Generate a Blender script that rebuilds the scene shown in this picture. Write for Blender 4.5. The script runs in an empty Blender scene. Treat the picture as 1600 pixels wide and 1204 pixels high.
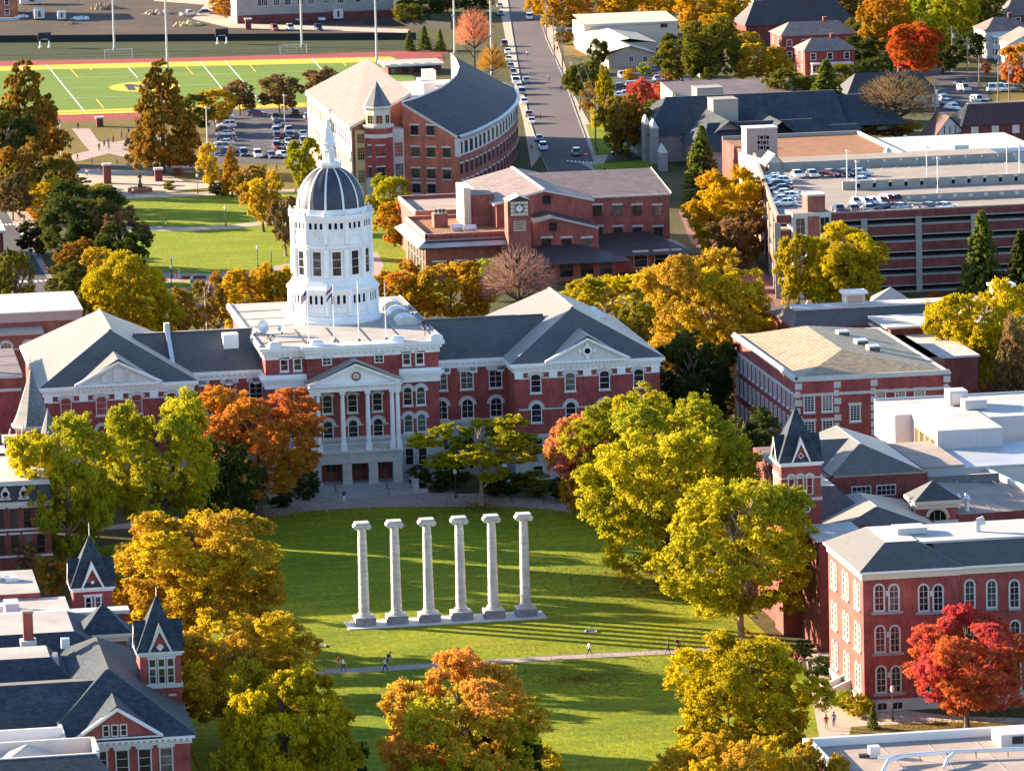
import bpy, math, random
import numpy as np
from mathutils import Vector, Matrix
random.seed(11)
R = math.radians
S = bpy.context.scene
COL = S.collection
# ---------------------------------------------------------------- camera model (fitted); world: X along the hall's front, Y away, metres
CF, CVH, CROLL, CPSI, CH, CX0, CY0 = 7963.3, 1294.2, .026, .155, 131.0, -87.4, -618.0
CTH = math.atan(CVH / CF)
def ray(px, py):
    a, b = px - 800, py - 602
    c, s = math.cos(CROLL), math.sin(CROLL)
    a, b = a*c - b*s, a*s + b*c
    fw = CF*math.cos(CTH) - b*math.sin(CTH); u = -CF*math.sin(CTH) - b*math.cos(CTH)
    return a*math.cos(CPSI) + fw*math.sin(CPSI), -a*math.sin(CPSI) + fw*math.cos(CPSI), u
def G(px, py, h=0.0):
    dx, dy, u = ray(px, py); t = (h - CH)/u
    return CX0 + dx*t, CY0 + dy*t
def V(px, py, Y):
    dx, dy, u = ray(px, py); t = (Y - CY0)/dy
    return CX0 + dx*t, CH + u*t
def VP(px, py, Y):
    x, z = V(px, py, Y); return (x, Y, z)
def PX(px, py, X):
    dx, dy, u = ray(px, py); t = (X - CX0)/dx
    return CY0 + dy*t, CH + u*t
def GP(px, py, h=0.0):
    x, y = G(px, py, h); return (x, y, h)

# ---------------------------------------------------------------- materials
M = {}
def newmat(name):
    m = bpy.data.materials.new(name); m.use_nodes = True
    nt = m.node_tree; b = nt.nodes['Principled BSDF']; M[name] = m
    return m, nt, b
def nd(nt, t, **kw):
    n = nt.nodes.new(t)
    for k, v in kw.items(): setattr(n, k, v)
    return n
def noise(nt, vec, scale, detail=4, rough=.6, stretch=None):
    if stretch:
        mp = nd(nt, 'ShaderNodeMapping'); mp.inputs['Scale'].default_value = stretch
        nt.links.new(vec, mp.inputs['Vector']); vec = mp.outputs['Vector']
    n = nd(nt, 'ShaderNodeTexNoise'); n.inputs['Scale'].default_value = scale
    n.inputs['Detail'].default_value = detail; n.inputs['Roughness'].default_value = rough
    nt.links.new(vec, n.inputs['Vector']); return n.outputs['Fac']
def ramp(nt, fac, c0, c1, p0=.35, p1=.65):
    r = nd(nt, 'ShaderNodeValToRGB'); e = r.color_ramp.elements
    e[0].position, e[1].position = p0, p1; e[0].color = (*c0, 1); e[1].color = (*c1, 1)
    nt.links.new(fac, r.inputs['Fac']); return r.outputs['Color']
def mix(nt, a, b, fac, mode='MIX'):
    n = nd(nt, 'ShaderNodeMix', data_type='RGBA', blend_type=mode)
    for s, v in ((n.inputs[0], fac), (n.inputs[6], a), (n.inputs[7], b)):
        if hasattr(v, 'is_linked'): nt.links.new(v, s)
        else: s.default_value = v if not isinstance(v, tuple) else (*v, 1)[:4]
    return n.outputs[2]
def wpos(nt):
    return nd(nt, 'ShaderNodeNewGeometry').outputs['Position']
def mul(c, k): return tuple(min(1, x*k) for x in c)
def surf(name, col, var=.18, scale=.5, fine=6, rough=.8, stain=None, spec=.3, stretch=None, bump=0, metal=0):
    """two-octave mottled surface in world space: large stains and small grain"""
    m, nt, b = newmat(name); p = wpos(nt)
    c = ramp(nt, noise(nt, p, scale, 5, .65, stretch), mul(col, 1-var), mul(col, 1+var), .3, .7)
    c = mix(nt, c, ramp(nt, noise(nt, p, fine, 3, .7), mul((1, 1, 1), 1-var*.9), (1, 1, 1), .3, .6), 1.0, 'MULTIPLY')
    if stain: c = mix(nt, c, stain, ramp(nt, noise(nt, p, scale*.35, 6, .7), (0, 0, 0), (1, 1, 1), .52, .72))
    nt.links.new(c, b.inputs['Base Color'])
    b.inputs['Roughness'].default_value = rough; b.inputs['Specular IOR Level'].default_value = spec; b.inputs['Metallic'].default_value = metal
    if bump:
        bp = nd(nt, 'ShaderNodeBump'); bp.inputs['Strength'].default_value = bump; bp.inputs['Distance'].default_value = .1
        nt.links.new(noise(nt, p, fine, 3, .7), bp.inputs['Height']); nt.links.new(bp.outputs['Normal'], b.inputs['Normal'])
    return m
def brick(name, c1, c2, mortar=(.35, .3, .27), sx=.24, sy=.08):
    m, nt, b = newmat(name); p = wpos(nt)
    sep = nd(nt, 'ShaderNodeSeparateXYZ'); nt.links.new(p, sep.inputs[0])
    ad = nd(nt, 'ShaderNodeMath', operation='ADD'); nt.links.new(sep.outputs[0], ad.inputs[0]); nt.links.new(sep.outputs[1], ad.inputs[1])
    cb = nd(nt, 'ShaderNodeCombineXYZ'); nt.links.new(ad.outputs[0], cb.inputs[0]); nt.links.new(sep.outputs[2], cb.inputs[1])
    t = nd(nt, 'ShaderNodeTexBrick'); nt.links.new(cb.outputs[0], t.inputs['Vector'])
    t.inputs['Scale'].default_value = 1; t.inputs['Brick Width'].default_value = sx; t.inputs['Row Height'].default_value = sy; t.inputs['Mortar Size'].default_value = .007
    t.inputs['Color1'].default_value = (*c1, 1); t.inputs['Color2'].default_value = (*c2, 1); t.inputs['Mortar'].default_value = (*mortar, 1)
    c = mix(nt, t.outputs['Color'], ramp(nt, noise(nt, p, .35, 5, .7), (.66, .64, .64), (1.22, 1.18, 1.15), .3, .7), 1.0, 'MULTIPLY')
    c = mix(nt, c, ramp(nt, noise(nt, p, 2.2, 4, .7, (1, 1, .2)), (.72, .72, .72), (1.12, 1.1, 1.1), .3, .65), 1.0, 'MULTIPLY')
    nt.links.new(c, b.inputs['Base Color']); b.inputs['Roughness'].default_value = .9; b.inputs['Specular IOR Level'].default_value = .2
    return m
def shingle(name, col, var=.25, row=.35, rough=.55, spec=.45, sheen=0):
    m, nt, b = newmat(name); p = wpos(nt)
    c = ramp(nt, noise(nt, p, .22, 6, .7), mul(col, 1-var), mul(col, 1+var), .3, .7)
    sep = nd(nt, 'ShaderNodeSeparateXYZ'); nt.links.new(p, sep.inputs[0])
    cb = nd(nt, 'ShaderNodeCombineXYZ'); ad = nd(nt, 'ShaderNodeMath', operation='ADD')
    nt.links.new(sep.outputs[0], ad.inputs[0]); nt.links.new(sep.outputs[1], ad.inputs[1]); nt.links.new(ad.outputs[0], cb.inputs[0]); nt.links.new(sep.outputs[2], cb.inputs[1])
    t = nd(nt, 'ShaderNodeTexBrick'); nt.links.new(cb.outputs[0], t.inputs['Vector']); t.inputs['Scale'].default_value = 1
    t.inputs['Brick Width'].default_value = .5; t.inputs['Row Height'].default_value = row*.45; t.inputs['Mortar Size'].default_value = .02
    t.inputs['Color1'].default_value = (.68, .68, .7, 1); t.inputs['Color2'].default_value = (1.25, 1.22, 1.18, 1); t.inputs['Mortar'].default_value = (.55, .55, .55, 1)
    c = mix(nt, c, t.outputs['Color'], 1.0, 'MULTIPLY')
    c = mix(nt, c, ramp(nt, noise(nt, p, 1.6, 4, .75, (1, 1, .3)), (.75, .75, .75), (1.2, 1.2, 1.2), .3, .7), 1.0, 'MULTIPLY')
    nt.links.new(c, b.inputs['Base Color']); b.inputs['Roughness'].default_value = rough; b.inputs['Specular IOR Level'].default_value = spec
    b.inputs['Sheen Weight'].default_value = sheen; b.inputs['Sheen Roughness'].default_value = .45; b.inputs['Sheen Tint'].default_value = (1, .93, .8, 1)
    return m
def flat(name, col, rough=.6, metal=0, spec=.4):
    m, nt, b = newmat(name); b.inputs['Base Color'].default_value = (*col, 1)
    b.inputs['Roughness'].default_value = rough; b.inputs['Metallic'].default_value = metal; b.inputs['Specular IOR Level'].default_value = spec; return m

brick('brick', (.35, .05, .043), (.27, .04, .036), (.34, .2, .17))
brick('brick_dark', (.2, .036, .03), (.15, .028, .026), (.24, .16, .14))
brick('brick_orange', (.52, .135, .075), (.42, .1, .06), (.46, .3, .22))
brick('brick_rose', (.33, .085, .06), (.26, .068, .055), (.38, .24, .2))
surf('stone', (.46, .44, .41), .16, .6, 5, .85, bump=.2)
surf('stone_dim', (.3, .28, .26), .16, .6, 5, .85)
surf('stone_trim', (.55, .52, .47), .1, .8, 6, .8)
surf('limestone', (.62, .59, .55), .24, .9, 5, .9, stretch=(.5, .5, 3.2), bump=.6, stain=(.4, .38, .37))
surf('plinth_stone', (.3, .29, .3), .3, .9, 4, .95, bump=.5, stain=(.2, .2, .21))
surf('white', (.78, .77, .74), .05, .4, 3, .5)
surf('white_tower', (.8, .79, .77), .05, .6, 4, .45, stain=(.68, .66, .62))
shingle('slate', (.046, .051, .063), sheen=.5, spec=.3)
shingle('slate_light', (.12, .13, .145), .22, sheen=.3)
shingle('slate_blue', (.045, .06, .08), .2, sheen=.12, spec=.06, rough=.85)
shingle('dome_slate', (.05, .058, .085), .2, .3)
shingle('shingle_tan', (.27, .205, .165), .14)
shingle('shingle_brown', (.2, .14, .12), .2)
shingle('shingle_dark', (.06, .05, .05), .2)
shingle('shingle_maroon', (.085, .034, .028), .2)
surf('roof_membrane', (.44, .4, .36), .16, .25, 3, .7, stain=(.3, .27, .25))
surf('roof_white', (.5, .485, .46), .14, .25, 2, .7, stain=(.42, .4, .38))
surf('roof_gravel', (.36, .29, .25), .16, .4, 9, .95, stain=(.28, .21, .18))
surf('roof_rust', (.28, .125, .06), .22, .5, 8, .95, stain=(.2, .1, .06))
surf('roof_copper', (.42, .17, .075), .1, .4, 4, .7)
surf('roof_metal', (.5, .52, .55), .1, .3, 3, .4, stain=(.35, .38, .42), metal=.3)
surf('concrete', (.31, .29, .265), .14, .3, 5, .9, stain=(.29, .27, .25))
surf('garage_deck', (.31, .265, .225), .16, .2, 4, .9, stain=(.27, .23, .2))
surf('stucco', (.46, .36, .28), .06, .5, 5, .85)
surf('pink_stucco', (.46, .32, .28), .06, .5, 5, .85)
surf('cream', (.62, .53, .4), .06, .5, 4, .8)
surf('siding_white', (.58, .55, .51), .06, .5, 3, .7)
surf('metal_panel', (.5, .46, .46), .05, .3, 3, .5)
surf('bark', (.1, .075, .055), .35, 2, 9, .95)
surf('bark_pale', (.3, .23, .17), .3, 2, 9, .95)
surf('wood_pole', (.3, .22, .15), .2, 2, 8, .9)
surf('door_wood', (.16, .055, .025), .2, 2, 8, .5)
flat('gold_tan', (.5, .36, .16), .7)
flat('metal_grey', (.42, .43, .45), .4, .5)
flat('metal_light', (.66, .67, .68), .4, .3)
flat('metal_dark', (.06, .06, .065), .5, .3)
flat('black', (.012, .012, .014), .6)
surf('pale_slab', (.6, .58, .56), .1, .5, 5, .85)
shingle('shingle_gold', (.34, .27, .16), .1)
flat('lamp_glass', (.8, .78, .7), .3)
flat('sign_white', (.75, .75, .75), .5)
flat('sign_red', (.55, .03, .03), .5)
flat('sign_yellow', (.75, .62, .02), .5)
flat('flag_red', (.5, .03, .04), .8); flat('flag_blue', (.03, .05, .2), .8); flat('flag_white', (.8, .8, .8), .8)
flat('line_white', (.75, .75, .72), .7); flat('line_yellow', (.8, .52, .02), .7)
flat('medallion', (.2, .07, .05), .6)
flat('rubber', (.02, .02, .022), .8)
flat('tarp_black', (.014, .016, .02), .8)
flat('car_glass', (.012, .015, .02), .06, 0, .7)
flat('tail_red', (.4, .01, .01), .4)
flat('pipe_metal', (.7, .7, .7), .45, .25)
# window panes: dark, reflective, some with a pale blind drawn behind
m, nt, b = newmat('pane')
oi = nd(nt, 'ShaderNodeObjectInfo'); g = nd(nt, 'ShaderNodeTexCoord')
c = ramp(nt, oi.outputs['Random'], (.014, .017, .024), (.11, .105, .095), .72, .95)
c = mix(nt, c, ramp(nt, noise(nt, wpos(nt), .9, 3), (.5, .5, .5), (1.5, 1.4, 1.3)), 1.0, 'MULTIPLY')
nt.links.new(c, b.inputs['Base Color']); b.inputs['Roughness'].default_value = .07; b.inputs['Specular IOR Level'].default_value = .6
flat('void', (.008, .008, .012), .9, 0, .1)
# car paint follows the object colour
m, nt, b = newmat('car_paint'); oi = nd(nt, 'ShaderNodeObjectInfo'); nt.links.new(oi.outputs['Color'], b.inputs['Base Color'])
b.inputs['Roughness'].default_value = .28; b.inputs['Metallic'].default_value = .15; b.inputs['Coat Weight'].default_value = .6; b.inputs['Coat Roughness'].default_value = .05
m, nt, b = newmat('cloth'); oi = nd(nt, 'ShaderNodeObjectInfo'); nt.links.new(oi.outputs['Color'], b.inputs['Base Color']); b.inputs['Roughness'].default_value = .9
flat('skin', (.45, .26, .18), .6); flat('hair', (.03, .02, .015), .7)
# ground covers
def turf(name, c0, c1, c2, s=.06, patch=None):
    m, nt, b = newmat(name); p = wpos(nt)
    c = ramp(nt, noise(nt, p, s, 6, .65), c0, c1, .35, .65)
    c = mix(nt, c, c2, ramp(nt, noise(nt, p, s*2.6, 6, .75), (0, 0, 0), (.8, .8, .8), .5, .75))
    c = mix(nt, c, ramp(nt, noise(nt, p, 1.6, 5, .85, (1, .45, 1)), (.45, .48, .45), (1.5, 1.45, 1.4), .3, .7), 1.0, 'MULTIPLY')
    c = mix(nt, c, ramp(nt, noise(nt, p, 1.0, 3, .6, (.03, .45, 1)), (.82, .84, .82), (1.14, 1.12, 1.1), .35, .65), 1.0, 'MULTIPLY')
    if patch: c = mix(nt, c, patch, ramp(nt, noise(nt, p, .035, 4, .6), (0, 0, 0), (.9, .9, .9), .6, .74))
    nt.links.new(c, b.inputs['Base Color']); b.inputs['Roughness'].default_value = .95; b.inputs['Specular IOR Level'].default_value = .15
    bp = nd(nt, 'ShaderNodeBump'); bp.inputs['Strength'].default_value = .5; bp.inputs['Distance'].default_value = .25
    nt.links.new(noise(nt, p, 3, 4, .8), bp.inputs['Height']); nt.links.new(bp.outputs['Normal'], b.inputs['Normal'])
turf('lawn', (.125, .18, .004), (.235, .265, .006), (.28, .25, .010), .05, (.31, .225, .02))
turf('bank_grass', (.035, .05, .02), (.05, .06, .02), (.06, .055, .025), .03)
turf('north_lawn', (.16, .22, .006), (.22, .26, .008), (.25, .25, .012))
turf('dry_grass', (.13, .1, .02), (.2, .14, .035), (.09, .1, .015), .04)
turf('earth', (.06, .07, .02), (.1, .085, .035), (.13, .09, .035), .03)
turf('dirt', (.06, .05, .045), (.11, .08, .06), (.045, .04, .04), .03)  # darkened: the shade lying over the yard is put into this colour
turf('field_turf', (.13, .21, .03), (.15, .235, .035), (.14, .22, .032), .02)
surf('asphalt', (.058, .055, .066), .18, .12, 3, .9, stain=(.1, .09, .092))
surf('asphalt_old', (.105, .085, .085), .14, .1, 3, .9, stain=(.11, .09, .09), stretch=(1, .3, 1))
surf('paving', (.37, .29, .24), .1, .35, 5, .9, stain=(.3, .24, .2))
surf('paving_pale', (.46, .37, .28), .1, .3, 4, .9, stain=(.36, .28, .22))
surf('brick_paving', (.24, .11, .085), .14, .5, 5, .9)
surf('track_red', (.27, .035, .03), .08, .2, 3, .9)
surf('turf_gold', (.62, .4, .02), .06, .1, 3, .9)
# foliage: two tints carried by each tree, mixed leaf clump by leaf clump
def foliage_mat(name):
    m, nt, b = newmat(name); nt.nodes.remove(b); out = nt.nodes['Material Output']
    oi = nd(nt, 'ShaderNodeObjectInfo'); t2 = nd(nt, 'ShaderNodeAttribute', attribute_type='OBJECT', attribute_name='tint')
    lv = nd(nt, 'ShaderNodeAttribute', attribute_type='GEOMETRY', attribute_name='lv')
    sep = nd(nt, 'ShaderNodeSeparateXYZ'); nt.links.new(lv.outputs['Vector'], sep.inputs[0])
    f = nd(nt, 'ShaderNodeMapRange'); f.inputs[1].default_value = .25; f.inputs[2].default_value = .75; nt.links.new(sep.outputs[0], f.inputs[0])
    c = mix(nt, oi.outputs['Color'], t2.outputs['Color'], f.outputs[0])
    k = nd(nt, 'ShaderNodeMapRange'); k.inputs[3].default_value = .6; k.inputs[4].default_value = 1.4; nt.links.new(sep.outputs[1], k.inputs[0])
    c = mix(nt, c, k.outputs[0], 1.0, 'MULTIPLY')
    d = nd(nt, 'ShaderNodeBsdfDiffuse'); tr = nd(nt, 'ShaderNodeBsdfTranslucent'); ms = nd(nt, 'ShaderNodeMixShader'); ms.inputs[0].default_value = .38
    nt.links.new(c, d.inputs[0]); nt.links.new(c, tr.inputs[0])
    nt.links.new(d.outputs[0], ms.inputs[1]); nt.links.new(tr.outputs[0], ms.inputs[2]); nt.links.new(ms.outputs[0], out.inputs['Surface'])
foliage_mat('foliage')

# ---------------------------------------------------------------- mesh helpers
def absloc(o):
    v = Vector((0, 0, 0))
    while o: v += o.location; o = o.parent
    return v
class MB:
    def __init__(s): s.v = []; s.f = []; s.m = []; s.mats = []
    def mi(s, m):
        if m not in s.mats: s.mats.append(m)
        return s.mats.index(m)
    def poly(s, pts, m):
        n = len(s.v); s.v += [tuple(p) for p in pts]; s.f.append(tuple(range(n, n+len(pts)))); s.m.append(s.mi(m)); return s
    def box(s, x0, x1, y0, y1, z0, z1, m, mt=None, bottom=False):
        a, b, c, d = (x0, y0), (x1, y0), (x1, y1), (x0, y1)
        return s.prism([a, b, c, d], z0, z1, m, mt or m, bottom)
    def prism(s, xy, z0, z1, m, mt=None, bottom=True):
        n = len(xy)
        for i in range(n):
            p, q = xy[i], xy[(i+1) % n]
            s.poly([(*p, z0), (*q, z0), (*q, z1), (*p, z1)], m)
        s.poly([(*p, z1) for p in xy], mt or m)
        if bottom: s.poly([(*p, z0) for p in reversed(xy)], m)
        return s
    def hip(s, x0, x1, y0, y1, z, X0, X1, Y0, Y1, z1, m, mt=None):
        """truncated pyramid: eave rectangle at z, top rectangle at z1 (may shrink to a ridge or a point)"""
        B = [(x0, y0, z), (x1, y0, z), (x1, y1, z), (x0, y1, z)]; T = [(X0, Y0, z1), (X1, Y0, z1), (X1, Y1, z1), (X0, Y1, z1)]
        for i in range(4):
            j = (i+1) % 4; q = [B[i], B[j], T[j], T[i]]; r = []
            for p in q:
                if not r or p != r[-1]: r.append(p)
            if r[0] == r[-1]: r.pop()
            if len(r) > 2: s.poly(r, m)
        if X0 != X1 and Y0 != Y1: s.poly(T, mt or m)
        return s
    def shed(s, top, m, mt, z0=0):
        """a roof polygon in 3D with walls dropped from its edges to z0"""
        for i in range(len(top)):
            p, q = top[i], top[(i+1) % len(top)]
            s.poly([(p[0], p[1], z0), (q[0], q[1], z0), q, p], m)
        s.poly(top, mt); return s
    def rev(s, prof, cx, cy, n, m, a0=0.0, cap=True, a1=None):
        for (r0, z0), (r1, z1) in zip(prof, prof[1:]):
            for k in range(n):
                a, b = a0+2*math.pi*k/n, a0+2*math.pi*(k+1)/n
                P = lambda r, z, t: (cx+r*math.sin(t), cy-r*math.cos(t), z)
                if r1 < 1e-4: s.poly([P(r0, z0, a), P(r0, z0, b), (cx, cy, z1)], m)
                elif r0 < 1e-4: s.poly([(cx, cy, z0), P(r1, z1, b), P(r1, z1, a)], m)
                else: s.poly([P(r0, z0, a), P(r0, z0, b), P(r1, z1, b), P(r1, z1, a)], m)
        r, z = prof[-1]
        if cap and r > 1e-4: s.poly([(cx+r*math.sin(a0+2*math.pi*k/n), cy-r*math.cos(a0+2*math.pi*k/n), z) for k in range(n)], m)
        return s
    def tube(s, p, q, r0, r1, n, m):
        p, q = Vector(p), Vector(q); d = (q-p)
        if d.length < 1e-6: return s
        d.normalize(); u = d.cross(Vector((0, 0, 1)) if abs(d.z) < .9 else Vector((1, 0, 0))).normalized(); w = d.cross(u)
        A = [p+(u*math.cos(2*math.pi*k/n)+w*math.sin(2*math.pi*k/n))*r0 for k in range(n)]
        B = [q+(u*math.cos(2*math.pi*k/n)+w*math.sin(2*math.pi*k/n))*r1 for k in range(n)]
        for k in range(n): s.poly([A[k], A[(k+1) % n], B[(k+1) % n], B[k]], m)
        s.poly(B, m); return s
    def disc(s, c, r, n, m, axis='y', sx=1.0):
        s.poly([(c[0]+r*sx*math.cos(2*math.pi*k/n), c[1], c[2]+r*math.sin(2*math.pi*k/n)) for k in range(n)], m); return s
    def mesh(s, name, off=(0, 0, 0)):
        me = bpy.data.meshes.new(name)
        me.from_pydata([(a-off[0], b-off[1], c-off[2]) for a, b, c in s.v], [], s.f)
        for m in s.mats: me.materials.append(M[m])
        me.polygons.foreach_set('material_index', s.m)
        me.validate(); me.update(); return me
    def build(s, name, parent=None, smooth=False):
        """link as one object whose origin sits at the middle of its own foot"""
        xs, ys, zs = zip(*s.v); o = ((min(xs)+max(xs))/2, (min(ys)+max(ys))/2, min(zs))
        me = s.mesh(name, o); ob = bpy.data.objects.new(name, me); COL.objects.link(ob)
        if smooth: me.polygons.foreach_set('use_smooth', [True]*len(me.polygons))
        ob.location = Vector(o) - (absloc(parent) if parent else Vector((0, 0, 0))); ob.parent = parent
        return ob
def tag(o, label, cat, group=None, kind=None):
    o['label'] = label; o['category'] = cat
    if group: o['group'] = group
    if kind: o['kind'] = kind
    return o
def thing(name, label, cat, loc, group=None, rz=0):
    o = bpy.data.objects.new(name, None); COL.objects.link(o); o.location = loc; o.rotation_euler = (0, 0, rz); o.empty_display_size = .3
    return tag(o, label, cat, group)
def struct(name, mb):
    o = mb.build(name); o['kind'] = 'structure'; return o
def sheet(name, px, z, m, h=0.0):
    mb = MB(); mb.poly([(*G(x, y, h), h+z) for x, y in px], m); return struct(name, mb)
def inst(me, name, parent=None, loc=(0, 0, 0), rz=0, sc=1):
    o = bpy.data.objects.new(name, me); COL.objects.link(o); o.parent = parent; o.location = loc; o.rotation_euler = (0, 0, rz)
    o.scale = sc if isinstance(sc, tuple) else (sc, sc, sc); return o

# ---------------------------------------------------------------- windows: frame with sill and hood, pane as its sub-part
WC = {}
def arc(w, z0, n=8, k=1.0):   # half circle from right to left, centre height z0
    return [(w/2*math.cos(math.pi*i/n), z0+w/2*k*math.sin(math.pi*i/n)) for i in range(n+1)]
def outline(w, h, arch, g=0.0):
    w2 = w+2*g
    if arch: return [(-w2/2, -g)] + [(w2/2, -g)] + [(x, z) for x, z in arc(w2, h-w/2*arch, 8, arch)]
    return [(-w2/2, -g), (w2/2, -g), (w2/2, h+g), (-w2/2, h+g)]
def winmesh(w, h, arch=0, fr=.12, cols=1, rows=2, fm='white', sill=None, hood=None, hw=.3, keep=.0, pm='pane', band=0):
    key = (w, h, arch, fr, cols, rows, fm, sill, hood, hw, pm, band)
    if key in WC: return WC[key]
    f = MB(); o = outline(w, h, arch, fr); i = outline(w, h, arch, 0)
    d = .09
    def ring(a, b, y, mt, yb=0):
        n = len(a)
        for k in range(n):
            j = (k+1) % n
            f.poly([(a[k][0], y, a[k][1]), (a[j][0], y, a[j][1]), (b[j][0], y, b[j][1]), (b[k][0], y, b[k][1])], mt)
            f.poly([(a[k][0], yb, a[k][1]), (a[j][0], yb, a[j][1]), (a[j][0], y, a[j][1]), (a[k][0], y, a[k][1])], mt)
            f.poly([(b[j][0], yb, b[j][1]), (b[k][0], yb, b[k][1]), (b[k][0], y, b[k][1]), (b[j][0], y, b[j][1])], mt)
    ring(o, i, -d, fm)
    t = .05
    for c in range(1, cols):
        x = -w/2+w*c/cols; f.box(x-t/2, x+t/2, -d*.8, -.02, 0, h-(w/2*arch*.25 if arch else 0), fm)
    for r in range(1, rows):
        z = (h-w/2*arch)*r/rows if arch and rows <= 2 else h*r/rows; f.box(-w/2, w/2, -d*.7, -.022, z-t/2, z+t/2, fm)
    if sill: f.box(-w/2-.25, w/2+.25, -.22, 0, -fr-.22, -fr, sill)
    if hood:
        if arch:
            A = outline(w+2*(fr+hw), h+fr+hw, arch)[2:]; B = [(x, z) for x, z in outline(w, h, arch, fr)[2:]]
            for k in range(len(A)-1):
                for y in (-.16,):
                    f.poly([(A[k][0], y, A[k][1]), (A[k+1][0], y, A[k+1][1]), (B[k+1][0], y, B[k+1][1]), (B[k][0], y, B[k][1])], hood)
                f.poly([(A[k][0], 0, A[k][1]), (A[k+1][0], 0, A[k+1][1]), (A[k+1][0], -.16, A[k+1][1]), (A[k][0], -.16, A[k][1])], hood)
                f.poly([(B[k][0], 0, B[k][1]), (B[k+1][0], 0, B[k+1][1]), (B[k+1][0], -.16, B[k+1][1]), (B[k][0], -.16, B[k][1])], hood)
            if band:
                z0 = h-w/2*arch
                for sx in (-1, 1): f.box(min(sx*(w/2+fr+hw*.2), sx*(w/2+band)), max(sx*(w/2+fr+hw*.2), sx*(w/2+band)), -.14, 0, z0-.22, z0, hood)
        else: f.box(-w/2-fr-hw*.6, w/2+fr+hw*.6, -.2, 0, h+fr, h+fr+hw, hood)
    p = MB(); p.poly([(x, -.035, z) for x, z in i], pm)
    WC[key] = (f.mesh('window'), p.mesh('pane')); return WC[key]
FACE = {'F': 0.0, 'L': -math.pi/2, 'R': math.pi/2, 'B': math.pi}
def win(parent, X, Y, z, w, h, face='F', name='window', **kw):
    fm, pm = winmesh(w, h, **kw); rz = FACE.get(face, face)
    o = inst(fm, name, parent, Vector((X, Y, z)) - absloc(parent), rz)
    inst(pm, 'pane', o); return o
# ---------------------------------------------------------------- camera, sun, sky
cam = bpy.data.objects.new('camera', bpy.data.cameras.new('camera')); COL.objects.link(cam); S.camera = cam
cam.data.sensor_width = 36; cam.data.lens = CF/1600*36; cam.data.clip_start = 5; cam.data.clip_end = 8000
F = Vector((math.sin(CPSI)*math.cos(CTH), math.cos(CPSI)*math.cos(CTH), -math.sin(CTH)))
R0 = Vector((math.cos(CPSI), -math.sin(CPSI), 0)); U0 = R0.cross(F)
Rv = R0*math.cos(CROLL) - U0*math.sin(CROLL); Uv = U0*math.cos(CROLL) + R0*math.sin(CROLL)
cam.matrix_world = Matrix(((Rv.x, Uv.x, -F.x, CX0), (Rv.y, Uv.y, -F.y, CY0), (Rv.z, Uv.z, -F.z, CH), (0, 0, 0, 1)))
SUN_EL, SUN_DIR = R(13.5), R(-35.5)            # shadows run along SUN_DIR (from +X towards the camera)
sd = Vector((math.cos(SUN_DIR)*math.cos(SUN_EL), math.sin(SUN_DIR)*math.cos(SUN_EL), -math.sin(SUN_EL)))
sun = bpy.data.objects.new('sun', bpy.data.lights.new('sun', 'SUN')); COL.objects.link(sun)
sun.data.energy = 5.0; sun.data.angle = R(.5); sun.data.color = (1, .80, .56)
sun.rotation_euler = (-sd).to_track_quat('Z', 'Y').to_euler(); sun.location = (-300, 300, 200)
wd = bpy.data.worlds.new('World'); S.world = wd; wd.use_nodes = True
nt = wd.node_tree; bg = nt.nodes['Background']; sk = nt.nodes.new('ShaderNodeTexSky'); sk.sky_type = 'NISHITA'; sk.sun_disc = False
sk.sun_elevation = SUN_EL; sk.sun_rotation = math.atan2(-sd.x, -sd.y); sk.air_density = .7; sk.dust_density = .3; sk.ozone_density = 1.6
nt.links.new(sk.outputs[0], bg.inputs[0]); bg.inputs[1].default_value = .088
S.view_settings.view_transform = 'Standard'; S.view_settings.look = 'None'; S.view_settings.exposure = 2.35; S.view_settings.gamma = 1
S.cycles.max_bounces = 6; S.cycles.diffuse_bounces = 3; S.cycles.use_denoising = True
# ---------------------------------------------------------------- ground and its covers
mb = MB(); mb.poly([(-3000, -1500, 0), (3500, -1500, 0), (3500, 5000, 0), (-3000, 5000, 0)], 'earth'); struct('ground', mb)
mb = MB(); Q = [(-40, -220), (37, -220), (37, 72)]
arcpx = [(1000, 812), (912, 804), (860, 796), (800, 792), (712, 792), (620, 792), (550, 794), (480, 799), (400, 810), (300, 822)]
mb.poly([(x, y, .03) for x, y in Q] + [GP(x, y)[:2]+(.03,) for x, y in arcpx] + [(-40, 60, .03)], 'lawn'); struct('lawn', mb)
mb = MB(); mb.poly([GP(x, y)[:2]+(.05,) for x, y in reversed(arcpx)] + [(40, 75, .05), (40, 82, .05), (14, 86, .05), (14, 96, .05), (-12, 96, .05), (-12, 86, .05), (-42, 74, .05)], 'paving'); struct('forecourt', mb)
mb = MB()
for a, b in (((425, 781), (440, 804)), ((503, 779), (511, 800)), ((568, 784), (578, 797)), ((637, 774), (652, 793)), ((697, 772), (712, 792))):
    (ax, ay), (bx, by) = G(*a), G(*b); mb.poly([(ax-.15, ay, .062), (ax+.15, ay, .062), (bx+.15, by, .062), (bx-.15, by, .062)], 'slate_light')
struct('forecourt_joints', mb)
cp = [(470, 1052), (520, 1049), (600, 1045), (700, 1038), (800, 1032), (900, 1026), (1000, 1021), (1095, 1016), (1160, 1014)]
mb = MB(); P0 = [G(x, y-3.5) for x, y in cp]; P1 = [G(x, y+3.5) for x, y in cp]
mb.poly([(x, y, .05) for x, y in P1] + [(x, y, .05) for x, y in reversed(P0)], 'paving'); struct('quad_path', mb)
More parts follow.
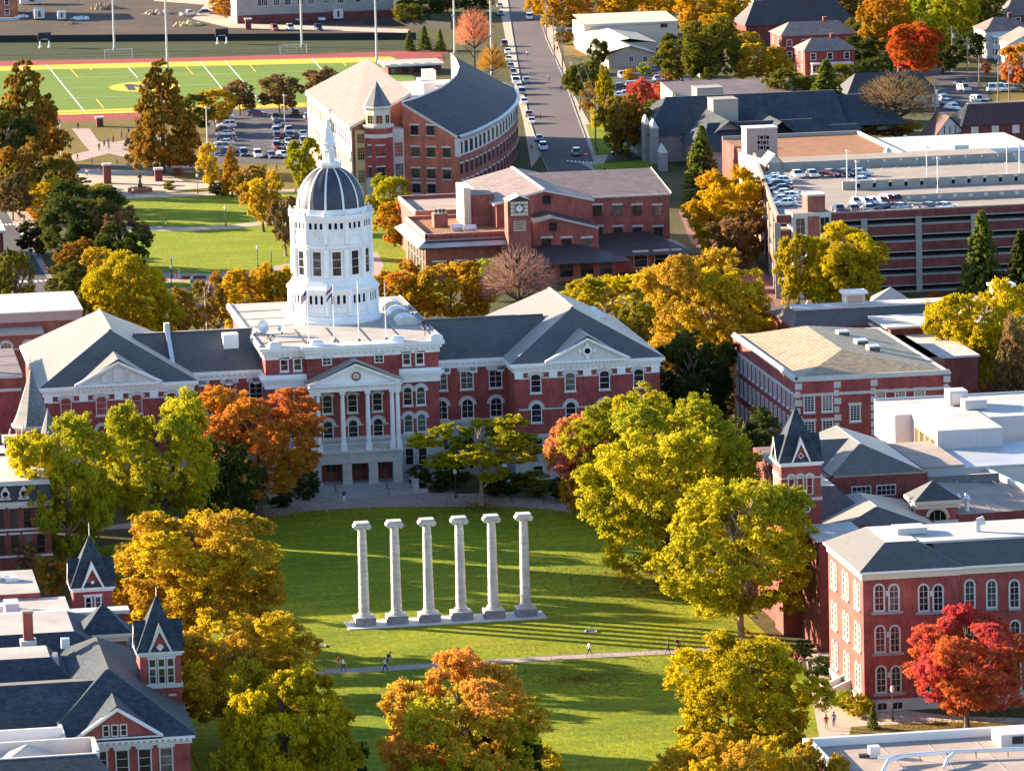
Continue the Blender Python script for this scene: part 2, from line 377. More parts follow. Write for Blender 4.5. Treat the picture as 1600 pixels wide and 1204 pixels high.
# ---------------------------------------------------------------- domed hall
CXJ = 1.15
hall = thing('domed_hall', 'long red brick hall with white columned portico and tall white tower under a dark dome', 'building', (CXJ, 96, 0))
def dentils(mb, x0, x1, y, z0, z1, m, step=.8):
    n = int((x1-x0)/step)
    for i in range(n):
        x = x0+(i+.25)*(x1-x0)/n; mb.box(x, x+step*.5, y-.22, y, z0, z1, m, bottom=True)
w = MB(); cl, cr = CXJ-12.45, CXJ+12.45
w.box(cl, cr, 96, 140, 7.3, 20, 'brick'); w.box(CXJ-6.6, CXJ+6.6, 95, 96, 15, 20, 'brick')
for sx in (-1, 1):
    x0 = CXJ+12.45 if sx > 0 else CXJ-23.05; x1 = x0+10.6
    w.box(x0, x1, 101, 125, 8.1, 16.4, 'brick')
    x0 = CXJ+23.05 if sx > 0 else CXJ-44.25; x1 = x0+21.2
    w.box(x0, x1, 94, 134, 6.6, 16.4, 'brick')
w.build('wall', hall)
w = MB(); w.box(cl-.15, cr+.15, 95.85, 140, 0, 7.1, 'stone'); w.box(cl-.3, cr+.3, 95.7, 140, 6.9, 7.35, 'stone_trim')
for sx in (-1, 1):
    x0 = CXJ+12.45 if sx > 0 else CXJ-23.05; x1 = x0+10.6
    w.box(x0, x1, 100.85, 125, 0, 7.9, 'stone'); w.box(x0, x1, 100.7, 125, 7.7, 8.15, 'stone_trim')
    x0 = CXJ+23.05 if sx > 0 else CXJ-44.25; x1 = x0+21.2
    w.box(x0-.15, x1+.15, 93.85, 134, 0, 6.4, 'stone'); w.box(x0-.3, x1+.3, 93.7, 134, 6.2, 6.65, 'stone_trim')
    for k in range(4): w.box(x0-.16, x1+.16, 93.8, 93.9, 1.4+k*1.25, 1.47+k*1.25, 'stone_trim')
w.build('stone_base', hall)
c = MB()
def cornice(x0, x1, y0, y1, z0, zs, m='white', dent=True):
    for dz0, dz1, o in zs: c.box(x0-o, x1+o, y0-o, y1+o, z0+dz0, z0+dz1, m, bottom=True)
cornice(cl, cr, 96, 140, 19.0, [(0, .75, .2), (.75, 1.2, .5), (1.2, 1.75, .85)])
cornice(CXJ-6.6, CXJ+6.6, 95, 96.5, 19.05, [(0, .75, .2), (.75, 1.25, .5), (1.25, 1.8, .85)])
dentils(c, cl, cr, 95.8, 19.5, 19.75, 'white'); dentils(c, CXJ-6.6, CXJ+6.6, 94.8, 19.55, 19.8, 'white')
cornice(cl, cr, 96, 140, 14.8, [(0, .9, .18), (.9, 1.25, .45), (1.25, 1.55, .75), (1.55, 2.0, .3)])
for sx in (-1, 1):
    x0 = CXJ+12.45 if sx > 0 else CXJ-23.05; x1 = x0+10.6
    c.box(x0, x1, 100.8, 101, 15.75, 16.5, 'white', bottom=True); c.box(x0, x1, 100.5, 125.5, 16.5, 17.0, 'white', bottom=True)
    dentils(c, x0, x1, 100.8, 16.25, 16.5, 'white')
    x0 = CXJ+23.05 if sx > 0 else CXJ-44.25; x1 = x0+21.2
    cornice(x0, x1, 94, 134, 15.6, [(0, .6, .12), (.6, .9, .35), (.9, 1.4, .7)])
    dentils(c, x0, x1, 93.88, 15.95, 16.2, 'white')
    for k in range(5):
        xx = x0+.05+k*(x1-x0-1.3)/4; c.box(xx, xx+1.2, 93.75, 94, 14.75, 15.6, 'white', bottom=True)
    for k in range(3):
        xx = x0/1+0; 
        xx = (CXJ+12.45 if sx > 0 else CXJ-23.05)+1.9+k*3.9; c.box(xx-.5, xx+.5, 100.8, 101, 14.9, 15.75, 'white', bottom=True)
c.build('cornice', hall)
# roofs
rf = MB()
rf.box(cl-.3, cr+.3, 95.7, 140.3, 20.75, 20.8, 'roof_membrane', bottom=True)
for k in range(6):
    x = CXJ-11+k*4.6; rf.box(x-.08, x+.08, 96.2, 112, 20.8, 20.88, 'metal_dark')
for k in range(5): rf.box(cl, CXJ-6, 100+k*8, 100.15+k*8, 20.8, 20.88, 'metal_dark')
for x0, x1 in ((cl-.75, cl-.45), (cr+.45, cr+.75)): rf.box(x0, x1, 96.5, 140.5, 20.75, 21.0, 'slate_light')
for sx in (-1, 1):
    x0, x1 = (CXJ+12.45, CXJ+30) if sx > 0 else (CXJ-30, CXJ-12.45)
    rf.poly([(x0, 100.6, 17.02), (x1, 100.6, 17.02), (x1, 109.8, 21.6), (x0, 109.8, 21.6)], 'slate')
    rf.poly([(x1, 125.4, 17.02), (x0, 125.4, 17.02), (x0, 109.8, 21.6), (x1, 109.8, 21.6)], 'slate')
    rf.box(x0, x1, 109.6, 110, 21.55, 21.72, 'slate_light')
    for k in range(9):
        xx = x0+1+k*1.1
        rf.poly([(xx, 100.75, 17.1), (xx+.9, 100.75, 17.1), (xx+.9, 101.7, 17.42), (xx, 101.7, 17.42)], 'metal_light')
    px0 = CXJ+23.05 if sx > 0 else CXJ-44.25; px1 = px0+21.2; pc = (px0+px1)/2
    rf.hip(px0-.6, px1+.6, 93.4, 134.6, 17.02, pc-.01, pc+.01, 105.5, 126, 23.05, 'slate')
    rf.box(pc-.2, pc+.2, 105.5, 126, 22.98, 23.18, 'slate_light')
    for k in range(4):
        if sx > 0: rf.box(pc+2.5+k*.2, pc+6.5+k*.2, 114+k*3.6, 116.6+k*3.6, 18.2, 20.1-k*.1, 'roof_metal')
        else: rf.box(pc+1+k*2.2, pc+2.6+k*2.2, 116+k, 117+k, 18, 19.6-k*.5, 'slate_light')
    # gable over the pavilion
    gz = 20.45; gx = 5.7
    rf.poly([(pc-gx-.5, 93.0, 17.0), (pc, 93.0, gz+.25), (pc, 101, gz+.25)], 'slate'); rf.poly([(pc+gx+.5, 93.0, 17.0), (pc, 101, gz+.25), (pc, 93.0, gz+.25)], 'slate')
rf.build('roof', hall)
def pediment(mb, pc, hw, y, z0, z1, th, proud, tym='siding_white'):
    mb.poly([(pc-hw, y, z0), (pc+hw, y, z0), (pc, y, z1)], tym)
    for sx in (-1, 1):
        a, b = (pc+sx*(hw+.6), z0-.15), (pc, z1+.2)
        for o, t0, t1, mm in ((proud, 0, th, 'white'), (proud*.6, th, th*1.6, 'white')):
            pts = [(a[0], a[1]-t0+.25), (b[0], b[1]-t0), (b[0], b[1]-t1), (a[0]-sx*(t1-.0)*.0, a[1]-t1+.25)]
            f = [(x, y-o, z) for x, z in pts]; k = [(x, y+.05, z) for x, z in pts]
            mb.poly(f, mm)
            for i in range(4): j = (i+1) % 4; mb.poly([k[i], k[j], f[j], f[i]], mm)
    mb.box(pc-hw-.5, pc+hw+.5, y-proud, y, z0-.3, z0+.02, 'white', bottom=True)
    n = int(hw*2/.55)
    for i in range(n):
        x = pc-hw+(i+.3)*2*hw/n; h = z1-.75-abs(x-pc)/hw*(z1-z0)
        mb.box(x, x+.25, y-proud*.75, y, z0-.5, z0-.3, 'white', bottom=True)
for sx in (-1, 1):
    pd = MB(); pc = CXJ+sx*33.65; pediment(pd, pc, 5.6, 93.4, 17.2, 20.2, .3, .6)
    for k in range(5): pd.box(pc-5.2+k*1.1, pc+5.2-k*1.1, 93.37, 93.4, 17.55+k*.5, 17.58+k*.5, 'stone_trim')
    if sx > 0:
        pd.disc((pc, 93.2, 18.45), .75, 16, 'white'); pd.disc((pc, 93.17, 18.45), .42, 16, 'void')
        for a, b in ((-1.05, 0), (1.05, 0), (0, -.95), (0, .95)): pd.box(pc+a-.22, pc+a+.22, 93.2, 93.4, 18.45+b-.22, 18.45+b+.22, 'white', bottom=True)
    else:
        for dx, ww, hh in ((0, .8, 2.0), (-1.9, .6, 1.1), (1.9, .6, 1.1)):
            pd.box(pc+dx-ww, pc+dx+ww, 93.3, 93.4, 17.35, 17.35+hh, 'stone_trim', bottom=True); pd.box(pc+dx-ww+.1, pc+dx+ww-.1, 93.25, 93.3, 17.4, 17.25+hh, 'siding_white', bottom=True)
    pd.build('pediment', hall)
# windows
kw_a = dict(arch=1, hood='stone_trim', hw=.42, sill='stone_trim')
for sx in (-1, 1):
    pc = CXJ+sx*33.65
    for dx in (-7.5, -2.5, 2.5, 7.5):
        x = pc+dx; bl = sx < 0 and dx < 6
        win(hall, x, 94, 12.75, 1.35, 2.55, cols=1, rows=3, band=1.9, **dict(kw_a, arch=.6, pm='brick' if bl else 'pane', fm='stone_trim' if bl else 'white'))
        win(hall, x, 94, 8.45, 1.35, 2.6, cols=1, rows=3, band=1.9, **dict(kw_a, pm='brick' if bl else 'pane', fm='stone_trim' if bl else 'white'))
        win(hall, x, 93.84, 3.95, 1.4, 2.1, fm='stone_trim', cols=1, rows=2)
        win(hall, x, 93.84, .9, 1.3, 1.1, fm='stone_trim', cols=1, rows=2)
    xs = (CXJ+13.4, CXJ+17.2, CXJ+21.4) if sx > 0 else (CXJ-13.4, CXJ-17.2, CXJ-21.4)
    for i, x in enumerate(xs):
        bl = sx < 0 and i > 0
        win(hall, x, 101, 12.65, 1.7, 2.4, cols=2, rows=3, hood='stone_trim', hw=.6, sill='stone_trim', pm='brick' if bl else 'pane', fm='stone_trim' if bl else 'white')
        win(hall, x, 101, 8.4, 1.6, 2.65, cols=2, rows=3, **kw_a)
        win(hall, x, 100.84, 4.4, 1.5, 2.3, fm='stone_trim', cols=2, rows=2)
        win(hall, x, 100.84, 1.0, 1.4, 1.5, fm='stone_trim', cols=2, rows=2)
    for dx in (7.85, 9.75):
        x = CXJ+sx*dx
        win(hall, x, 96, 17.42, .95, 1.5, rows=2, hood='stone_trim', hw=.22, sill='stone_trim', fr=.16)
        win(hall, x, 96, 11.55, 1.15, 2.5, rows=3, **kw_a); win(hall, x, 96, 7.6, 1.15, 2.5, rows=3, **kw_a)
        win(hall, x, 95.84, 2.9, 1.1, 2.3, fm='stone_trim', rows=2)
    win(hall, CXJ+sx*3.75, 95, 18.1, 1.1, .95, cols=2, rows=2, hood='stone_trim', hw=.15, fr=.14)
for dx in (-3.75, -.15, 3.45):
    win(hall, CXJ+dx, 96, 7.0, 1.25, 2.75, rows=3, band=.9, **kw_a); win(hall, CXJ+dx, 96, 10.95, 1.25, 2.5, rows=3, hood='stone_trim', hw=.3, sill='stone_trim', arch=.5)
for yy in (104, 110, 116, 128, 134):
    win(hall, cl, yy, 17.42, 1.1, 1.5, face='L', rows=2, hood='stone_trim', hw=.22, fr=.16); 
    if yy > 126: win(hall, cl, yy, 11.55, 1.15, 2.5, face='L', rows=3, **kw_a)
# portico
PC = .95
po = MB(); po.box(PC-6.5, PC+6.5, 91.6, 96, 4.2, 5.9, 'stone', bottom=True); po.box(PC-6.7, PC+6.7, 91.4, 96, 5.75, 6.05, 'stone_trim', bottom=True)
for x in (-6.5, -2.15, 1.6, 5.1):
    po.box(PC+x, PC+x+1.3, 91.6, 93, 0, 4.25, 'stone')
    po.box(PC+x-.1, PC+x+1.4, 91.5, 93.1, 0, 1.5, 'stone')
po.box(PC-6.4, PC+6.4, 95.2, 95.8, 0, 4.2, 'brick_dark')
po.build('portico_base', hall)
for x in (-3.4, .1, 3.75):
    d = MB(); d.box(PC+x-.8, PC+x+.8, 95.1, 95.2, 1.3, 3.9, 'door_wood', bottom=True)
    for q in (-.4, .4): d.box(PC+x+q-.28, PC+x+q+.28, 95.05, 95.1, 2.6, 3.6, 'pane', bottom=True)
    d.build('door', hall)
bl = MB()
for a, b in ((-5.0, -2.2), (-1.5, 1.4), (2.1, 4.9)):
    bl.box(PC+a, PC+b, 91.9, 92.2, 6.9, 7.1, 'stone_trim', bottom=True); bl.box(PC+a, PC+b, 91.9, 92.2, 6.05, 6.2, 'stone_trim')
    n = int((b-a)/.3)
    for k in range(n): x = PC+a+(k+.5)*(b-a)/n; bl.box(x-.07, x+.07, 91.97, 92.13, 6.2, 6.9, 'stone_trim')
bl.build('balustrade', hall)
for x in (-6.15, -5.35, -1.85, 1.75, 5.25, 6.05):
    k = MB(); X = PC+x
    k.box(X-.45, X+.45, 91.6, 92.5, 6.05, 7.0, 'white'); k.rev([(.4, 7.0), (.4, 7.15), (.34, 7.25), (.33, 10), (.28, 14.0), (.36, 14.1), (.36, 14.2)], X, 92.05, 14, 'white')
    k.box(X-.4, X+.4, 91.65, 92.45, 14.2, 14.6, 'white'); k.build('portico_column', hall, smooth=False)
en = MB(); en.box(PC-6.55, PC+6.55, 91.55, 96, 14.6, 15.2, 'white', bottom=True); en.box(PC-6.7, PC+6.7, 91.4, 96, 15.2, 15.45, 'white', bottom=True)
pediment(en, PC+.1, 6.1, 91.6, 15.75, 18.45, .32, .55, 'white')
en.poly([(PC-6.9, 91.0, 15.75), (PC+.1, 91.0, 18.95), (PC+.1, 96, 18.95), (PC-6.9, 96, 15.75)], 'slate'); en.poly([(PC+7.1, 91.0, 15.75), (PC+7.1, 96, 15.75), (PC+.1, 96, 18.95), (PC+.1, 91.0, 18.95)], 'slate')
en.build('portico_pediment', hall)
se = MB(); X, Z = PC+.15, 16.75
se.rev([(.01, 0), (.01, 0)], X, 91, 3, 'white'); se = MB()
se.disc((X, 91.5, Z), .78, 24, 'white'); se.disc((X, 91.47, Z), .68, 24, 'medallion')
for q in (-1, 1):
    se.poly([(X+q*.12, 91.44, Z-.42), (X+q*.2, 91.44, Z+.3), (X+q*.34, 91.44, Z+.42), (X+q*.5, 91.44, Z+.1), (X+q*.42, 91.44, Z-.3)], 'gold_tan')
se.disc((X, 91.43, Z-.02), .26, 14, 'flag_white'); se.disc((X, 91.42, Z-.02), .15, 12, 'flag_red'); se.box(X-.2, X+.2, 91.42, 91.45, Z+.28, Z+.4, 'flag_white', bottom=True)
se.build('seal', hall)
st = MB()
for k in range(12): st.box(PC-7.4, PC+7.4, 86.4+k*.46, 95, k*.1, .1+k*.1, 'concrete', 'stone'); st.box(PC-7.4, PC+7.4, 86.38+k*.46, 86.46+k*.46, k*.1, .085+k*.1, 'plinth_stone')
for x in (-8.3, 7.4): st.box(PC+x, PC+x+.9, 88.5, 92, 0, 2.0, 'stone')
st.build('entrance_stairs', hall)
for x in (-3.6, 3.7):
    hr = MB()
    for y, z in ((86.6, 1.05), (89.2, 1.65), (91.4, 2.15)): hr.tube((PC+x, y, z-1.0), (PC+x, y, z), .05, .05, 5, 'metal_dark')
    hr.tube((PC+x, 86.6, 1.05), (PC+x, 91.4, 2.15), .05, .05, 5, 'metal_dark'); hr.build('handrail', hall)
# tower
TX, TY, A0 = 1.75, 121.0, R(15)
def dod(r): return r
t = MB()
t.rev([(7.1, 20.7), (7.1, 21.2), (6.85, 21.5), (6.85, 21.85), (6.5, 22.1), (6.5, 25.1), (6.75, 25.3), (6.95, 25.7), (6.95, 25.9), (6.4, 26.4), (5.95, 27.1), (5.75, 27.6), (5.75, 31.7), (6.0, 31.9), (6.15, 32.3), (5.85, 32.5), (5.85, 35.6), (6.1, 35.8), (6.3, 36.3), (6.3, 36.75), (5.5, 36.8), (5.35, 37.5)], TX, TY, 12, 'white_tower', A0)
for k in range(12):
    a = A0+k*R(30)
    if math.cos(a) < -.3: continue
    for r0, z0, z1, q in ((6.5, 22.1, 25.2, .28), (5.75, 27.6, 31.8, .42), (5.85, 32.5, 35.7, .26)):
        x, y = TX+r0*math.sin(a), TY-r0*math.cos(a); t.rev([(q, z0), (q, z1)], x, y, 8, 'white_tower', a)
    for z in (36.75,):
        x, y = TX+6.05*math.sin(a), TY-6.05*math.cos(a); t.rev([(.22, z), (.3, z+.3), (.12, z+.6), (.16, z+.8), (0.0, z+1.0)], x, y, 6, 'white_tower')
    # pointed relief arches on the upper drum
    b = a+R(15); n = Vector((math.sin(b), -math.cos(b), 0)); s = Vector((math.cos(b), math.sin(b), 0)); o = Vector((TX, TY, 0))+n*(5.85*math.cos(R(15))+.02)
    for wd_, hh in ((1.15, 1.75), (.72, 1.15)):
        L = [o+s*(-wd_)+Vector((0, 0, 32.75)), o+s*(-wd_*.82)+Vector((0, 0, 32.75+hh*.55)), o+Vector((0, 0, 32.75+hh)), o+s*(wd_*.82)+Vector((0, 0, 32.75+hh*.55)), o+s*wd_+Vector((0, 0, 32.75))]
        for p, q in zip(L, L[1:]): t.tube(p, q, .1, .1, 4, 'white_tower')
    for zz in (22.45, 23.35): t.tube(o+s*-1.5+n*.63+Vector((0, 0, zz)), o+s*1.5+n*.63+Vector((0, 0, zz)), .07, .07, 4, 'white_tower')
for k in range(12):
    a = k*R(30)
    if math.cos(a) < -.3: continue
    n = Vector((math.sin(a), -math.cos(a), 0)); s = Vector((math.cos(a), math.sin(a), 0))
    for r0, z0, z1, hw_ in ((5.75, 27.75, 31.6, .95), (6.5, 22.3, 23.3, 1.2), (5.85, 34.55, 35.75, 1.25), (6.5, 23.6, 25.2, 1.25)):
        o = Vector((TX, TY, 0))+n*(r0*math.cos(R(15))+.03)
        for p, q in (((-hw_, z0), (hw_, z0)), ((-hw_, z1), (hw_, z1)), ((-hw_, z0), (-hw_, z1)), ((hw_, z0), (hw_, z1))): t.tube(o+s*p[0]+Vector((0, 0, p[1])), o+s*q[0]+Vector((0, 0, q[1])), .07, .07, 4, 'white_tower')
    for r0, z0, cnt in ((6.62, 25.35, 7), (5.98, 35.9, 6), (5.85, 31.75, 6)):
        o = Vector((TX, TY, 0))+n*(r0*math.cos(R(15))+.1)
        for j in range(cnt):
            p = o+s*((j+.5)/cnt-.5)*r0*.5; t.tube(p+Vector((0, 0, z0)), p+Vector((0, 0, z0+.34)), .11, .15, 4, 'white_tower')
tw = t.build('tower', hall)
def facewin(k, r, z, w_, h_, off=0, **kw):
    a = k*R(30); ap = r*math.cos(R(15)); x = TX+ap*math.sin(a)+off*math.cos(a); y = TY-ap*math.cos(a)+off*math.sin(a)
    win(tw, x, y, z, w_, h_, face=a, name='tower_window', **kw)
for k in range(-3, 4):
    facewin(k, 5.75, 27.9, 1.25, 3.5, rows=3, cols=1, fr=.16, fm='white_tower')
    for q in (-.86, 0, .86):
        facewin(k, 6.5, 23.8, .42, 1.3, q, arch=1, rows=1, fr=.14, fm='white_tower', pm='void')
        facewin(k, 5.85, 34.75, .44, .95, q*.98, arch=1, rows=1, fr=.16, fm='white_tower', pm='void')
d = MB(); prof = [(5.05*math.cos(x)+.0, 37.45+6.05*math.sin(x)) for x in [R(a) for a in range(0, 78, 6)]]
d.rev(prof, TX, TY, 36, 'dome_slate', A0)
for k in range(12):
    a = A0+k*R(30)
    for (r0, z0), (r1, z1) in zip(prof, prof[1:]):
        P = lambda r, z, e: (TX+(r+.1)*math.sin(a)+e*math.cos(a), TY-(r+.1)*math.cos(a)+e*math.sin(a), z+.04)
        e0, e1 = .05+.022*r0, .05+.022*r1
        d.poly([P(r0, z0, -e0), P(r0, z0, e0), P(r1, z1, e1), P(r1, z1, -e1)], 'white_tower')
d.build('dome', hall)
l = MB(); l.rev([(1.5, 43.1), (1.75, 43.3), (1.95, 43.6), (1.95, 43.75), (1.55, 43.8), (1.5, 44.1), (.6, 44.15)], TX, TY, 12, 'white_tower', A0)
for k in range(8):
    a = k*R(45); l.rev([(.13, 44.1), (.11, 45.5)], TX+.82*math.sin(a), TY-.82*math.cos(a), 6, 'white_tower'); l.rev([(.1, 43.75), (.18, 44.0), (.05, 44.35)], TX+1.72*math.sin(a), TY-1.72*math.cos(a), 6, 'white_tower')
l.rev([(.55, 44.1), (.55, 45.5), (.95, 45.55), (1.05, 45.8), (.8, 46.0), (.75, 46.3), (1.15, 46.5), (1.15, 46.75), (.95, 47.0), (.25, 50.1), (.1, 50.3), (.16, 50.5), (0, 51.2)], TX, TY, 12, 'white_tower', A0); l.build('spire', hall)
# things on the flat roof
for x in (-11, -5, 6.6, 12.2): ped = MB(); ped.box(CXJ+x-.9, CXJ+x+.9, 95.3, 96.7, 20.7, 21.35, 'white'); ped.hip(CXJ+x-.8, CXJ+x+.8, 95.4, 96.6, 21.35, CXJ+x-.5, CXJ+x+.5, 95.7, 96.3, 21.6, 'white'); ped.build('roof_pedestal', hall)
for y in (113, 121, 129):
    dm = MB()
    for k in range(8):
        a, b = math.pi*k/8, math.pi*(k+1)/8
        for yy in (0,): dm.poly([(CXJ+10.2-1.7*math.cos(a), y-2, 20.8+1.3*math.sin(a)), (CXJ+10.2-1.7*math.cos(b), y-2, 20.8+1.3*math.sin(b)), (CXJ+10.2-1.7*math.cos(b), y+2, 20.8+1.3*math.sin(b)), (CXJ+10.2-1.7*math.cos(a), y+2, 20.8+1.3*math.sin(a))], 'roof_metal')
    dm.poly([(CXJ+10.2-1.7*math.cos(math.pi*k/8), y-1.98, 20.8+1.3*math.sin(math.pi*k/8)) for k in range(9)], 'stone_trim')
    dm.build('barrel_dormer', hall)
pw = MB(); xw, yw = V(258, 520, 113)[0], 113
pw.poly([(xw-.3, 100.4, 17.6), (xw-.3, 109.8, 22.4), (xw-.3, 109.8, 21.1), (xw-.3, 100.4, 16.6)], 'slate_light'); pw.poly([(xw+.3, 100.4, 17.6), (xw+.3, 100.4, 16.6), (xw+.3, 109.8, 21.1), (xw+.3, 109.8, 22.4)], 'slate_light')
pw.poly([(xw-.3, 100.4, 17.6), (xw+.3, 100.4, 17.6), (xw+.3, 109.8, 22.4), (xw-.3, 109.8, 22.4)], 'metal_light'); pw.poly([(xw-.3, 100.4, 16.6), (xw+.3, 100.4, 16.6), (xw+.3, 100.4, 17.6), (xw-.3, 100.4, 17.6)], 'slate_light')
pw.box(xw-.4, xw+.4, 109.3, 110.4, 21, 23, 'stone_trim'); pw.build('fire_wall', hall)
hx, hz = V(360, 535, 106.5); b = MB(); b.box(hx-1.1, hx+1.1, 105.5, 108, 19, 21.5, 'white'); b.build('roof_hatch', hall)
# flag poles and flags
for i, (bx, by, ty) in enumerate(((482.5, 536, 450), (522.5, 535, 445), (561, 532, 438), (603, 521, 431))):
    x, z = V(bx, by, 98); z1 = 20.8+(by-ty)/10.75
    p = thing('flagpole', ['white flagpole flying the striped flag on the domed hall roof', 'white flagpole flying the tricolour flag on the domed hall roof', 'white flagpole flying the plain white flag on the domed hall roof', 'bare white flagpole at the end of the row on the domed hall roof'][i], 'flagpole', (x, 98, 20.8), 'flagpoles on the hall roof')
    k = MB(); k.tube((x, 98, 20.8), (x, 98, z1), .075, .035, 8, 'sign_white'); k.build('pole', p)
    k = MB(); k.rev([(.22, 20.8), (.22, 21.0), (.12, 21.15)], x, 98, 8, 'metal_dark'); k.build('base', p)
    k = MB(); k.rev([(0, z1), (.12, z1+.1), (.12, z1+.18), (0, z1+.28)], x, 98, 8, 'gold_tan'); k.build('finial', p)
    if i < 3:
        f = MB(); n = 6
        def fp(u, v, i=i, x=x, z1=z1): # hanging cloth: u along the fly, v down the hoist
            return (x-.1-u*1.25*.75, 98-.35*u-.22*math.sin(u*6+v*2), z1-.25-v*1.35-u*(1.0 if i != 2 else .75))
        for a in range(n):
            for bq in range(6):
                u0, u1, v0, v1 = a/n, (a+1)/n, bq/6, (bq+1)/6
                m_ = 'flag_white'
                if i == 0: m_ = 'flag_blue' if (u1 <= .5 and v1 <= .51) else ('flag_red' if bq % 2 == 0 else 'flag_white')
                if i == 1: m_ = ('flag_red', 'flag_white', 'flag_blue')[bq//2]
                f.poly([fp(u0, v0), fp(u1, v0), fp(u1, v1), fp(u0, v1)], m_)
        tag(f.build('flag'), ['flag with red and white stripes and blue canton hanging limp', 'red white and blue banded flag hanging limp', 'plain white flag hanging from the third pole'][i], 'flag')
def dish(px, py, r, ax, lab):
    x, z = V(px, py, 108); t_ = thing('satellite_dish', lab, 'satellite dish', (x, 108, 20.8), 'dishes on the hall roof'); k = MB(); d_ = Vector(ax).normalized()
    u = d_.cross(Vector((0, 0, 1))).normalized(); v_ = u.cross(d_); c_ = Vector((x, 108, 20.8+r+.2)); m_ = 'metal_light'
    for j in range(3):
        for q in range(14):
            P = lambda rr, aa: c_+(u*math.cos(aa)+v_*math.sin(aa))*rr*r + d_*(rr*rr*.35*r)
            k.poly([P(j/3, q*math.pi/7), P((j+1)/3, q*math.pi/7), P((j+1)/3, (q+1)*math.pi/7), P(j/3, (q+1)*math.pi/7)], m_)
    k.build('dish', t_); k = MB(); k.tube((x, 108.2, 20.8), c_, .12, .1, 6, 'metal_dark'); k.build('mast', t_); k = MB(); k.tube(c_+v_*-r*.8, c_+d_*r*1.1, .05, .04, 5, 'metal_dark'); k.build('feed_arm', t_)
dish(409, 503, 1.0, (.5, -.8, .3), 'large pale satellite dish on the left of the hall roof'); dish(440, 498, .6, (-.6, -.5, .4), 'small satellite dish beside the tower base'); dish(397, 505, .5, (-.8, -.4, .3), 'small dark backed dish at the roof edge left of the tower')
for px, py, lb in ((423, 533, 'black floodlight on the left front corner of the hall roof'), (645, 493, 'black floodlight on the right edge of the hall roof'), (664, 520, 'black floodlight at the right front corner of the hall roof')):
    yy = {423: 98, 645: 118, 664: 100}[px]; x, z = V(px, py, yy); t_ = thing('roof_floodlight', lb, 'floodlight', (x, yy, 20.8)); k = MB(); k.tube((x, yy, 20.8), (x, yy, 21.9), .06, .06, 6, 'metal_dark'); k.build('mount', t_)
    for q in (-.35, .35):
        k = MB(); k.tube((x+q, yy-.25, 21.9), (x+q, yy+.3, 22.2), .28, .16, 8, 'black'); k.disc((x+q, yy-.26, 21.9), .2, 8, 'metal_grey'); k.build('lamp_head', t_)
# ---------------------------------------------------------------- the six lone columns on the lawn
mb = MB(); mb.box(-12.5, 12.5, -2.3, 2.5, .03, .16, 'pale_slab'); sl = mb.build('column_slab'); tag(sl, 'long pale stone slab under the six free standing columns', 'slab')
me_p = MB().box(-1.3, 1.3, -1.3, 1.3, 0, 1.0, 'plinth_stone').hip(-1.3, 1.3, -1.3, 1.3, 1.0, -1.12, 1.12, -1.12, 1.12, 1.08, 'limestone').mesh('plinth')
me_b = MB().rev([(.95, 0), (.98, .1), (.9, .2), (.82, .26), (.86, .34), (.72, .45)], 0, 0, 24, 'limestone').mesh('base')
rnd = random.Random(5); pr = []; z = 0
while z < 10.4:
    h = rnd.uniform(.34, .6); r = .66-.13*(z/10.4)**1.3; j = rnd.uniform(-.015, .015)
    pr += [(r-.025, z+.0), (r+j, z+.04), (r+j-.01, z+h-.04), (r-.03, z+h)]; z += h
me_s = MB().rev(pr, 0, 0, 24, 'limestone').mesh('shaft'); SH = z
cp_ = MB(); cp_.rev([(.56, 0), (.62, .12), (.72, .3), (.7, .42)], 0, 0, 20, 'limestone')
for sx in (-1, 1):
    for sy in (-1, 1):
        cx_, cz = sx*.74, .44
        cp_.tube((cx_, sy*.08, cz), (cx_, sy*.72, cz), .32, .37, 16, 'limestone')
        cp_.tube((cx_, sy*.715, cz), (cx_, sy*.76, cz), .2, .14, 12, 'limestone')
cp_.box(-.62, .62, -.62, .62, .3, .8, 'limestone', bottom=True); cp_.box(-.86, .86, -.78, .78, .8, .98, 'limestone', bottom=True); me_c = cp_.mesh('capital')
nm = ['leftmost', 'second from the left', 'third from the left', 'third from the right', 'second from the right', 'rightmost']
for i in range(6):
    x = (i-2.5)*4.075
    p = thing('stone_column', 'tall weathered stone column with scrolled capital, %s of the six on the lawn' % nm[i], 'column', (x, .1, .16), 'six lone columns')
    inst(me_p, 'plinth', p); inst(me_b, 'base', p, (0, 0, 1.08)); inst(me_s, 'shaft', p, (0, 0, 1.5), rz=i*1.1); inst(me_c, 'capital', p, (0, 0, 1.48+SH))
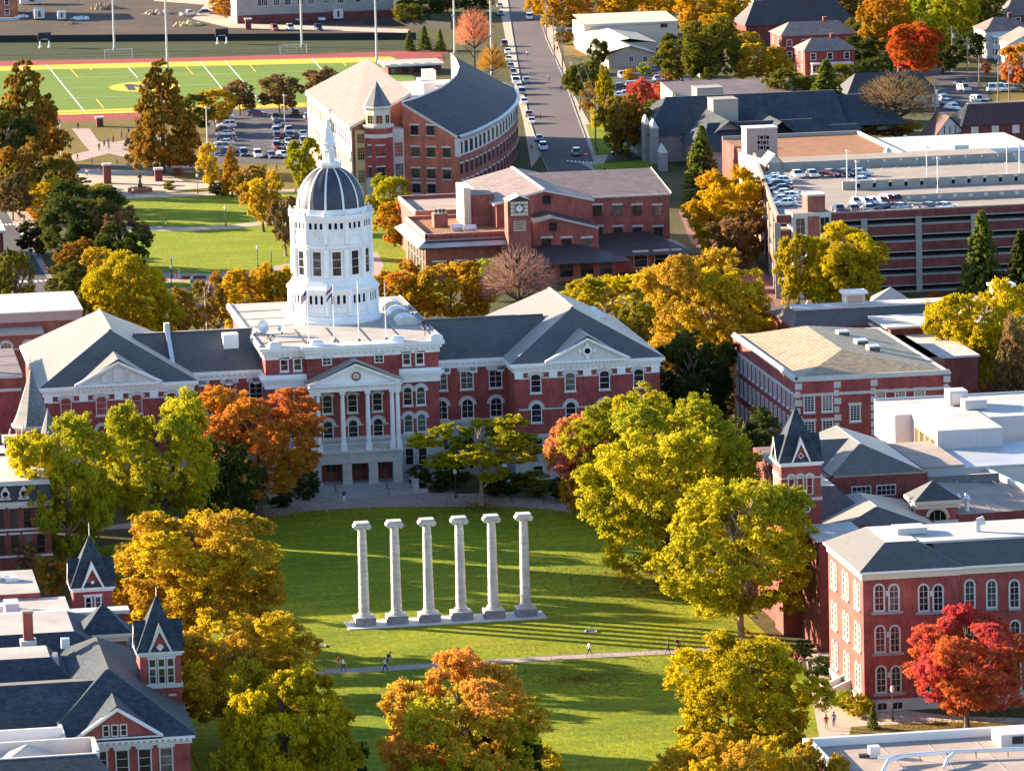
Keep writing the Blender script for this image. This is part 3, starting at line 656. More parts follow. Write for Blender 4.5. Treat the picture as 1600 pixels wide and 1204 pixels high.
# ================================================================ buildings round the quad
def zf(x0, y0, s): return lambda x, y: (x0+x/s, y0+y/s)
def spire_roof(mb, x0, x1, y0, y1, z, zt, gh, gw, m='slate_blue', trim='white', wall='brick'):
    """steep pyramid with a narrow gable on every side"""
    xc, yc = (x0+x1)/2, (y0+y1)/2; o = .35
    mb.hip(x0-o, x1+o, y0-o, y1+o, z, xc, xc, yc, yc, zt, m)
    def quad(pts, mm): mb.poly(pts, mm)
    for dx, dy, w in ((0, -1, gw), (0, 1, gw), (-1, 0, gw*1.5), (1, 0, gw*1.5)):
        hx, hy = (x1-x0)/2+.12, (y1-y0)/2+.12
        bx, by = xc+dx*hx, yc+dy*hy; sx, sy = -dy, dx
        A = (bx-sx*w, by-sy*w, z); B = (bx+sx*w, by+sy*w, z); T = (bx, by, z+gh); k = max(.0, 1-gh/(zt-z)); C = (xc+dx*hx*k*.6, yc+dy*hy*k*.6, z+gh)
        quad([A, B, T], wall)
        e = (dx*.3, dy*.3)
        for P, Q in ((A, T), (T, B)):
            quad([(P[0]+e[0], P[1]+e[1], P[2]), (Q[0]+e[0], Q[1]+e[1], Q[2]+.15), (C[0], C[1], Q[2]+.1) if Q is T else (xc+dx*hx*.6, yc+dy*hy*.6, Q[2])] if False else [(P[0]+e[0], P[1]+e[1], P[2]+.1), (Q[0]+e[0], Q[1]+e[1], Q[2]+.1), (C[0], C[1], z+gh+.1)], m)
            d = .42
            I = lambda U: (U[0]+e[0]*.9, U[1]+e[1]*.9)
            quad([(*I(P), P[2]+.1), (*I(Q), Q[2]+.1), (*I(Q), Q[2]-.75 if Q is T else Q[2]-.35), (*I(P), P[2]-.75 if P is T else P[2]-.35)], trim)
def eave(mb, x0, x1, y0, y1, z, m='white', h=.5, o=.35):
    mb.box(x0-o*.4, x1+o*.4, y0-o*.4, y1+o*.4, z-h, z-h*.45, m, bottom=True); mb.box(x0-o, x1+o, y0-o, y1+o, z-h*.45, z, m, bottom=True)

# ---- brick hall with round topped windows (right foreground)
YB = -63.5; zb = zf(1280, 820, 3.884); xb = V(*zb(270, 700), YB)[0]; eB = V(*zb(262, 335), YB)[1]; x2 = V(*zb(848, 290), YB)[0]
bh = thing('arched_window_hall', 'red brick hall with rows of round topped windows behind the crimson tree', 'building', (xb, YB, 0))
w = MB(); w.box(xb, x2, YB, YB+18, 1.4, eB, 'brick'); w.box(x2, xb+34, YB+.35, YB+18, 1.4, eB, 'brick'); w.build('wall', bh)
w = MB(); w.box(xb-.12, x2+.1, YB-.12, YB+18, 0, 1.4, 'stone'); w.box(x2, xb+34, YB+.25, YB+18, 0, 1.4, 'stone'); w.build('stone_base', bh)
w = MB(); w.box(xb-.15, x2+.15, YB-.15, YB+18.2, eB, eB+.75, 'cream', bottom=True); w.box(xb-.5, x2+.5, YB-.5, YB+18.5, eB+.75, eB+1.0, 'white', bottom=True)
w.box(x2, xb+34, YB+.2, YB+18.2, eB, eB+.75, 'cream', bottom=True); w.box(x2, xb+34.3, YB-.15, YB+18.4, eB+.75, eB+.98, 'white', bottom=True); w.build('cornice', bh)
w = MB(); zt = eB+3.4
w.hip(xb-.5, x2+.5, YB-.5, YB+18.5, eB+1.0, xb+3.6, x2-3.8, YB+4.2, YB+14, zt, 'slate', 'roof_white')
w.hip(x2-2.0, xb+34, YB-.15, YB+18.2, eB+.99, x2-2.0, xb+34, YB+3.9, YB+14, zt-.35, 'slate', 'roof_white')
w.box(x2-3.8, xb+34, YB+3.9, YB+14, zt-.35, zt-.1, 'roof_white'); w.build('roof', bh)
kB = dict(arch=1, fr=.2, fm='stone_trim')
for ty, by in ((365, 515), (612, 765), (857, 1010)):
    for q, tx in enumerate((362, 452, 632, 720)):
        x, zt_ = V(*zb(tx + (0 if ty < 400 else (6 if ty < 700 else 12)), ty), YB); zb_ = V(*zb(tx, by), YB)[1]
        win(bh, x, YB, zb_, .95, round(zt_-zb_, 1), cols=2, rows=4, **kB)
        if q % 2 == 0:
            s = MB(); s.box(x-.95, x+2.75, YB-.25, YB, zb_-.5, zb_-.2, 'concrete', bottom=True); s.box(x+.75, x+1.05, YB-.12, YB, zb_+1.6, zb_+2.2, 'stone_trim', bottom=True); s.build('sill', bh)
    for tx in (912, 1045, 1183, 1320):
        x, zt_ = V(*zb(tx + (0 if ty < 400 else (5 if ty < 700 else 10)), ty-30), YB+.35); zb_ = V(*zb(tx, by-22), YB+.35)[1]
        win(bh, x, YB+.35, zb_, .95, round(zt_-zb_, 1), cols=2, rows=4, sill='concrete', **kB)
    zb_ = V(*zb(400, by), YB)[1]
    for yy in (1.9, 3.6, 7.8, 9.6, 14.0, 15.8): win(bh, xb, YB+yy, zb_, .95, 2.8, 'L', cols=2, rows=4, sill='concrete', **kB)
for tx in (375, 470): x = V(*zb(tx+5, 1090), YB)[0]; win(bh, x, YB-.12, .25, 1.1, .8, fm='stone_trim', arch=.4, rows=1, cols=2)
s = MB()
for k in range(8): s.box(xb-3.4+k*.4, xb-.1, YB+7.2, YB+9.6, 0, .2*(k+1), 'stone')
for yy in (6.8, 9.6): s.poly([(xb-3.6, yy+YB, 0), (xb, yy+YB, 0), (xb, yy+YB, 2.4), (xb-3.6, yy+YB, .9)], 'stone_trim'); s.poly([(xb-3.6, yy+YB+.4, 0), (xb-3.6, yy+YB+.4, .9), (xb, yy+YB+.4, 2.4), (xb, yy+YB+.4, 0)], 'stone_trim'); s.poly([(xb-3.6, yy+YB, .9), (xb, yy+YB, 2.4), (xb, yy+YB+.4, 2.4), (xb-3.6, yy+YB+.4, .9)], 'stone_trim'); s.poly([(xb-3.6, yy+YB, 0), (xb-3.6, yy+YB, .9), (xb-3.6, yy+YB+.4, .9), (xb-3.6, yy+YB+.4, 0)], 'stone_trim')
s.build('side_stairs', bh)
v = MB(); vx = V(*zb(960, 60), YB+8)[0]; v.tube((vx, YB+8, zt-.3), (vx, YB+8, zt+1.1), .35, .35, 10, 'roof_metal'); v.tube((vx, YB+8, zt+1.0), (vx+.8, YB+8, zt+1.2), .45, .5, 10, 'roof_metal'); v.build('roof_vent', bh)
v = MB(); v.box(xb+6, xb+9.5, YB+8, YB+11, zt, zt+.7, 'roof_white'); v.build('roof_hatch', bh)

# ---- hall with the square spired tower (right, middle)
th = thing('spired_brick_hall', 'brick hall with a steep slate spire, hipped roofs and a small arched belfry', 'building', (41.3, -20, 0))
w = MB(); w.box(38.9, 43.8, -20, -15.1, 0, 21.2, 'brick'); w.box(38.75, 43.95, -20.15, -15, 16.6, 17.0, 'stone_trim', bottom=True)
for z in (19.35,): w.box(38.85, 43.85, -20.05, -15.05, z, z+.18, 'stone_trim', bottom=True)
eave(w, 38.9, 43.8, -20, -15.1, 21.4); tw = w.build('bell_tower', th)
w = MB(); spire_roof(w, 38.9, 43.8, -20, -15.1, 21.4, 27.9, 3.0, 1.2)
w.tube((41.35, -17.55, 27.7), (41.35, -17.55, 28.9), .06, .03, 5, 'metal_dark'); w.build('spire', th)
for x in (40.15, 41.25, 42.4): win(tw, x, -20, 17.45, .6, 2.2, 'F', 'tower_window', arch=1, rows=2, fr=.16, fm='stone_trim', hood='stone_trim', hw=.22)
for y in (-18.9, -17.6, -16.3): win(tw, 38.9, y, 17.45, .6, 2.2, 'L', 'tower_window', arch=1, rows=2, fr=.16, fm='stone_trim', hood='stone_trim', hw=.22)
for x in (40.75, 42.0): r = MB(); r.disc((x, -20.06, 15.55), .5, 14, 'stone_trim'); r.disc((x, -20.09, 15.55), .27, 12, 'void'); r.build('round_window', th)
r = MB(); r.disc((41.35, -20.2, 22.2), .42, 4, 'stone_trim'); r.disc((41.35, -20.22, 22.2), .22, 8, 'metal_dark'); r.build('diamond_window', th)
w = MB(); w.box(43.8, 58.5, -18, -2, 0, 12.6, 'brick_dark'); w.box(41, 50, -31, -20.2, 0, 13.3, 'brick_dark'); w.box(44.5, 62, 0, 24, 0, 15.6, 'brick_dark'); w.box(49, 50, -2, 0, 0, 15, 'brick_dark')
w.box(39.5, 44.5, -15, 10, 0, 12.4, 'brick_dark'); w.build('wall', th)
w = MB(); w.hip(44.2, 58.5, -22, -1.5, 12.5, 51.3, 51.5, -17, -7, 14.8, 'slate'); w.hip(39, 52, -14.8, 6, 12.4, 44.5, 48, -9, 0, 16.2, 'slate')
w.hip(49.4, 61.5, -.4, 24, 15.8, 54.6, 54.8, 6, 20, 18.6, 'slate'); w.hip(44, 53, 4, 18, 15.6, 48.5, 54.6, 11, 11.2, 18.5, 'slate')
w.box(57, 68.3, 6, 24, 14.9, 15.2, 'roof_gravel'); w.build('roof', th)
w = MB(); w.box(40.8, 47.4, -30.5, -20.6, 13.4, 13.75, 'roof_white'); w.build('porch_roof', th)
for x in (53.4, 56.6): win(th, x, 0, 13.0, 2.3, 1.15, cols=4, rows=2, fm='stone_trim', pm='pane')
w = MB(); w.box(49.8, 61.8, -.2, 0, 15.5, 15.85, 'concrete', bottom=True); w.build('coping', th)
cx0, cx1 = 57.3, 62.3
w = MB(); w.box(cx0, cx1, -14, -9.5, 0, 14.2, 'brick'); w.box(cx0-.12, cx1+.12, -14.12, -9.4, 11.7, 12.05, 'stone_trim', bottom=True); eave(w, cx0, cx1, -14, -9.5, 14.6, 'cream', 1.0, .55); bf = w.build('belfry', th)
w = MB(); w.hip(cx0-.55, cx1+.55, -14.55, -8.95, 14.6, 59.8, 59.8, -11.75, -11.75, 16.7, 'slate'); w.build('belfry_roof', th)
for f_, x, y in (('F', 59.8, -14), ('L', cx0, -11.75)): win(bf, x, y, 10.4, 2.2, 3.0, f_, 'belfry_arch', arch=1, rows=1, cols=3, fr=.2, fm='gold_tan', hood='stone_trim', hw=.25, pm='void')
w = MB(); w.shed([(61.5, 1, 14.2), (62.4, -14, 12.6), (75, -12, 12.4), (72, 6, 13.8)], 'brick_dark', 'roof_gravel')
w.box(61.4, 71.5, .8, 1.2, 13.6, 14.8, 'slate_light'); w.poly([(70.9, 6, 14.6), (71.3, 6, 14.6), (76.4, -12, 13), (76, -12, 13)], 'white'); w.poly([(70.9, 6, 13.4), (70.9, 6, 14.6), (76, -12, 13), (76, -12, 11.8)], 'siding_white')
for k in range(5): w.poly([(63.5+k*2.2, 0, 14.22), (63.62+k*2.2, 0, 14.22), (65+k*2.2, -13, 12.75), (64.85+k*2.2, -13, 12.75)], 'concrete')
w.build('flat_roof', th)
w = MB(); w.box(62.2, 66.5, -15.5, -14.2, 0, 10.6, 'brick'); w.box(62.1, 66.7, -15.7, -14.2, 10.6, 10.9, 'stone_trim'); w.build('parapet_wall', th)
for i, (x, y, s) in enumerate(((63.2, -11, .5), (64.0, -12.3, .6), (64.3, -10.6, .4))): v = MB(); v.tube((x, y, 11.5), (x, y, 13.3+s), .3*s+.1, .3*s+.1, 8, 'metal_light'); v.rev([(.6*s, 13.3+s), (.7*s, 13.7+s), (.1, 14.2+s)], x, y, 8, 'metal_light'); v.build('roof_fan', th)
# ---- white metal clad building
wb = thing('white_clad_building', 'long white metal clad building with flat roof and window strip on its low side', 'building', (72, 22, 0))
w = MB(); w.box(62.3, 95, 6, 24, 0, 14.7, 'siding_white', 'roof_metal'); w.box(68.2, 77, 20, 34, 12.4, 17.2, 'metal_panel', 'roof_white'); w.box(65.9, 96, 34.2, 46.3, 12.4, 17.1, 'metal_panel', 'roof_white'); w.box(77.1, 96, 29, 34.1, 12.4, 17.08, 'metal_panel', 'roof_white')
w.build('wall', wb)
w = MB()
for x in [68.2+.88*k for k in range(1, 10)]: w.box(x-.03, x+.03, 19.97, 20, 12.5, 17.2, 'stone_trim', bottom=True)
for z in (14.9,): w.box(68.2, 77, 19.96, 20, z, z+.06, 'stone_trim', bottom=True)
w.build('panel_joints', wb)
for y in (22.3, 25.3, 28.3, 31.2): win(wb, 68.2, y, 13.2, 2.2, 2.5, 'L', cols=4, rows=1, fm='gold_tan')
for x0, x1, y0, y1, h in ((74.5, 77, 38.5, 41.5, 1.9), (75.6, 78.6, 34.6, 37, 1.2)): w = MB(); w.box(x0, x1, y0, y1, 17.25, 17.25+h, 'metal_panel'); w.box(x0+.3, x1-.3, y0-.05, y0, 17.5, 17.0+h, 'metal_grey', bottom=True); w.build('rooftop_unit', wb)
w = MB(); w.box(62.3, 95, 5.8, 6.05, 14.6, 14.85, 'metal_grey', bottom=True); w.build('coping', wb); w = MB(); w.box(66, 96.2, 46.3, 46.6, 17.0, 17.35, 'metal_grey'); w.build('coping', wb)
# ---- brick building with the pale flat topped hip roof
zd = zf(1150, 440, 3.556); YD = 77
pd_ = thing('pale_roofed_brick_building', 'brick building with stone quoins and a broad pale gold hipped roof', 'building', (72, YD, 0))
w = MB(); w.box(61.7, 84, YD, 121, 0, 15.1, 'brick'); w.build('wall', pd_)
w = MB(); w.box(61.5, 84.2, YD-.2, 121.2, 15.1, 15.4, 'stone_trim', bottom=True); w.box(61.55, 84.1, YD-.12, 121, 12.95, 13.35, 'stone_trim', bottom=True)
for x in (61.7, 67.3, 72.6, 83.2):
    for k in range(12): w.box(x-.1, x+(.9 if k % 2 else .6), YD-.1, YD, 1+k*1.18, 1.9+k*1.18, 'stone_trim', bottom=True)
w.build('stone_trim', pd_)
w = MB(); w.hip(62.6, 83.5, YD+1, 120, 15.4, 70.9, 71.1, 88, 112, 17.6, 'shingle_gold')
w.box(61.7, 84, YD, YD+.3, 15.1, 15.75, 'stone_trim'); w.box(61.7, 62, YD, 121, 15.1, 15.75, 'stone_trim'); w.build('roof', pd_)
for x, z in ((63.6, 10.8), (66.2, 10.8), (70.2, 9.2), (73.9, 10.9), (76.8, 10.9), (79.6, 10.9)): win(pd_, x, YD, z, 1.35, 2.1, cols=3, rows=6, fr=.14, sill='stone_trim', hood='stone_trim', hw=.3)
for x in (63.6, 66.2, 73.9): win(pd_, x, YD, 7.2, 1.35, 2.1, cols=3, rows=6, fr=.14, sill='stone_trim', hood='stone_trim', hw=.3)
for fl in (3.4, 7.2, 10.8):
    for k in range(14): win(pd_, 61.7, YD+2+k*3, fl, 1.3, 2.2, 'L', cols=3, rows=6, fr=.14, sill='stone_trim')
for x, y in ((74.5, 106), (75.2, 97), (75.6, 91)): w = MB(); w.box(x, x+1.7, y, y+2.2, 16, 17.4, 'roof_metal'); w.box(x+.1, x+1.6, y-.05, y, 16.3, 17.2, 'metal_dark', bottom=True); w.build('skylight_box', pd_)
# ---- long slate roofed wing behind
lw = thing('long_slate_wing', 'long low brick wing with slate roof, white ridge and two white chimneys', 'building', (95, 138, 0))
w = MB(); w.box(75, 125, 138, 156, 0, 13.2, 'brick_rose'); w.box(86.5, 89, 100, 138, 0, 13.3, 'brick_rose'); w.box(87, 125, 126, 138, 0, 14.3, 'brick_dark'); w.box(86.8, 95, 104, 126, 0, 13.0, 'brick_dark'); w.build('wall', lw)
w = MB(); w.hip(74.5, 125.5, 137.5, 156.5, 13.3, 76, 125.5, 141.7, 146, 15.4, 'slate', 'roof_white'); w.box(75.5, 125, 141.7, 146.5, 15.4, 15.65, 'roof_white'); w.poly([(89, 149, 14.9), (96, 149, 14.9), (93, 151, 17.0)], 'roof_membrane'); w.poly([(89, 149, 14.9), (93, 151, 17.0), (91, 156, 14.9)], 'roof_membrane'); w.poly([(96, 149, 14.9), (96, 156, 14.9), (93, 151, 17.0)], 'slate')
w.box(86.3, 125, 125.7, 138, 14.3, 14.6, 'roof_white'); w.box(86.6, 95.2, 103.7, 126, 13.0, 13.3, 'roof_white'); w.box(86.3, 87, 99.7, 138, 13.3, 13.6, 'roof_white'); w.build('roof', lw)
for x in (84.0, 107.5): w = MB(); w.box(x, x+3.1, 143.3, 145.7, 15.5, 17.3, 'siding_white'); w.box(x-.4, x+3.5, 142.9, 146.1, 17.3, 17.7, 'white'); w.box(x+.4, x+2.7, 143.25, 143.3, 15.9, 17.0, 'stucco', bottom=True); w.build('chimney', lw)
for x in (78, 80.8, 83.6): win(lw, x, 138, 9.8, 1.4, 2.2, cols=3, rows=4, fr=.16)
for y in (103, 107.5, 112, 116.5, 121): win(lw, 86.5, y, 9.6, 1.9, 2.6, 'L', cols=3, rows=4, fr=.2, fm='stone_trim')
w = MB(); w.box(89.2, 90.6, 125.9, 126, 10.6, 12.9, 'pink_stucco', bottom=True); w.build('door', lw)
# ---- low flat roofed building with a silver duct (bottom right)
fr_ = thing('flat_roofed_building', 'low flat roofed building with white parapets and a silver duct across it', 'building', (32, -120, 0))
w = MB(); w.box(21.6, 60, -150, -112, 0, 8.2, 'brick'); w.build('wall', fr_)
w = MB(); w.box(21.6, 60, -150, -112, 8.2, 8.25, 'roof_gravel')
w.box(21.3, 22.1, -150.2, -111.8, 8.0, 9.1, 'metal_light'); w.box(22.1, 60, -112.5, -111.8, 8.0, 9.1, 'metal_light'); w.box(22.4, 36, -111.8, -108.5, 0, 8.3, 'brick', 'slate_light')
for k in range(7): w.box(24+k*5, 24.1+k*5, -150, -112.6, 8.25, 8.28, 'concrete')
w.build('roof', fr_)
ze = zf(1200, 903, 4)
def dp(x, y, h): return Vector(GP(*ze(x, y), h))
w = MB(); L = [dp(690, 1120, 9.0), dp(1120, 1085, 9.0), dp(1610, 1065, 9.0)]
for a, b in zip(L, L[1:]): w.tube(a, b, .22, .22, 10, 'pipe_metal')
for x in (760, 950, 1120, 1300, 1500):
    q = dp(x, 1112-(x-690)*.052, 9.0); w.tube((q.x, q.y, 8.2), (q.x, q.y, 9.0), .06, .06, 5, 'metal_dark')
w.build('silver_duct', fr_)
w = MB(); A_ = [dp(1160, 1095, 9.0), dp(1120, 1130, 8.9), dp(1100, 1185, 8.5)]
for a, b in zip(A_, A_[1:]): w.tube(a, b, .2, .2, 8, 'pipe_metal')
w.build('branch_duct', fr_)
w = MB(); A_ = [dp(860, 1105, 9.0), dp(750, 1140, 8.9), dp(710, 1220, 8.5)]
for a, b in zip(A_, A_[1:]): w.tube(a, b, .22, .22, 8, 'pipe_metal')
w.build('branch_duct', fr_)
w = MB(); q = dp(1500, 1040, 8.3); w.box(q.x-1.0, q.x+6, q.y-1, q.y+3, 8.2, 9.6, 'metal_panel'); w.box(q.x+.2, q.x+1.4, q.y-1.06, q.y-1, 8.6, 9.4, 'black', bottom=True); w.box(q.x+2, q.x+3.4, q.y-1.06, q.y-1, 8.7, 9.6, 'metal_grey', bottom=True); w.build('rooftop_unit', fr_)
w = MB(); q = dp(660, 1110, 8.3); w.box(q.x-.5, q.x+.6, q.y-.5, q.y+.5, 8.2, 9.4, 'metal_light'); w.box(q.x-1.6, q.x-.4, q.y-.3, q.y+.3, 8.2, 8.6, 'metal_dark'); w.build('fan_housing', fr_)
# ---- brick hall with two spired towers (left foreground)
lh = thing('twin_towered_hall', 'brick hall with two steep slate spires, a rose window tower and a wide front gable', 'building', (-50, -110, 0))
YF = -110
w = MB(); w.box(-56, -42.3, YF, -80, 0, 12.9, 'brick'); w.box(-75, -53, -107, -84, 0, 13.5, 'brick'); w.box(-72, -43, -84, -58, 0, 13.2, 'brick'); w.box(-72, -52.7, -126, -112, 0, 13.6, 'brick'); w.build('wall', lh)
w = MB(); w.box(-56.2, -42.1, YF-.15, -80, 12.2, 12.8, 'stone_trim', bottom=True); w.box(-56.5, -41.8, YF-.5, -80, 12.8, 13.1, 'white', bottom=True); dentils(w, -52, -42, YF-.15, 12.55, 12.8, 'white', .6); w.build('cornice', lh)
w = MB(); w.hip(-57.5, -41.6, YF-.6, -72, 13.1, -49.9, -49.6, -100.3, -84, 18.25, 'slate_blue')
w.hip(-75, -50, -107.5, -84, 14.2, -75, -50, -101.2, -100.8, 17.35, 'slate_blue'); w.hip(-75, -42.6, -86, -55, 13.2, -75, -51.5, -77, -66, 17.6, 'slate_blue', 'roof_membrane')
w.hip(-75, -50.5, -98, -78, 13.3, -75, -55.0, -90, -84, 17.7, 'slate_blue', 'roof_membrane')
w.poly([(-54.1, YF-.4, 13.1), (-49.7, YF-.4, 16.55), (-49.6, -101, 16.55)], 'slate_blue'); w.poly([(-45.2, YF-.4, 13.1), (-49.6, -101, 16.55), (-49.7, YF-.4, 16.55)], 'slate_blue')
w.poly([(-56, -93, 15.8), (-54.6, -88.5, 17.9), (-54.1, -88.7, 17.9), (-54.2, -94, 15.5)], 'roof_membrane'); w.build('roof', lh)
w = MB(); pediment(w, -49.65, 4.0, YF-.1, 13.25, 16.2, .26, .4, 'brick'); w.build('front_gable', lh)
for x in (-50.85, -49.95, -49.05): win(lh, x, YF-.1, 13.45, .5, 1.05, rows=2, fr=.12, fm='stone_trim')
for x in (-51.5, -49.3, -47.0, -44.8): win(lh, x, YF, 9.2, 1.15, 2.6, rows=3, fr=.14, hood='stone_trim', hw=.3, fm='stone_trim')
for x in (-49.3, -47.0, -44.8): win(lh, x, YF, 4.6, 1.15, 2.6, rows=3, fr=.14, hood='stone_trim', hw=.3, fm='stone_trim')
w = MB(); w.box(-46.1, -41.8, -97, -92.7, 0, 18.9, 'brick'); w.box(-46.25, -41.65, -97.15, -92.6, 15.2, 15.65, 'stone_trim', bottom=True); eave(w, -46.1, -41.8, -97, -92.7, 19.1, 'stone_trim'); w.box(-44.5, -43.6, -97.1, -97, 14.3, 14.5, 'stone_trim', bottom=True); w.box(-43.2, -42.4, -97.1, -97, 14.3, 14.5, 'stone_trim', bottom=True); t1 = w.build('bell_tower', lh)
w = MB(); spire_roof(w, -46.1, -41.8, -97, -92.7, 19.1, 24.7, 2.9, 1.25, trim='stone_trim'); w.tube((-43.95, -94.85, 24.5), (-43.95, -94.85, 25.6), .06, .03, 5, 'metal_light'); w.disc((-43.95, -97.3, 19.6), .42, 4, 'stone_trim'); w.build('spire', lh)
for x in (-44.8, -43.85, -42.9):
    win(t1, x, -97, 15.75, .6, 1.5, 'F', 'tower_window', rows=2, fr=.12, fm='stone_trim'); win(t1, x, -97, 17.5, .6, .75, 'F', 'tower_window', rows=1, fr=.12, fm='stone_trim', hood='stone_trim', hw=.2)
w = MB(); w.box(-50.3, -45.7, -75, -70.4, 0, 16.3, 'brick'); eave(w, -50.3, -45.7, -75, -70.4, 16.7, 'cream', .9, .5); w.box(-50.4, -45.6, -75.08, -75, 13.1, 13.25, 'stone_trim', bottom=True); w.build('rose_tower', lh)
w = MB(); w.hip(-50.8, -45.2, -75.5, -69.9, 16.7, -48, -48, -72.7, -72.7, 19.6, 'slate_blue'); w.build('rose_tower_roof', lh)
w = MB(); w.disc((-47.95, -75.06, 14.75), .62, 18, 'stone_trim'); w.disc((-47.95, -75.09, 14.75), .5, 16, 'void')
for k in range(8): a = k*math.pi/4; w.disc((-47.95+.3*math.cos(a), -75.11, 14.75+.3*math.sin(a)), .1, 6, 'pane'); w.tube((-47.95, -75.12, 14.75), (-47.95+.5*math.cos(a+.39), -75.12, 14.75+.5*math.sin(a+.39)), .03, .03, 4, 'stone_trim')
for dx in (-.9, .9):
    for dz in (-.75, .85): w.disc((-47.95+dx, -75.06, 14.75+dz), .1, 6, 'stone_trim')
w.build('rose_window', lh)
w = MB(); w.box(-49.3, -44.8, -45, -40.6, 0, 15.6, 'brick'); eave(w, -49.3, -44.8, -45, -40.6, 15.9, 'white'); t2 = w.build('bell_tower', lh)
w = MB(); spire_roof(w, -49.3, -44.8, -45, -40.6, 15.9, 21.6, 2.9, 1.3); w.tube((-47.05, -42.8, 21.4), (-47.05, -42.8, 23), .06, .03, 5, 'metal_light'); w.disc((-47.05, -45.3, 16.5), .2, 10, 'white'); w.build('spire', lh)
for x in (-47.6, -46.5): win(t2, x, -45, 13.5, .55, 1.2, 'F', 'tower_window', rows=2, fr=.16, hood='white', hw=.2, sill='white')
w = MB(); w.box(-75, -44.3, -58, -57, 0, 15.7, 'brick', 'roof_white'); w.box(-75, -50.2, -57, -44, 0, 14.8, 'brick', 'roof_membrane'); w.box(-75, -53, -44, -30, 0, 15.4, 'brick', 'roof_membrane'); w.box(-75, -44.1, -60, -57.6, 15.7, 16.1, 'roof_white'); w.build('rear_block', lh)
w = MB(); w.box(-57.25, -56.2, -82.5, -81.4, 17.4, 21.0, 'brick'); w.box(-57.35, -56.1, -82.6, -81.3, 21, 21.2, 'concrete'); w.box(-57.6, -55.9, -82.9, -81, 17.4, 18.0, 'roof_white'); w.build('chimney', lh)
w = MB(); w.box(-66, -55.2, -116, -106, 13.6, 14.0, 'roof_copper'); w.box(-66, -55.4, -112.5, -112.1, 14.0, 15.2, 'white'); w.box(-55.6, -55.2, -116, -106, 14, 14.5, 'siding_white'); w.build('copper_roof', lh)
w = MB(); w.box(-66, -52.6, -118.3, -117.9, 13.6, 15.3, 'siding_white'); w.box(-53, -52.6, -124, -118, 13.6, 15.3, 'siding_white'); w.box(-66, -52.6, -124.4, -124, 13.6, 15.1, 'siding_white'); w.box(-66, -53, -124, -118.3, 13.6, 13.8, 'roof_copper'); w.hip(-63, -56.3, -123.4, -118.6, 13.8, -59.6, -59.5, -121, -120.9, 15.6, 'roof_membrane')
w.hip(-70, -50.5, -134, -123.8, 11.6, -70, -53, -124.6, -124.4, 15.0, 'slate_blue'); w.build('skylit_block', lh)
for i, (x, y, sx, sy, h) in enumerate(((-60, -54, 2.2, 2, .7), (-57.5, -52, 1.6, 3.0, .5), (-59, -36, 2, 2, .8), (-56.5, -37, 1.4, 1.4, .5), (-53.5, -86, .9, .9, .5))): w = MB(); w.box(x, x+sx, y, y+sy, 14.8 if i != 4 else 17.6, (14.8 if i != 4 else 17.6)+h+.6, 'metal_light'); w.build('rooftop_unit', lh)
# ---- mansard hall and its turret (far left)
mh = thing('mansard_hall', 'brick hall with a slate mansard of round dormers and white flat roof', 'building', (-52, 40, 0))
w = MB(); w.box(-75, -46.2, 40, 62, 0, 10.5, 'brick_dark'); w.box(-75, -47.5, 60, 75, 0, 13.8, 'brick_dark', 'roof_white'); w.build('wall', mh)
w = MB(); w.box(-75, -46, 39.8, 62, 10.1, 10.8, 'stone_trim', bottom=True); w.box(-75, -45.9, 39.6, 62, 7.0, 7.2, 'stone_trim', bottom=True); w.box(-75, -46.1, 39.8, 62, 12.9, 13.3, 'stone_trim', bottom=True); w.box(-75, -46.1, 39.7, 62, 3.4, 3.65, 'stone_trim', bottom=True); w.build('cornice', mh)
w = MB(); w.hip(-75, -45.8, 39.6, 62, 10.8, -74, -46.3, 40.2, 61, 13.0, 'slate', 'roof_white'); w.box(-75, -46.2, 39.9, 62, 13.2, 13.5, 'stone_trim', 'roof_white'); w.build('roof', mh)
for x in (-54.5, -52.0, -49.6): w = MB(); w.disc((x, 39.65, 11.85), .62, 14, 'stone_trim'); w.disc((x, 39.6, 11.85), .36, 12, 'void'); w.box(x-.7, x+.7, 39.65, 40.3, 11.1, 11.4, 'stone_trim', bottom=True); w.poly([(x-.4, 39.64, 12.4), (x+.4, 39.64, 12.4), (x, 39.64, 12.9)], 'stone_trim'); w.build('round_dormer', mh)
for z in (3.8, 7.3):
    for x in (-54.6, -52.8, -51, -49.2, -47.6): win(mh, x, 40, z, 1.0, 2.5, rows=3, fr=.12, fm='brick_dark', hood='stone_trim', hw=.25)
w = MB(); w.rev([(2.3, 0), (2.3, 15.3)], -46.4, 70, 8, 'brick', R(22.5)); w.rev([(2.35, 15.2), (2.9, 15.7), (2.9, 15.95)], -46.4, 70, 8, 'stone_trim', R(22.5)); w.build('turret', mh)
w = MB(); w.rev([(2.9, 15.95), (2.3, 17.2), (0, 23.6)], -46.2, 70, 8, 'slate_light', R(22.5)); w.tube((-46.2, 70, 23.4), (-46.2, 70, 25.2), .06, .03, 5, 'metal_dark'); w.build('turret_roof', mh)
w = MB(); w.rev([(1.2, 11), (1.2, 15.0), (1.35, 15.2), (0, 19.4)], -44.6, 62, 8, 'slate_light', R(22.5)); w.build('small_spire', mh)
for x, y in ((-50.5, 64), (-48.6, 66), (-52, 67)): w = MB(); w.box(x, x+1.3, y, y+1.6, 13.8, 15.1, 'metal_dark'); w.tube((x+.6, y+.5, 15), (x+.9, y+.2, 16.4), .12, .12, 6, 'metal_light'); w.build('rooftop_unit', mh)
w = MB(); w.box(-47.6, -47.1, 60.2, 62, 13.8, 16.4, 'brick_dark'); w.build('chimney', mh)
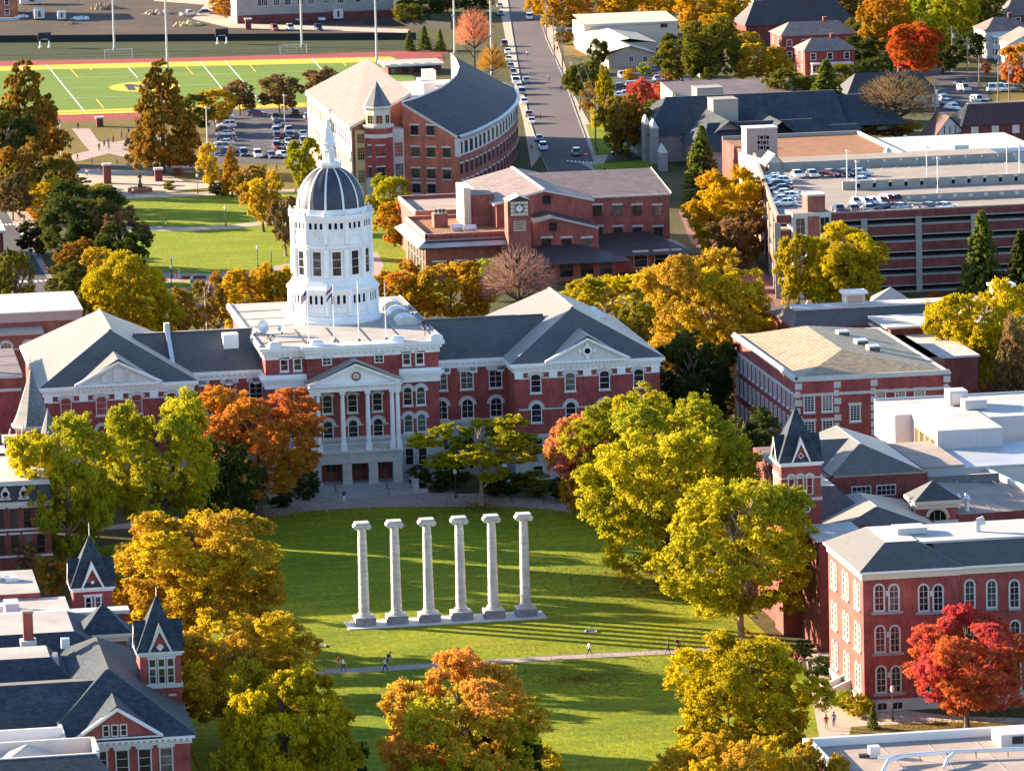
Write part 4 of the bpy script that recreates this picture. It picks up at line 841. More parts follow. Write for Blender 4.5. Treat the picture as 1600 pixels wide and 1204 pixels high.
# ---- plain brick auditorium beside the domed hall, arched building behind it
au = thing('plain_brick_auditorium', 'windowless brick block with stone band and tan roof left of the domed hall', 'building', (-58, 96, 0))
w = MB(); w.box(-75, -46.2, 96, 118, 0, 18.4, 'brick'); w.build('wall', au)
w = MB(); w.box(-75, -46.1, 95.85, 118, 16.4, 16.8, 'stone_trim', bottom=True); w.box(-75, -45.9, 95.7, 118, 18.3, 18.7, 'stone_trim', bottom=True); w.build('stone_band', au)
w = MB(); w.poly([(-75, 95.6, 18.72), (-45.8, 95.6, 18.72), (-45.8, 118, 19.2), (-75, 118, 19.2)], 'shingle_tan'); w.box(-75, -45.8, 95.6, 118, 18.5, 18.7, 'stone_trim', bottom=True); w.build('roof', au)
w = MB(); w.box(-49.4, -48.9, 98, 99, 18.8, 20, 'white'); w.build('roof_vent', au)
ar = thing('arched_brick_block', 'low brick block with white arched windows and beige parapet behind the left wing', 'building', (-50, 188, 0))
w = MB(); w.box(-80, -37, 188, 200, 0, 10.6, 'brick_rose'); w.box(-80, -30.4, 194, 215, 0, 12.2, 'brick_rose'); w.build('wall', ar)
w = MB(); w.box(-80, -36.8, 187.8, 194, 10.6, 11.0, 'stucco', bottom=True); w.box(-80, -30.2, 193.7, 215, 11.8, 13.2, 'pink_stucco', bottom=True); w.box(-80, -30.0, 193.5, 215.2, 13.2, 13.45, 'stone_trim', bottom=True); w.box(-80, -38, 187.8, 188, 8.2, 8.5, 'stucco', bottom=True); w.build('parapet', ar)
for x in (-46.5, -42.9, -39.3): win(ar, x, 188, 7.6, 1.7, 1.9, arch=.9, cols=3, rows=2, fr=.2, hood='stucco', hw=.25)
w = MB(); w.hip(-80, -44, 170, 187, 8.0, -80, -46, 176, 182, 9.2, 'slate', 'slate'); w.build('lower_roof', ar)
# ================================================================ buildings beyond the domed hall
def pg(z, pts): return [GP(*z(x, y), h) for x, y, h in pts]
def vpl(px, py, P, d):
    """point on the upright plane through ground point P along direction d that shows at the pixel"""
    dx, dy, u = ray(px, py); n = (-d[1], d[0]); t = ((P[0]-CX0)*n[0]+(P[1]-CY0)*n[1])/(dx*n[0]+dy*n[1])
    return CX0+dx*t, CY0+dy*t, CH+u*t
# ---- curved brick business hall with the octagonal turret
zi = zf(460, 70, 4.2105)
ch = thing('curved_brick_hall', 'large orange brick hall with a curved side, sloping roofs and octagonal corner turret', 'building', (55, 432, 0))
w = MB(); w.shed([(44, 430, 14.2), (57.5, 438, 20.0), (57.5, 506, 20.9), (44, 506, 14.2)], 'brick_orange', 'brick_orange'); w.build('left_block', ch)
w = MB(); w.poly([(43.5, 429.5, 14.8), (57.7, 437.5, 20.6), (57.7, 506.5, 21.5), (43.5, 506.5, 14.8)], 'shingle_tan'); w.poly([(57.7, 437.5, 20.6), (57.7, 437.5, 19.8), (57.7, 506.5, 20.7), (57.7, 506.5, 21.5)], 'stone_trim')
w.poly([(43.5, 429.5, 14.8), (43.5, 429.5, 14.2), (57.7, 437.5, 20.0), (57.7, 437.5, 20.6)], 'stone_trim'); w.build('left_roof', ch)
w = MB(); w.box(43.8, 44, 430, 506, 1.0, 14.2, 'cream'); w.box(43.4, 44, 429.6, 506.4, 13.9, 14.75, 'stone_trim', bottom=True); w.box(43.7, 43.8, 430, 506, 9.2, 9.6, 'stone_trim', bottom=True); w.build('stone_front', ch)
for z0 in (10.6, 5.6, 1.6):
    for k in range(22): win(ch, 43.8, 432.5+k*3.3, z0, 1.5, 2.3, 'L', fr=.14, fm='stone_trim', rows=2)
w = MB(); w.prism([(57.5, 440), (58.9, 440), (62.5, 447.2), (66.5, 457.2), (70, 468), (73.7, 482), (76.6, 500), (78.6, 516), (79.6, 531), (57.5, 531)], 0, 13.5, 'brick_orange', 'roof_membrane'); w.build('middle_block', ch)
for px_, py_, h in ((664, 136, 3.6), (656, 143, 2.6), (662, 146, 2.2)):
    x, y = G(px_, py_, 13.5); w = MB(); w.box(x, x+2.6, y, y+5, 13.5, 13.5+h, 'metal_light'); w.build('rooftop_unit', ch)
low = [(65.6, 425.4), (70.2, 434), (74.5, 444.5), (79.2, 457), (83.2, 470), (87.1, 484.5), (90, 499), (92, 516), (91.6, 531)]
high = [(54.9, 431.6), (59, 438.6), (62.7, 447), (66.8, 457), (70.3, 468), (74, 482), (77, 498), (79, 516), (80, 531)]
w = MB(); s = MB(); hz, lz = 19.2, 12.3
for (a, b), (c, d) in zip(zip(low, low[1:]), zip(high, high[1:])):
    s.poly([(*a, lz), (*b, lz), (*d, hz), (*c, hz)], 'slate_blue')
    w.poly([(*a, 0), (*b, 0), (*b, 8.1), (*a, 8.1)], 'brick_rose'); w.poly([(*a, 8.1), (*b, 8.1), (*b, 11.4), (*a, 11.4)], 'stone_trim')
    w.poly([(*d, 0), (*c, 0), (*c, hz-.1), (*d, hz-.1)], 'siding_white')
    nrm = Vector((b[1]-a[1], a[0]-b[0], 0)).normalized(); e = .7
    A, B = Vector((*a, 0))+nrm*e, Vector((*b, 0))+nrm*e
    s.poly([(A.x, A.y, 11.9), (B.x, B.y, 11.9), (B.x, B.y, 12.2), (A.x, A.y, 12.2)], 'concrete'); s.poly([(*a, 11.2), (*b, 11.2), (B.x, B.y, 11.9), (A.x, A.y, 11.9)], 'stone_trim'); s.poly([(A.x, A.y, 12.2), (B.x, B.y, 12.2), (*b, 12.45), (*a, 12.45)], 'metal_grey')
    s.poly([(*c, hz), (*d, hz), (*d, hz+.35), (*c, hz+.35)], 'white')
w.poly([(*high[0], 0), (*low[0], 0), (*low[0], lz-.1), (*high[0], hz-.1)], 'brick_orange'); w.poly([(*low[-1], 0), (*high[-1], 0), (*high[-1], hz), (*low[-1], lz)], 'brick_rose')
w.build('curved_wall', ch); 
ca, cb = Vector((*low[0], lz)), Vector((*high[0], hz)); fd = (low[0][0]-high[0][0], low[0][1]-high[0][1]); fl = math.hypot(*fd); fd = (fd[0]/fl, fd[1]/fl); fn = (fd[1], -fd[0]); fn = fn if fn[1] < 0 else (-fn[0], -fn[1])
s.poly([(ca.x+fn[0]*.1, ca.y+fn[1]*.1, lz-.5), (ca.x+fn[0]*.1, ca.y+fn[1]*.1, lz+.12), (cb.x+fn[0]*.1, cb.y+fn[1]*.1, hz+.12), (cb.x+fn[0]*.1, cb.y+fn[1]*.1, hz-.5)], 'stone_trim'); s.build('curved_roof', ch)
q = MB(); q.box(low[0][0]-.7, low[0][0]+.5, low[0][1]-.6, low[0][1]+.7, 8.1, 11.9, 'stone_trim'); q.build('corner_pier', ch)
fa = math.atan2(fd[1], fd[0])
for x, y in ((792, 590), (896, 592), (797, 732), (900, 735), (1003, 738), (800, 872), (903, 876), (1005, 880), (805, 1000), (905, 1005)):
    X, Y, Z = vpl(*zi(x, y), low[0], fd); win(ch, X, Y, max(Z, .4), 1.55, 1.8, fa, fr=.1, fm='metal_dark', rows=2, cols=2, sill='stone_trim', hood='stone_trim', hw=.35)
for i in range(8):
    a, b = Vector((*low[i], 0)), Vector((*low[i+1], 0)); ang = math.atan2(b.y-a.y, b.x-a.x)
    for t in (.17, .5, .83):
        p = a.lerp(b, t); win(ch, p.x, p.y, 8.6, 1.5, 2.3, ang, fr=.12, fm='metal_dark', rows=2, cols=2, hood='stone_trim', hw=.2); win(ch, p.x, p.y, 4.4, 1.4, 2.0, ang, fr=.1, fm='metal_dark', rows=2, cols=2, hood='stone_trim', hw=.3)
        win(ch, p.x, p.y, .8, 1.4, 2.0, ang, fr=.1, fm='metal_dark', rows=2, cols=2, hood='stone_trim', hw=.3)
tx, ty = V(*zi(556, 700), 430)[0], 430.5; tr = 3.15; T = lambda y: V(*zi(556, y), ty)[1]
w = MB(); w.rev([(tr, 0), (tr, 4.0)], tx, ty, 8, 'stone', R(22.5)); w.rev([(tr, 4.0), (tr, T(600))], tx, ty, 8, 'brick', R(22.5)); w.rev([(tr+.1, T(605)), (tr+.1, T(580))], tx, ty, 8, 'stone_trim', R(22.5)); w.rev([(tr, T(580)), (tr, T(545))], tx, ty, 8, 'brick', R(22.5))
w.rev([(tr, T(545)), (tr+.35, T(535)), (tr+.35, T(520))], tx, ty, 8, 'stone_trim', R(22.5)); w.rev([(tr-.45, T(520)), (tr-.45, T(425)), (tr-.1, T(410)), (tr-.1, T(398))], tx, ty, 8, 'stone_trim', R(22.5)); tu = w.build('turret', ch)
w = MB(); w.rev([(tr-.1, T(398)), (0, T(237))], tx, ty, 8, 'shingle_tan' if False else 'slate_light', R(22.5)); w.build('turret_roof', ch)
for k in (-2, -1, 0, 1, 2):
    a = k*R(45); ap = (tr-.45)*math.cos(R(22.5)); win(tu, tx+ap*math.sin(a), ty-ap*math.cos(a), T(510), 1.25, 1.6, a, fr=.1, fm='gold_tan', rows=3, cols=2)
    ap = tr*math.cos(R(22.5))
    for y in (720, 860): 
        if k in (0, -1): win(tu, tx+ap*math.sin(a), ty-ap*math.cos(a), T(y), 1.5 if k == 0 else .5, 2.0, a, fr=.1, fm='metal_dark', rows=2, sill='stone_trim', hood='stone_trim', hw=.25)
w = MB(); w.box(52.6, 55.0, 430.9, 436, 0, T(560), 'stone_trim'); w.box(44.6, 47.8, 429.7, 431, 0, T(555), 'gold_tan'); w.build('glazed_bay', ch)
for y in (740, 880): win(ch, 53.9, 430.9, T(y), 1.6, 2.9, cols=3, rows=4, fr=.1, fm='stone_trim')
for y in (640, 750, 900): win(ch, 45.8, 429.7, T(y), 1.4, 1.9 if y < 700 else 2.6, cols=3, rows=4, fr=.1, fm='gold_tan')
# ---- brick alumni centre with clock tower
zj, zl = zf(720, 230, 4.2105), zf(600, 230, 6.154); DA = -22
ac = thing('clock_tower_brick_centre', 'stepped red brick complex with a square clock tower, tan gable roof and dark canopies', 'building', (62, 298, 0))
def JA(z, x, y, Y): X, Z = V(*z(x, y), Y+DA); return (X, Y+DA, Z)
w = MB(); ax0 = JA(zl, 395, 870, 321)[0]; zz = JA(zl, 395, 870, 321)[2]
w.box(ax0, 60, 299, 326, 0, zz, 'brick_rose'); w.box(ax0+.4, 60, 299.4, 325.6, zz, zz+.02, 'roof_rust')
for a in ((ax0, ax0+.4, 299, 326), (ax0, 60, 299, 299.4), (ax0, 60, 325.6, 326)): w.box(*a, zz-.1, zz+.6, 'cream' if a[1]-a[0] < 1 else 'brick_rose', 'stone_trim')
bx = JA(zl, 320, 650, 347)[0]; w.box(bx, 62, 328, 352, 0, zz+.6, 'brick_rose', 'roof_gravel')
for a in ((bx, bx+.4, 328, 352), (bx, 62, 327.8, 328.2), (bx, 62, 351.6, 352)): w.box(*a, zz+.5, zz+1.3, 'cream' if a[1]-a[0] < 1 else 'brick_rose', 'stone_trim')
w.build('left_wing', ac)
w = MB(); e = JA(zl, 325, 975, 318)
w.hip(e[0], 58, 296.5, 328, e[2]-.1, ax0, 58, 299, 326, e[2]+1.0, 'roof_membrane'); w.build('left_canopy', ac)
w = MB(); w.hip(e[0]+.4, 56, 296.4, 299, e[2]-.35, ax0, 56, 298.6, 299, e[2]+.9, 'shingle_dark'); w.build('front_canopy', ac)
for k in range(6): win(ac, ax0, 301+k*4, 1.0, 2.6, e[2]-1.6, 'L', fr=.14, fm='stone_trim', cols=2, rows=2)
for x in (ax0+2.5, ax0+6.5, ax0+10.5): win(ac, x, 299, 1.0, 2.0, 2.6, fr=.14, fm='brick_rose', cols=2, rows=2, hood='stone_trim', hw=.3)
for x, y in ((47.5, 306), (49.5, 304)): w = MB(); w.tube((x-1.2, y, zz+.8), (x+1.2, y, zz+.8), .55, .55, 10, 'metal_light'); w.box(x-1, x+1, y-.3, y+.3, zz, zz+.5, 'metal_grey'); w.build('roof_unit', ac)
w = MB(); x_, y_, z_ = JA(zl, 525, 670, 337); w.box(x_-1.3, x_+1.3, 312, 315, zz, zz+2.6, 'brick_rose', 'concrete')
for q in (-.7, .1, .8): w.tube((x_+q, 313.5, zz+2.6), (x_+q, 313.5, zz+3.3), .25, .3, 8, 'metal_dark')
w.build('chimney', ac)
A = JA(zl, 835, 715, 335); B = JA(zl, 1040, 680, 338); t_ = JA(zl, 835, 460, 335)[2]
w = MB(); w.box(A[0], B[0], 313, 322, 0, t_, 'brick_rose', 'roof_gravel'); w.box(A[0]-1.3, A[0], 312.5, 322, 0, t_+1.4, 'cream')
for k in range(7): w.box(A[0]-1.34, A[0]-1.3, 314, 315, t_-4.6+k*.75, t_-4.2+k*.75, 'void', bottom=True)
w.build('stair_block', ac)
# main gabled block
ap, er, el = JA(zj, 545, 280, 330), JA(zj, 860, 340, 330), JA(zj, 375, 400, 330)
w = MB(); xr = er[0]; xl = 2*ap[0]-er[0]; Y0, Y1 = 308, 345
w.poly([(xl, Y0, 0), (xr, Y0, 0), (xr, Y0, er[2]-.2), (ap[0], Y0, ap[2]-.2), (xl, Y0, er[2]-.2)], 'brick_rose'); w.poly([(xl, Y1, 0), (xl, Y0, 0), (xl, Y0, er[2]), (xl, Y1, er[2])], 'brick_rose'); w.poly([(xr, Y0, 0), (xr, Y1, 0), (xr, Y1, er[2]), (xr, Y0, er[2])], 'brick_rose')
w.poly([(xl, Y1, 0), (xr, Y1, 0), (xr, Y1, er[2]), (ap[0], Y1, ap[2]), (xl, Y1, er[2])], 'brick_rose'); w.build('main_block', ac)
w = MB()
w.poly([(xl-.5, Y0-.4, er[2]-.1), (ap[0], Y0-.4, ap[2]+.05), (ap[0], Y1, ap[2]+.05), (xl-.5, Y1, er[2]-.1)], 'shingle_tan'); w.poly([(xr+.5, Y0-.4, er[2]-.1), (xr+.5, Y1, er[2]-.1), (ap[0], Y1, ap[2]+.05), (ap[0], Y0-.4, ap[2]+.05)], 'shingle_brown')  # one roof covering: sunlit slope coloured tan, shaded slope brown
for sx, m_ in ((-1, 'stone_trim'), (1, 'stone_trim')):
    q = xl-.5 if sx < 0 else xr+.5; w.poly([(q, Y0-.45, er[2]-.1), (ap[0], Y0-.45, ap[2]+.05), (ap[0], Y0-.45, ap[2]-.3), (q, Y0-.45, er[2]-.45)], m_); w.poly([(q, Y0-.45, er[2]-.1), (q, Y1, er[2]-.1), (q, Y1, er[2]-.5), (q, Y0-.45, er[2]-.5)], m_)
w.box(ap[0]-.25, ap[0]+.25, Y0-.4, Y1, ap[2]-.02, ap[2]+.2, 'stone_trim'); w.build('main_roof', ac)
R1 = JA(zj, 1370, 305, 336); R2 = JA(zj, 860, 325, 336)
w = MB(); w.box(xr, R1[0], 314, 334, 0, R1[2], 'brick_rose'); w.build('right_wing', ac)
w = MB(); w.poly([(xr-7, 313.7, R1[2]+.1), (R1[0]+.3, 313.7, R1[2]+.1), (R1[0]+.3, 334, R1[2]+2.6), (xr-8.5, 334, R1[2]+2.6)], 'shingle_brown'); w.box(xr, R1[0]+.3, 313.6, 313.9, R1[2]-.25, R1[2]+.12, 'stone_trim', bottom=True); w.poly([(R1[0]+.35, 313.6, R1[2]-.2), (R1[0]+.35, 334, R1[2]+2.2), (R1[0]+.35, 334, R1[2]+2.8), (R1[0]+.35, 313.6, R1[2]+.3)], 'stone_trim'); w.poly([(R1[0]+.1, 313.6, R1[2]), (R1[0]+.1, 334, R1[2]), (R1[0]+.1, 334, R1[2]+2.3)], 'cream'); w.build('right_roof', ac)
for x in (900, 1030, 1160, 1295):
    X, Y, Z = JA(zj, x, 450, 336); win(ac, X, Y, Z, 1.6, 1.9, fr=.06, fm='metal_dark', cols=1, rows=1, hood='stone_trim', hw=.35)
    X, Y, Z = JA(zj, x+4, 592, 336); win(ac, X, Y, Z, 1.6, 1.9, fr=.06, fm='metal_dark', cols=1, rows=1, hood='stone_trim', hw=.35)
X, Y, Z = JA(zj, 565, 372, 330); win(ac, X, Y, Z, 1.5, 1.6, fr=.06, fm='metal_dark')
# lower front gable
g0, ga, g1 = JA(zj, 470, 490, 322), JA(zj, 600, 455, 322), JA(zj, 905, 525, 322); yq = g0[1]
w = MB(); w.poly([(g0[0], yq, 0), (g1[0], yq, 0), (g1[0], yq, g1[2]), (ga[0], yq, ga[2]), (g0[0], yq, g0[2])], 'brick_rose'); w.poly([(g1[0], yq, 0), (g1[0], Y0, 0), (g1[0], Y0, g1[2]), (g1[0], yq, g1[2])], 'brick_rose'); w.build('front_block', ac)
w = MB()
for p, q in ((g0, ga), (ga, g1)):
    w.poly([(p[0], yq-.3, p[2]+.1), (q[0], yq-.3, q[2]+.1), (q[0], Y0, q[2]+.1), (p[0], Y0, p[2]+.1)], 'shingle_dark'); w.poly([(p[0], yq-.35, p[2]+.1), (q[0], yq-.35, q[2]+.1), (q[0], yq-.35, q[2]-.3), (p[0], yq-.35, p[2]-.3)], 'metal_grey')
w.build('front_roof', ac)
X, Y, Z = JA(zj, 607, 550, 322); win(ac, X, Y, Z, 1.4, 1.5, fr=.06, fm='metal_dark')
for x in (566, 697, 830): X, Y, Z = JA(zj, x, 668, 322); win(ac, X, Y, Z, 1.7, 1.9, fr=.06, fm='metal_dark', hood='stone_trim', hw=.4)
w = MB(); c0, c1 = JA(zj, 460, 762, 314), JA(zj, 1110, 727, 314); w.hip(c0[0], c1[0], c0[1]-2, yq, c0[2]-.2, c0[0], c1[0]-8, yq, yq, c0[2]+2.0, 'shingle_dark'); c2 = JA(zj, 1530, 665, 322); w.hip(g1[0], c2[0], c2[1]-2, 314, c2[2]-.6, g1[0], c2[0]-6, 313.9, 314, c2[2]+1.7, 'shingle_dark'); w.build('canopy', ac)
w = MB(); w.box(c0[0]+4, c1[0]-2.5, c0[1]+.5, yq, 0, c0[2], 'brick_rose'); w.box(g1[0], c2[0]-3, c2[1], 314, 0, c2[2]-.3, 'brick_rose'); w.build('ground_floor', ac)
for x in (700, 835, 960): X, Y, Z = JA(zj, x, 830, 314); win(ac, X, c0[1]+.5, .8, 2.4, 2.7, fr=.1, fm='brick_rose', hood='stone_trim', hw=.3)
for x, ww in ((1185, 2.4), (1320, 2.4), (1420, 1.3)): X, Y, Z = JA(zj, x, 785, 322); win(ac, X, c2[1], .9, ww, 2.7, fr=.14, fm='stone_trim', hood='stone_trim', hw=.3)
# clock tower
k0, k1 = JA(zj, 310, 480, 316), JA(zj, 462, 480, 316); ky = k0[1]; kt = JA(zj, 385, 350, 316)[2]
w = MB(); w.box(k0[0], k1[0], ky, ky+4, 0, kt, 'brick_rose'); w.build('clock_tower', ac)
w = MB(); km = (k0[0]+k1[0])/2
for sx in (-1, 1): w.poly([(km+sx*2.3, ky-.5, kt-.1), (km+sx*2.3, ky+4.4, kt-.1), (km, ky+4.4, kt+.9), (km, ky-.5, kt+.9)], 'siding_white')
w.poly([(km-2.0, ky, kt-.1), (km+2.0, ky, kt-.1), (km, ky, kt+.85)], 'metal_dark'); w.build('clock_tower_roof', ac)
w = MB(); cb_ = JA(zj, 385, 455, 316)[2]; w.box(km-1.75, km+1.75, ky-.15, ky, cb_, kt-.05, 'metal_dark', bottom=True)
for r_ in range(4):
    for c_ in range(5):
        x0 = km-1.65+c_*.66; z0 = cb_+.12+r_*(kt-cb_-.2)/4; w.box(x0+.04, x0+.62, ky-.18, ky-.15, z0, z0+(kt-cb_-.2)/4-.12, 'cream', bottom=True)
cz = (cb_+kt)/2; w.box(km-.75, km+.75, ky-.22, ky-.18, cz-.75, cz+.75, 'black', bottom=True); w.disc((km, ky-.24, cz), .62, 18, 'sign_white'); w.tube((km, ky-.26, cz), (km-.25, ky-.26, cz+.22), .05, .04, 4, 'black'); w.tube((km, ky-.26, cz), (km+.3, ky-.26, cz+.4), .04, .03, 4, 'black'); w.build('clock', ac)
X, Y, Z = JA(zj, 388, 518, 316); w = MB(); w.box(X-1.15, X+1.15, ky-.12, ky, Z-.95, Z+.95, 'stucco', bottom=True)
for r_ in range(4): w.box(X-.9+.15*(r_ % 2), X+.9-.2*(r_ % 3), ky-.14, ky-.12, Z+.6-r_*.38, Z+.72-r_*.38, 'brick_dark', bottom=True)
w.build('stone_plaque', ac)
# ---- low blue metal roof between the two brick complexes
bm = thing('blue_roofed_link', 'low building with a broad blue grey metal roof behind the clock tower complex', 'building', (72, 350, 0))
w = MB(); t = [JA(zj, *v) for v in ((20, 222, 365), (340, 60, 385), (640, 60, 385), (830, 200, 362))]
t = [(t[0][0], 345, 6.5), (t[1][0]-2, 366, 8.6), (t[2][0]-2, 366, 8.6), (t[3][0]-3, 346, 6.6)]; w.shed(t, 'brick_rose', 'roof_metal'); w.build('hall', bm)
w = MB(); w.box(t[0][0]-.3, t[3][0]+.3, 344.7, 345, 6.3, 6.8, 'metal_dark', bottom=True); w.build('gutter', bm)
# ---- slate roofed church
zk = zf(1000, 100, 4.706)
cr_ = thing('slate_roofed_church', 'stone church with broad dark slate roofs, two tan block chimneys and a pierced tower', 'church', (125, 470, 0))
w = MB(); K = lambda *p: pg(zk, p)
w.box(114, 154, 467, 500, 0, 6, 'stone_dim'); w.box(121.5, 152, 444, 468, 0, 4.7, 'pink_stucco'); w.box(122, 133, 451, 470, 0, 6, 'stone_dim'); w.build('wall', cr_)
w = MB(); w.hip(113.4, 158, 466, 500, 6, 120, 158, 479.7, 480.1, 12.85, 'slate_blue'); w.hip(156, 172, 468, 500, 6, 156, 166, 479, 479.4, 11.8, 'slate_blue')
w.hip(120.6, 154, 443, 474, 4.6, 124, 147, 453.2, 453.5, 9.7, 'slate_blue'); w.hip(147, 158, 445, 464, 4.6, 147, 157, 453, 453.3, 8.2, 'slate_blue')
for sx in (-1, 1): w.poly([(128+sx*6.4, 449, 5.6), (128, 449, 10.4), (128, 489, 10.6), (128+sx*6.4, 489, 5.8)], 'slate_blue'); w.poly([(139+sx*4.2, 447, 6.4), (139, 447, 10), (139, 470, 10), (139+sx*4.2, 470, 6.4)], 'slate_blue')
w.poly([(121.8, 450.5, 5.6), (134.2, 450.5, 5.6), (128, 450.5, 10.2)], 'stone_dim'); w.build('roof', cr_)
for p, q, b_ in (((420, 185), (612, 178), 285), ((540, 270), (720, 262), 435)):
    z0 = 8.0 if b_ > 300 else 9.0; A = GP(*zk(p[0], b_), z0); x1 = V(*zk(q[0], q[1]), A[1])[0]; zt_ = V(*zk(*p), A[1])[1]
    w = MB(); w.box(A[0], x1, A[1], A[1]+6, 4, zt_, 'stucco', 'stone_trim'); w.box(A[0]-.1, x1+.1, A[1]-.1, A[1]+6.1, zt_, zt_+.2, 'concrete'); w.build('block_chimney', cr_)
for x, y0, y1 in ((62, 330, 725), (118, 360, 740), (182, 540, 790)):
    A = GP(*zk(x, y1), 0); zt_ = V(*zk(x, y0), A[1])[1]; w = MB(); w.box(A[0]-.7, A[0]+.7, A[1], A[1]+3.6, 0, zt_-3.4, 'stone_dim'); w.hip(A[0]-.8, A[0]+.8, A[1]-.1, A[1]+4, zt_-3.4, A[0], A[0], A[1]+2, A[1]+4, zt_-1.6, 'stone_trim'); w.build('buttress', cr_)
A = GP(*zk(785, 640), 3); ty_ = 366; x0, x1 = V(*zk(785, 640), ty_)[0], V(*zk(1012, 640), ty_)[0]; zt_ = V(*zk(800, 482), ty_)[1]
w = MB(); w.box(x0, x1, ty_, ty_+4.8, 0, zt_, 'pink_stucco', 'stone_trim'); w.box(x0-.1, x1+.1, ty_-.1, ty_+4.9, zt_, zt_+.25, 'stone_trim'); w.build('pierced_tower', cr_)
w = MB()
for r_ in range(3):
    for c_ in range(4): X, Z = V(*zk(873+c_*22, 540+r_*38), ty_); ww, hh = ((.3, .3) if (r_+c_) % 2 else (.12, .45)); w.box(X-ww, X+ww, ty_-.03, ty_, Z-hh, Z+hh, 'void', bottom=True)
w.build('tower_openings', cr_)
for x, yb, yt, wx in ((705, 765, 550, 60), (1100, 632, 535, 75)):
    Y = 446 if x < 800 else 443; X, zb_ = V(*zk(x, yb), Y); ztp = V(*zk(x, yt), Y)[1]; hw_ = wx/4.706/7.2; w = MB(); zm = zb_+(ztp-zb_)*(.62 if x < 800 else .12)
    w.poly([(X-hw_, Y, min(zb_, 0)), (X+hw_, Y, min(zb_, 0)), (X+hw_, Y, zm), (X, Y, ztp), (X-hw_, Y, zm)], 'pink_stucco')
    for sx in (-1, 1): w.poly([(X+sx*hw_*1.15, Y-.3, zm-.3), (X, Y-.3, ztp+.1), (X, Y+5, ztp+.1), (X+sx*hw_*1.15, Y+5, zm-.3)], 'stone_trim' if sx < 0 else 'slate')  # same roof on both slopes: sun side coloured pale, shade side dark
    if x < 800: w.box(X-1.2, X+1.2, Y-.06, Y, zm-2.0, zm-.4, 'pane', bottom=True)
    w.build('front_gable', cr_)
# ---- long brown roof behind the church
br = thing('brown_roofed_block', 'low block with a long plain brown shingle roof behind the slate roofed church', 'building', (140, 520, 0))
w = MB(); w.shed(K((285, 247, 7.6), (1110, 215, 7.6), (1130, 100, 9.2), (150, 132, 9.2)), 'stucco', 'shingle_brown'); w.build('block', br)
# ---- flat roofed stores and small glazed gatehouse by the garage
zg = zf(1160, 190, 3.636)
st_ = thing('rust_roofed_store', 'long single storey brick store with a flat rust brown roof beside the garage', 'building', (125, 370, 0))
w = MB(); yq = 372; x0, zt_ = V(*zg(110, 225), yq); x1 = V(*zg(915, 205), yq)[0]; w.box(x0, x1, yq, yq+40, 0, zt_, 'brick', 'roof_rust'); w.box(x0, x1, yq-.15, yq+.2, zt_, zt_+.4, 'stone_trim'); w.box(x1-.5, x1, yq, yq+40, zt_, zt_+.6, 'white'); w.box(x0, x1, yq+39.5, yq+40, zt_, zt_+.7, 'concrete'); w.build('hall', st_)
for k in range(20): w = None
w = MB(); X, Y = G(*zg(828, 190), zt_); w.rev([(.9, zt_), (.9, zt_+.8), (.4, zt_+1.5), (0, zt_+1.6)], X, Y, 10, 'metal_light'); w.build('roof_vent', st_)
ws = thing('white_roofed_store', 'long brick store with a bright white flat roof in front of the half timbered house', 'building', (170, 372, 0))
w = MB(); x2_ = V(*zg(1700, 195), yq)[0]; w.box(x1+.1, x2_, yq, yq+30, 0, zt_+.1, 'brick', 'roof_white'); w.box(x1+.1, x2_, yq-.2, yq+.2, zt_-.3, zt_+.5, 'white'); X = V(*zg(1355, 200), yq)[0]; w.box(X, X+18, yq-.4, yq-.2, 0, zt_-.4, 'metal_panel'); w.build('hall', ws)
w = MB(); X, Y = G(*zg(1245, 180), zt_); w.box(X-1.5, X+1.5, Y, Y+2, zt_, zt_+1.6, 'metal_light'); w.build('rooftop_unit', ws)
gh = thing('glazed_stair_house', 'small stair house with a truss gable and pale slab side wall at the garage corner', 'building', (112, 330, 0))
yq = 330; x0 = V(*zg(140, 220), yq)[0]; x1 = V(*zg(228, 220), yq)[0]; ze_ = V(*zg(180, 232), yq)[1]; zp = V(*zg(178, 190), yq)[1]; xm = (x0+x1)/2
w = MB(); w.box(x0+.3, x1-.3, yq, yq+6, 0, ze_, 'concrete'); w.poly([(x0, yq, ze_), (x1, yq, ze_), (xm, yq, zp)], 'metal_grey')
for q in range(4): w.tube((xm, yq-.1, zp-.2), (x0+.4+q*(x1-x0-.8)/3, yq-.1, ze_+.1), .08, .08, 4, 'white')
for sx in (-1, 1): w.poly([(xm+sx*(x1-x0)*.6, yq-.5, ze_-.3), (xm, yq-.5, zp+.2), (xm, yq+6, zp+.2), (xm+sx*(x1-x0)*.6, yq+6, ze_-.3)], 'siding_white')
w.build('stair_tower', gh)
for q in (-.9, .9): win(gh, xm+q, yq, ze_-4.2, 1.3, 2.4, fm='stone_trim', cols=2, rows=3)
w = MB(); xs_ = V(*zg(62, 200), 338)[0]; w.poly([(xs_, 352, 0), (x0, 331, 0), (x0, 331, ze_+.3), (xs_, 352, V(*zg(62, 172), 352)[1])], 'cream'); w.poly([(xs_+.3, 352.3, 0), (xs_+.3, 352.3, V(*zg(62, 172), 352)[1]), (x0+.3, 331.3, ze_+.3), (x0+.3, 331.3, 0)], 'stucco'); w.build('slab_wall', gh)
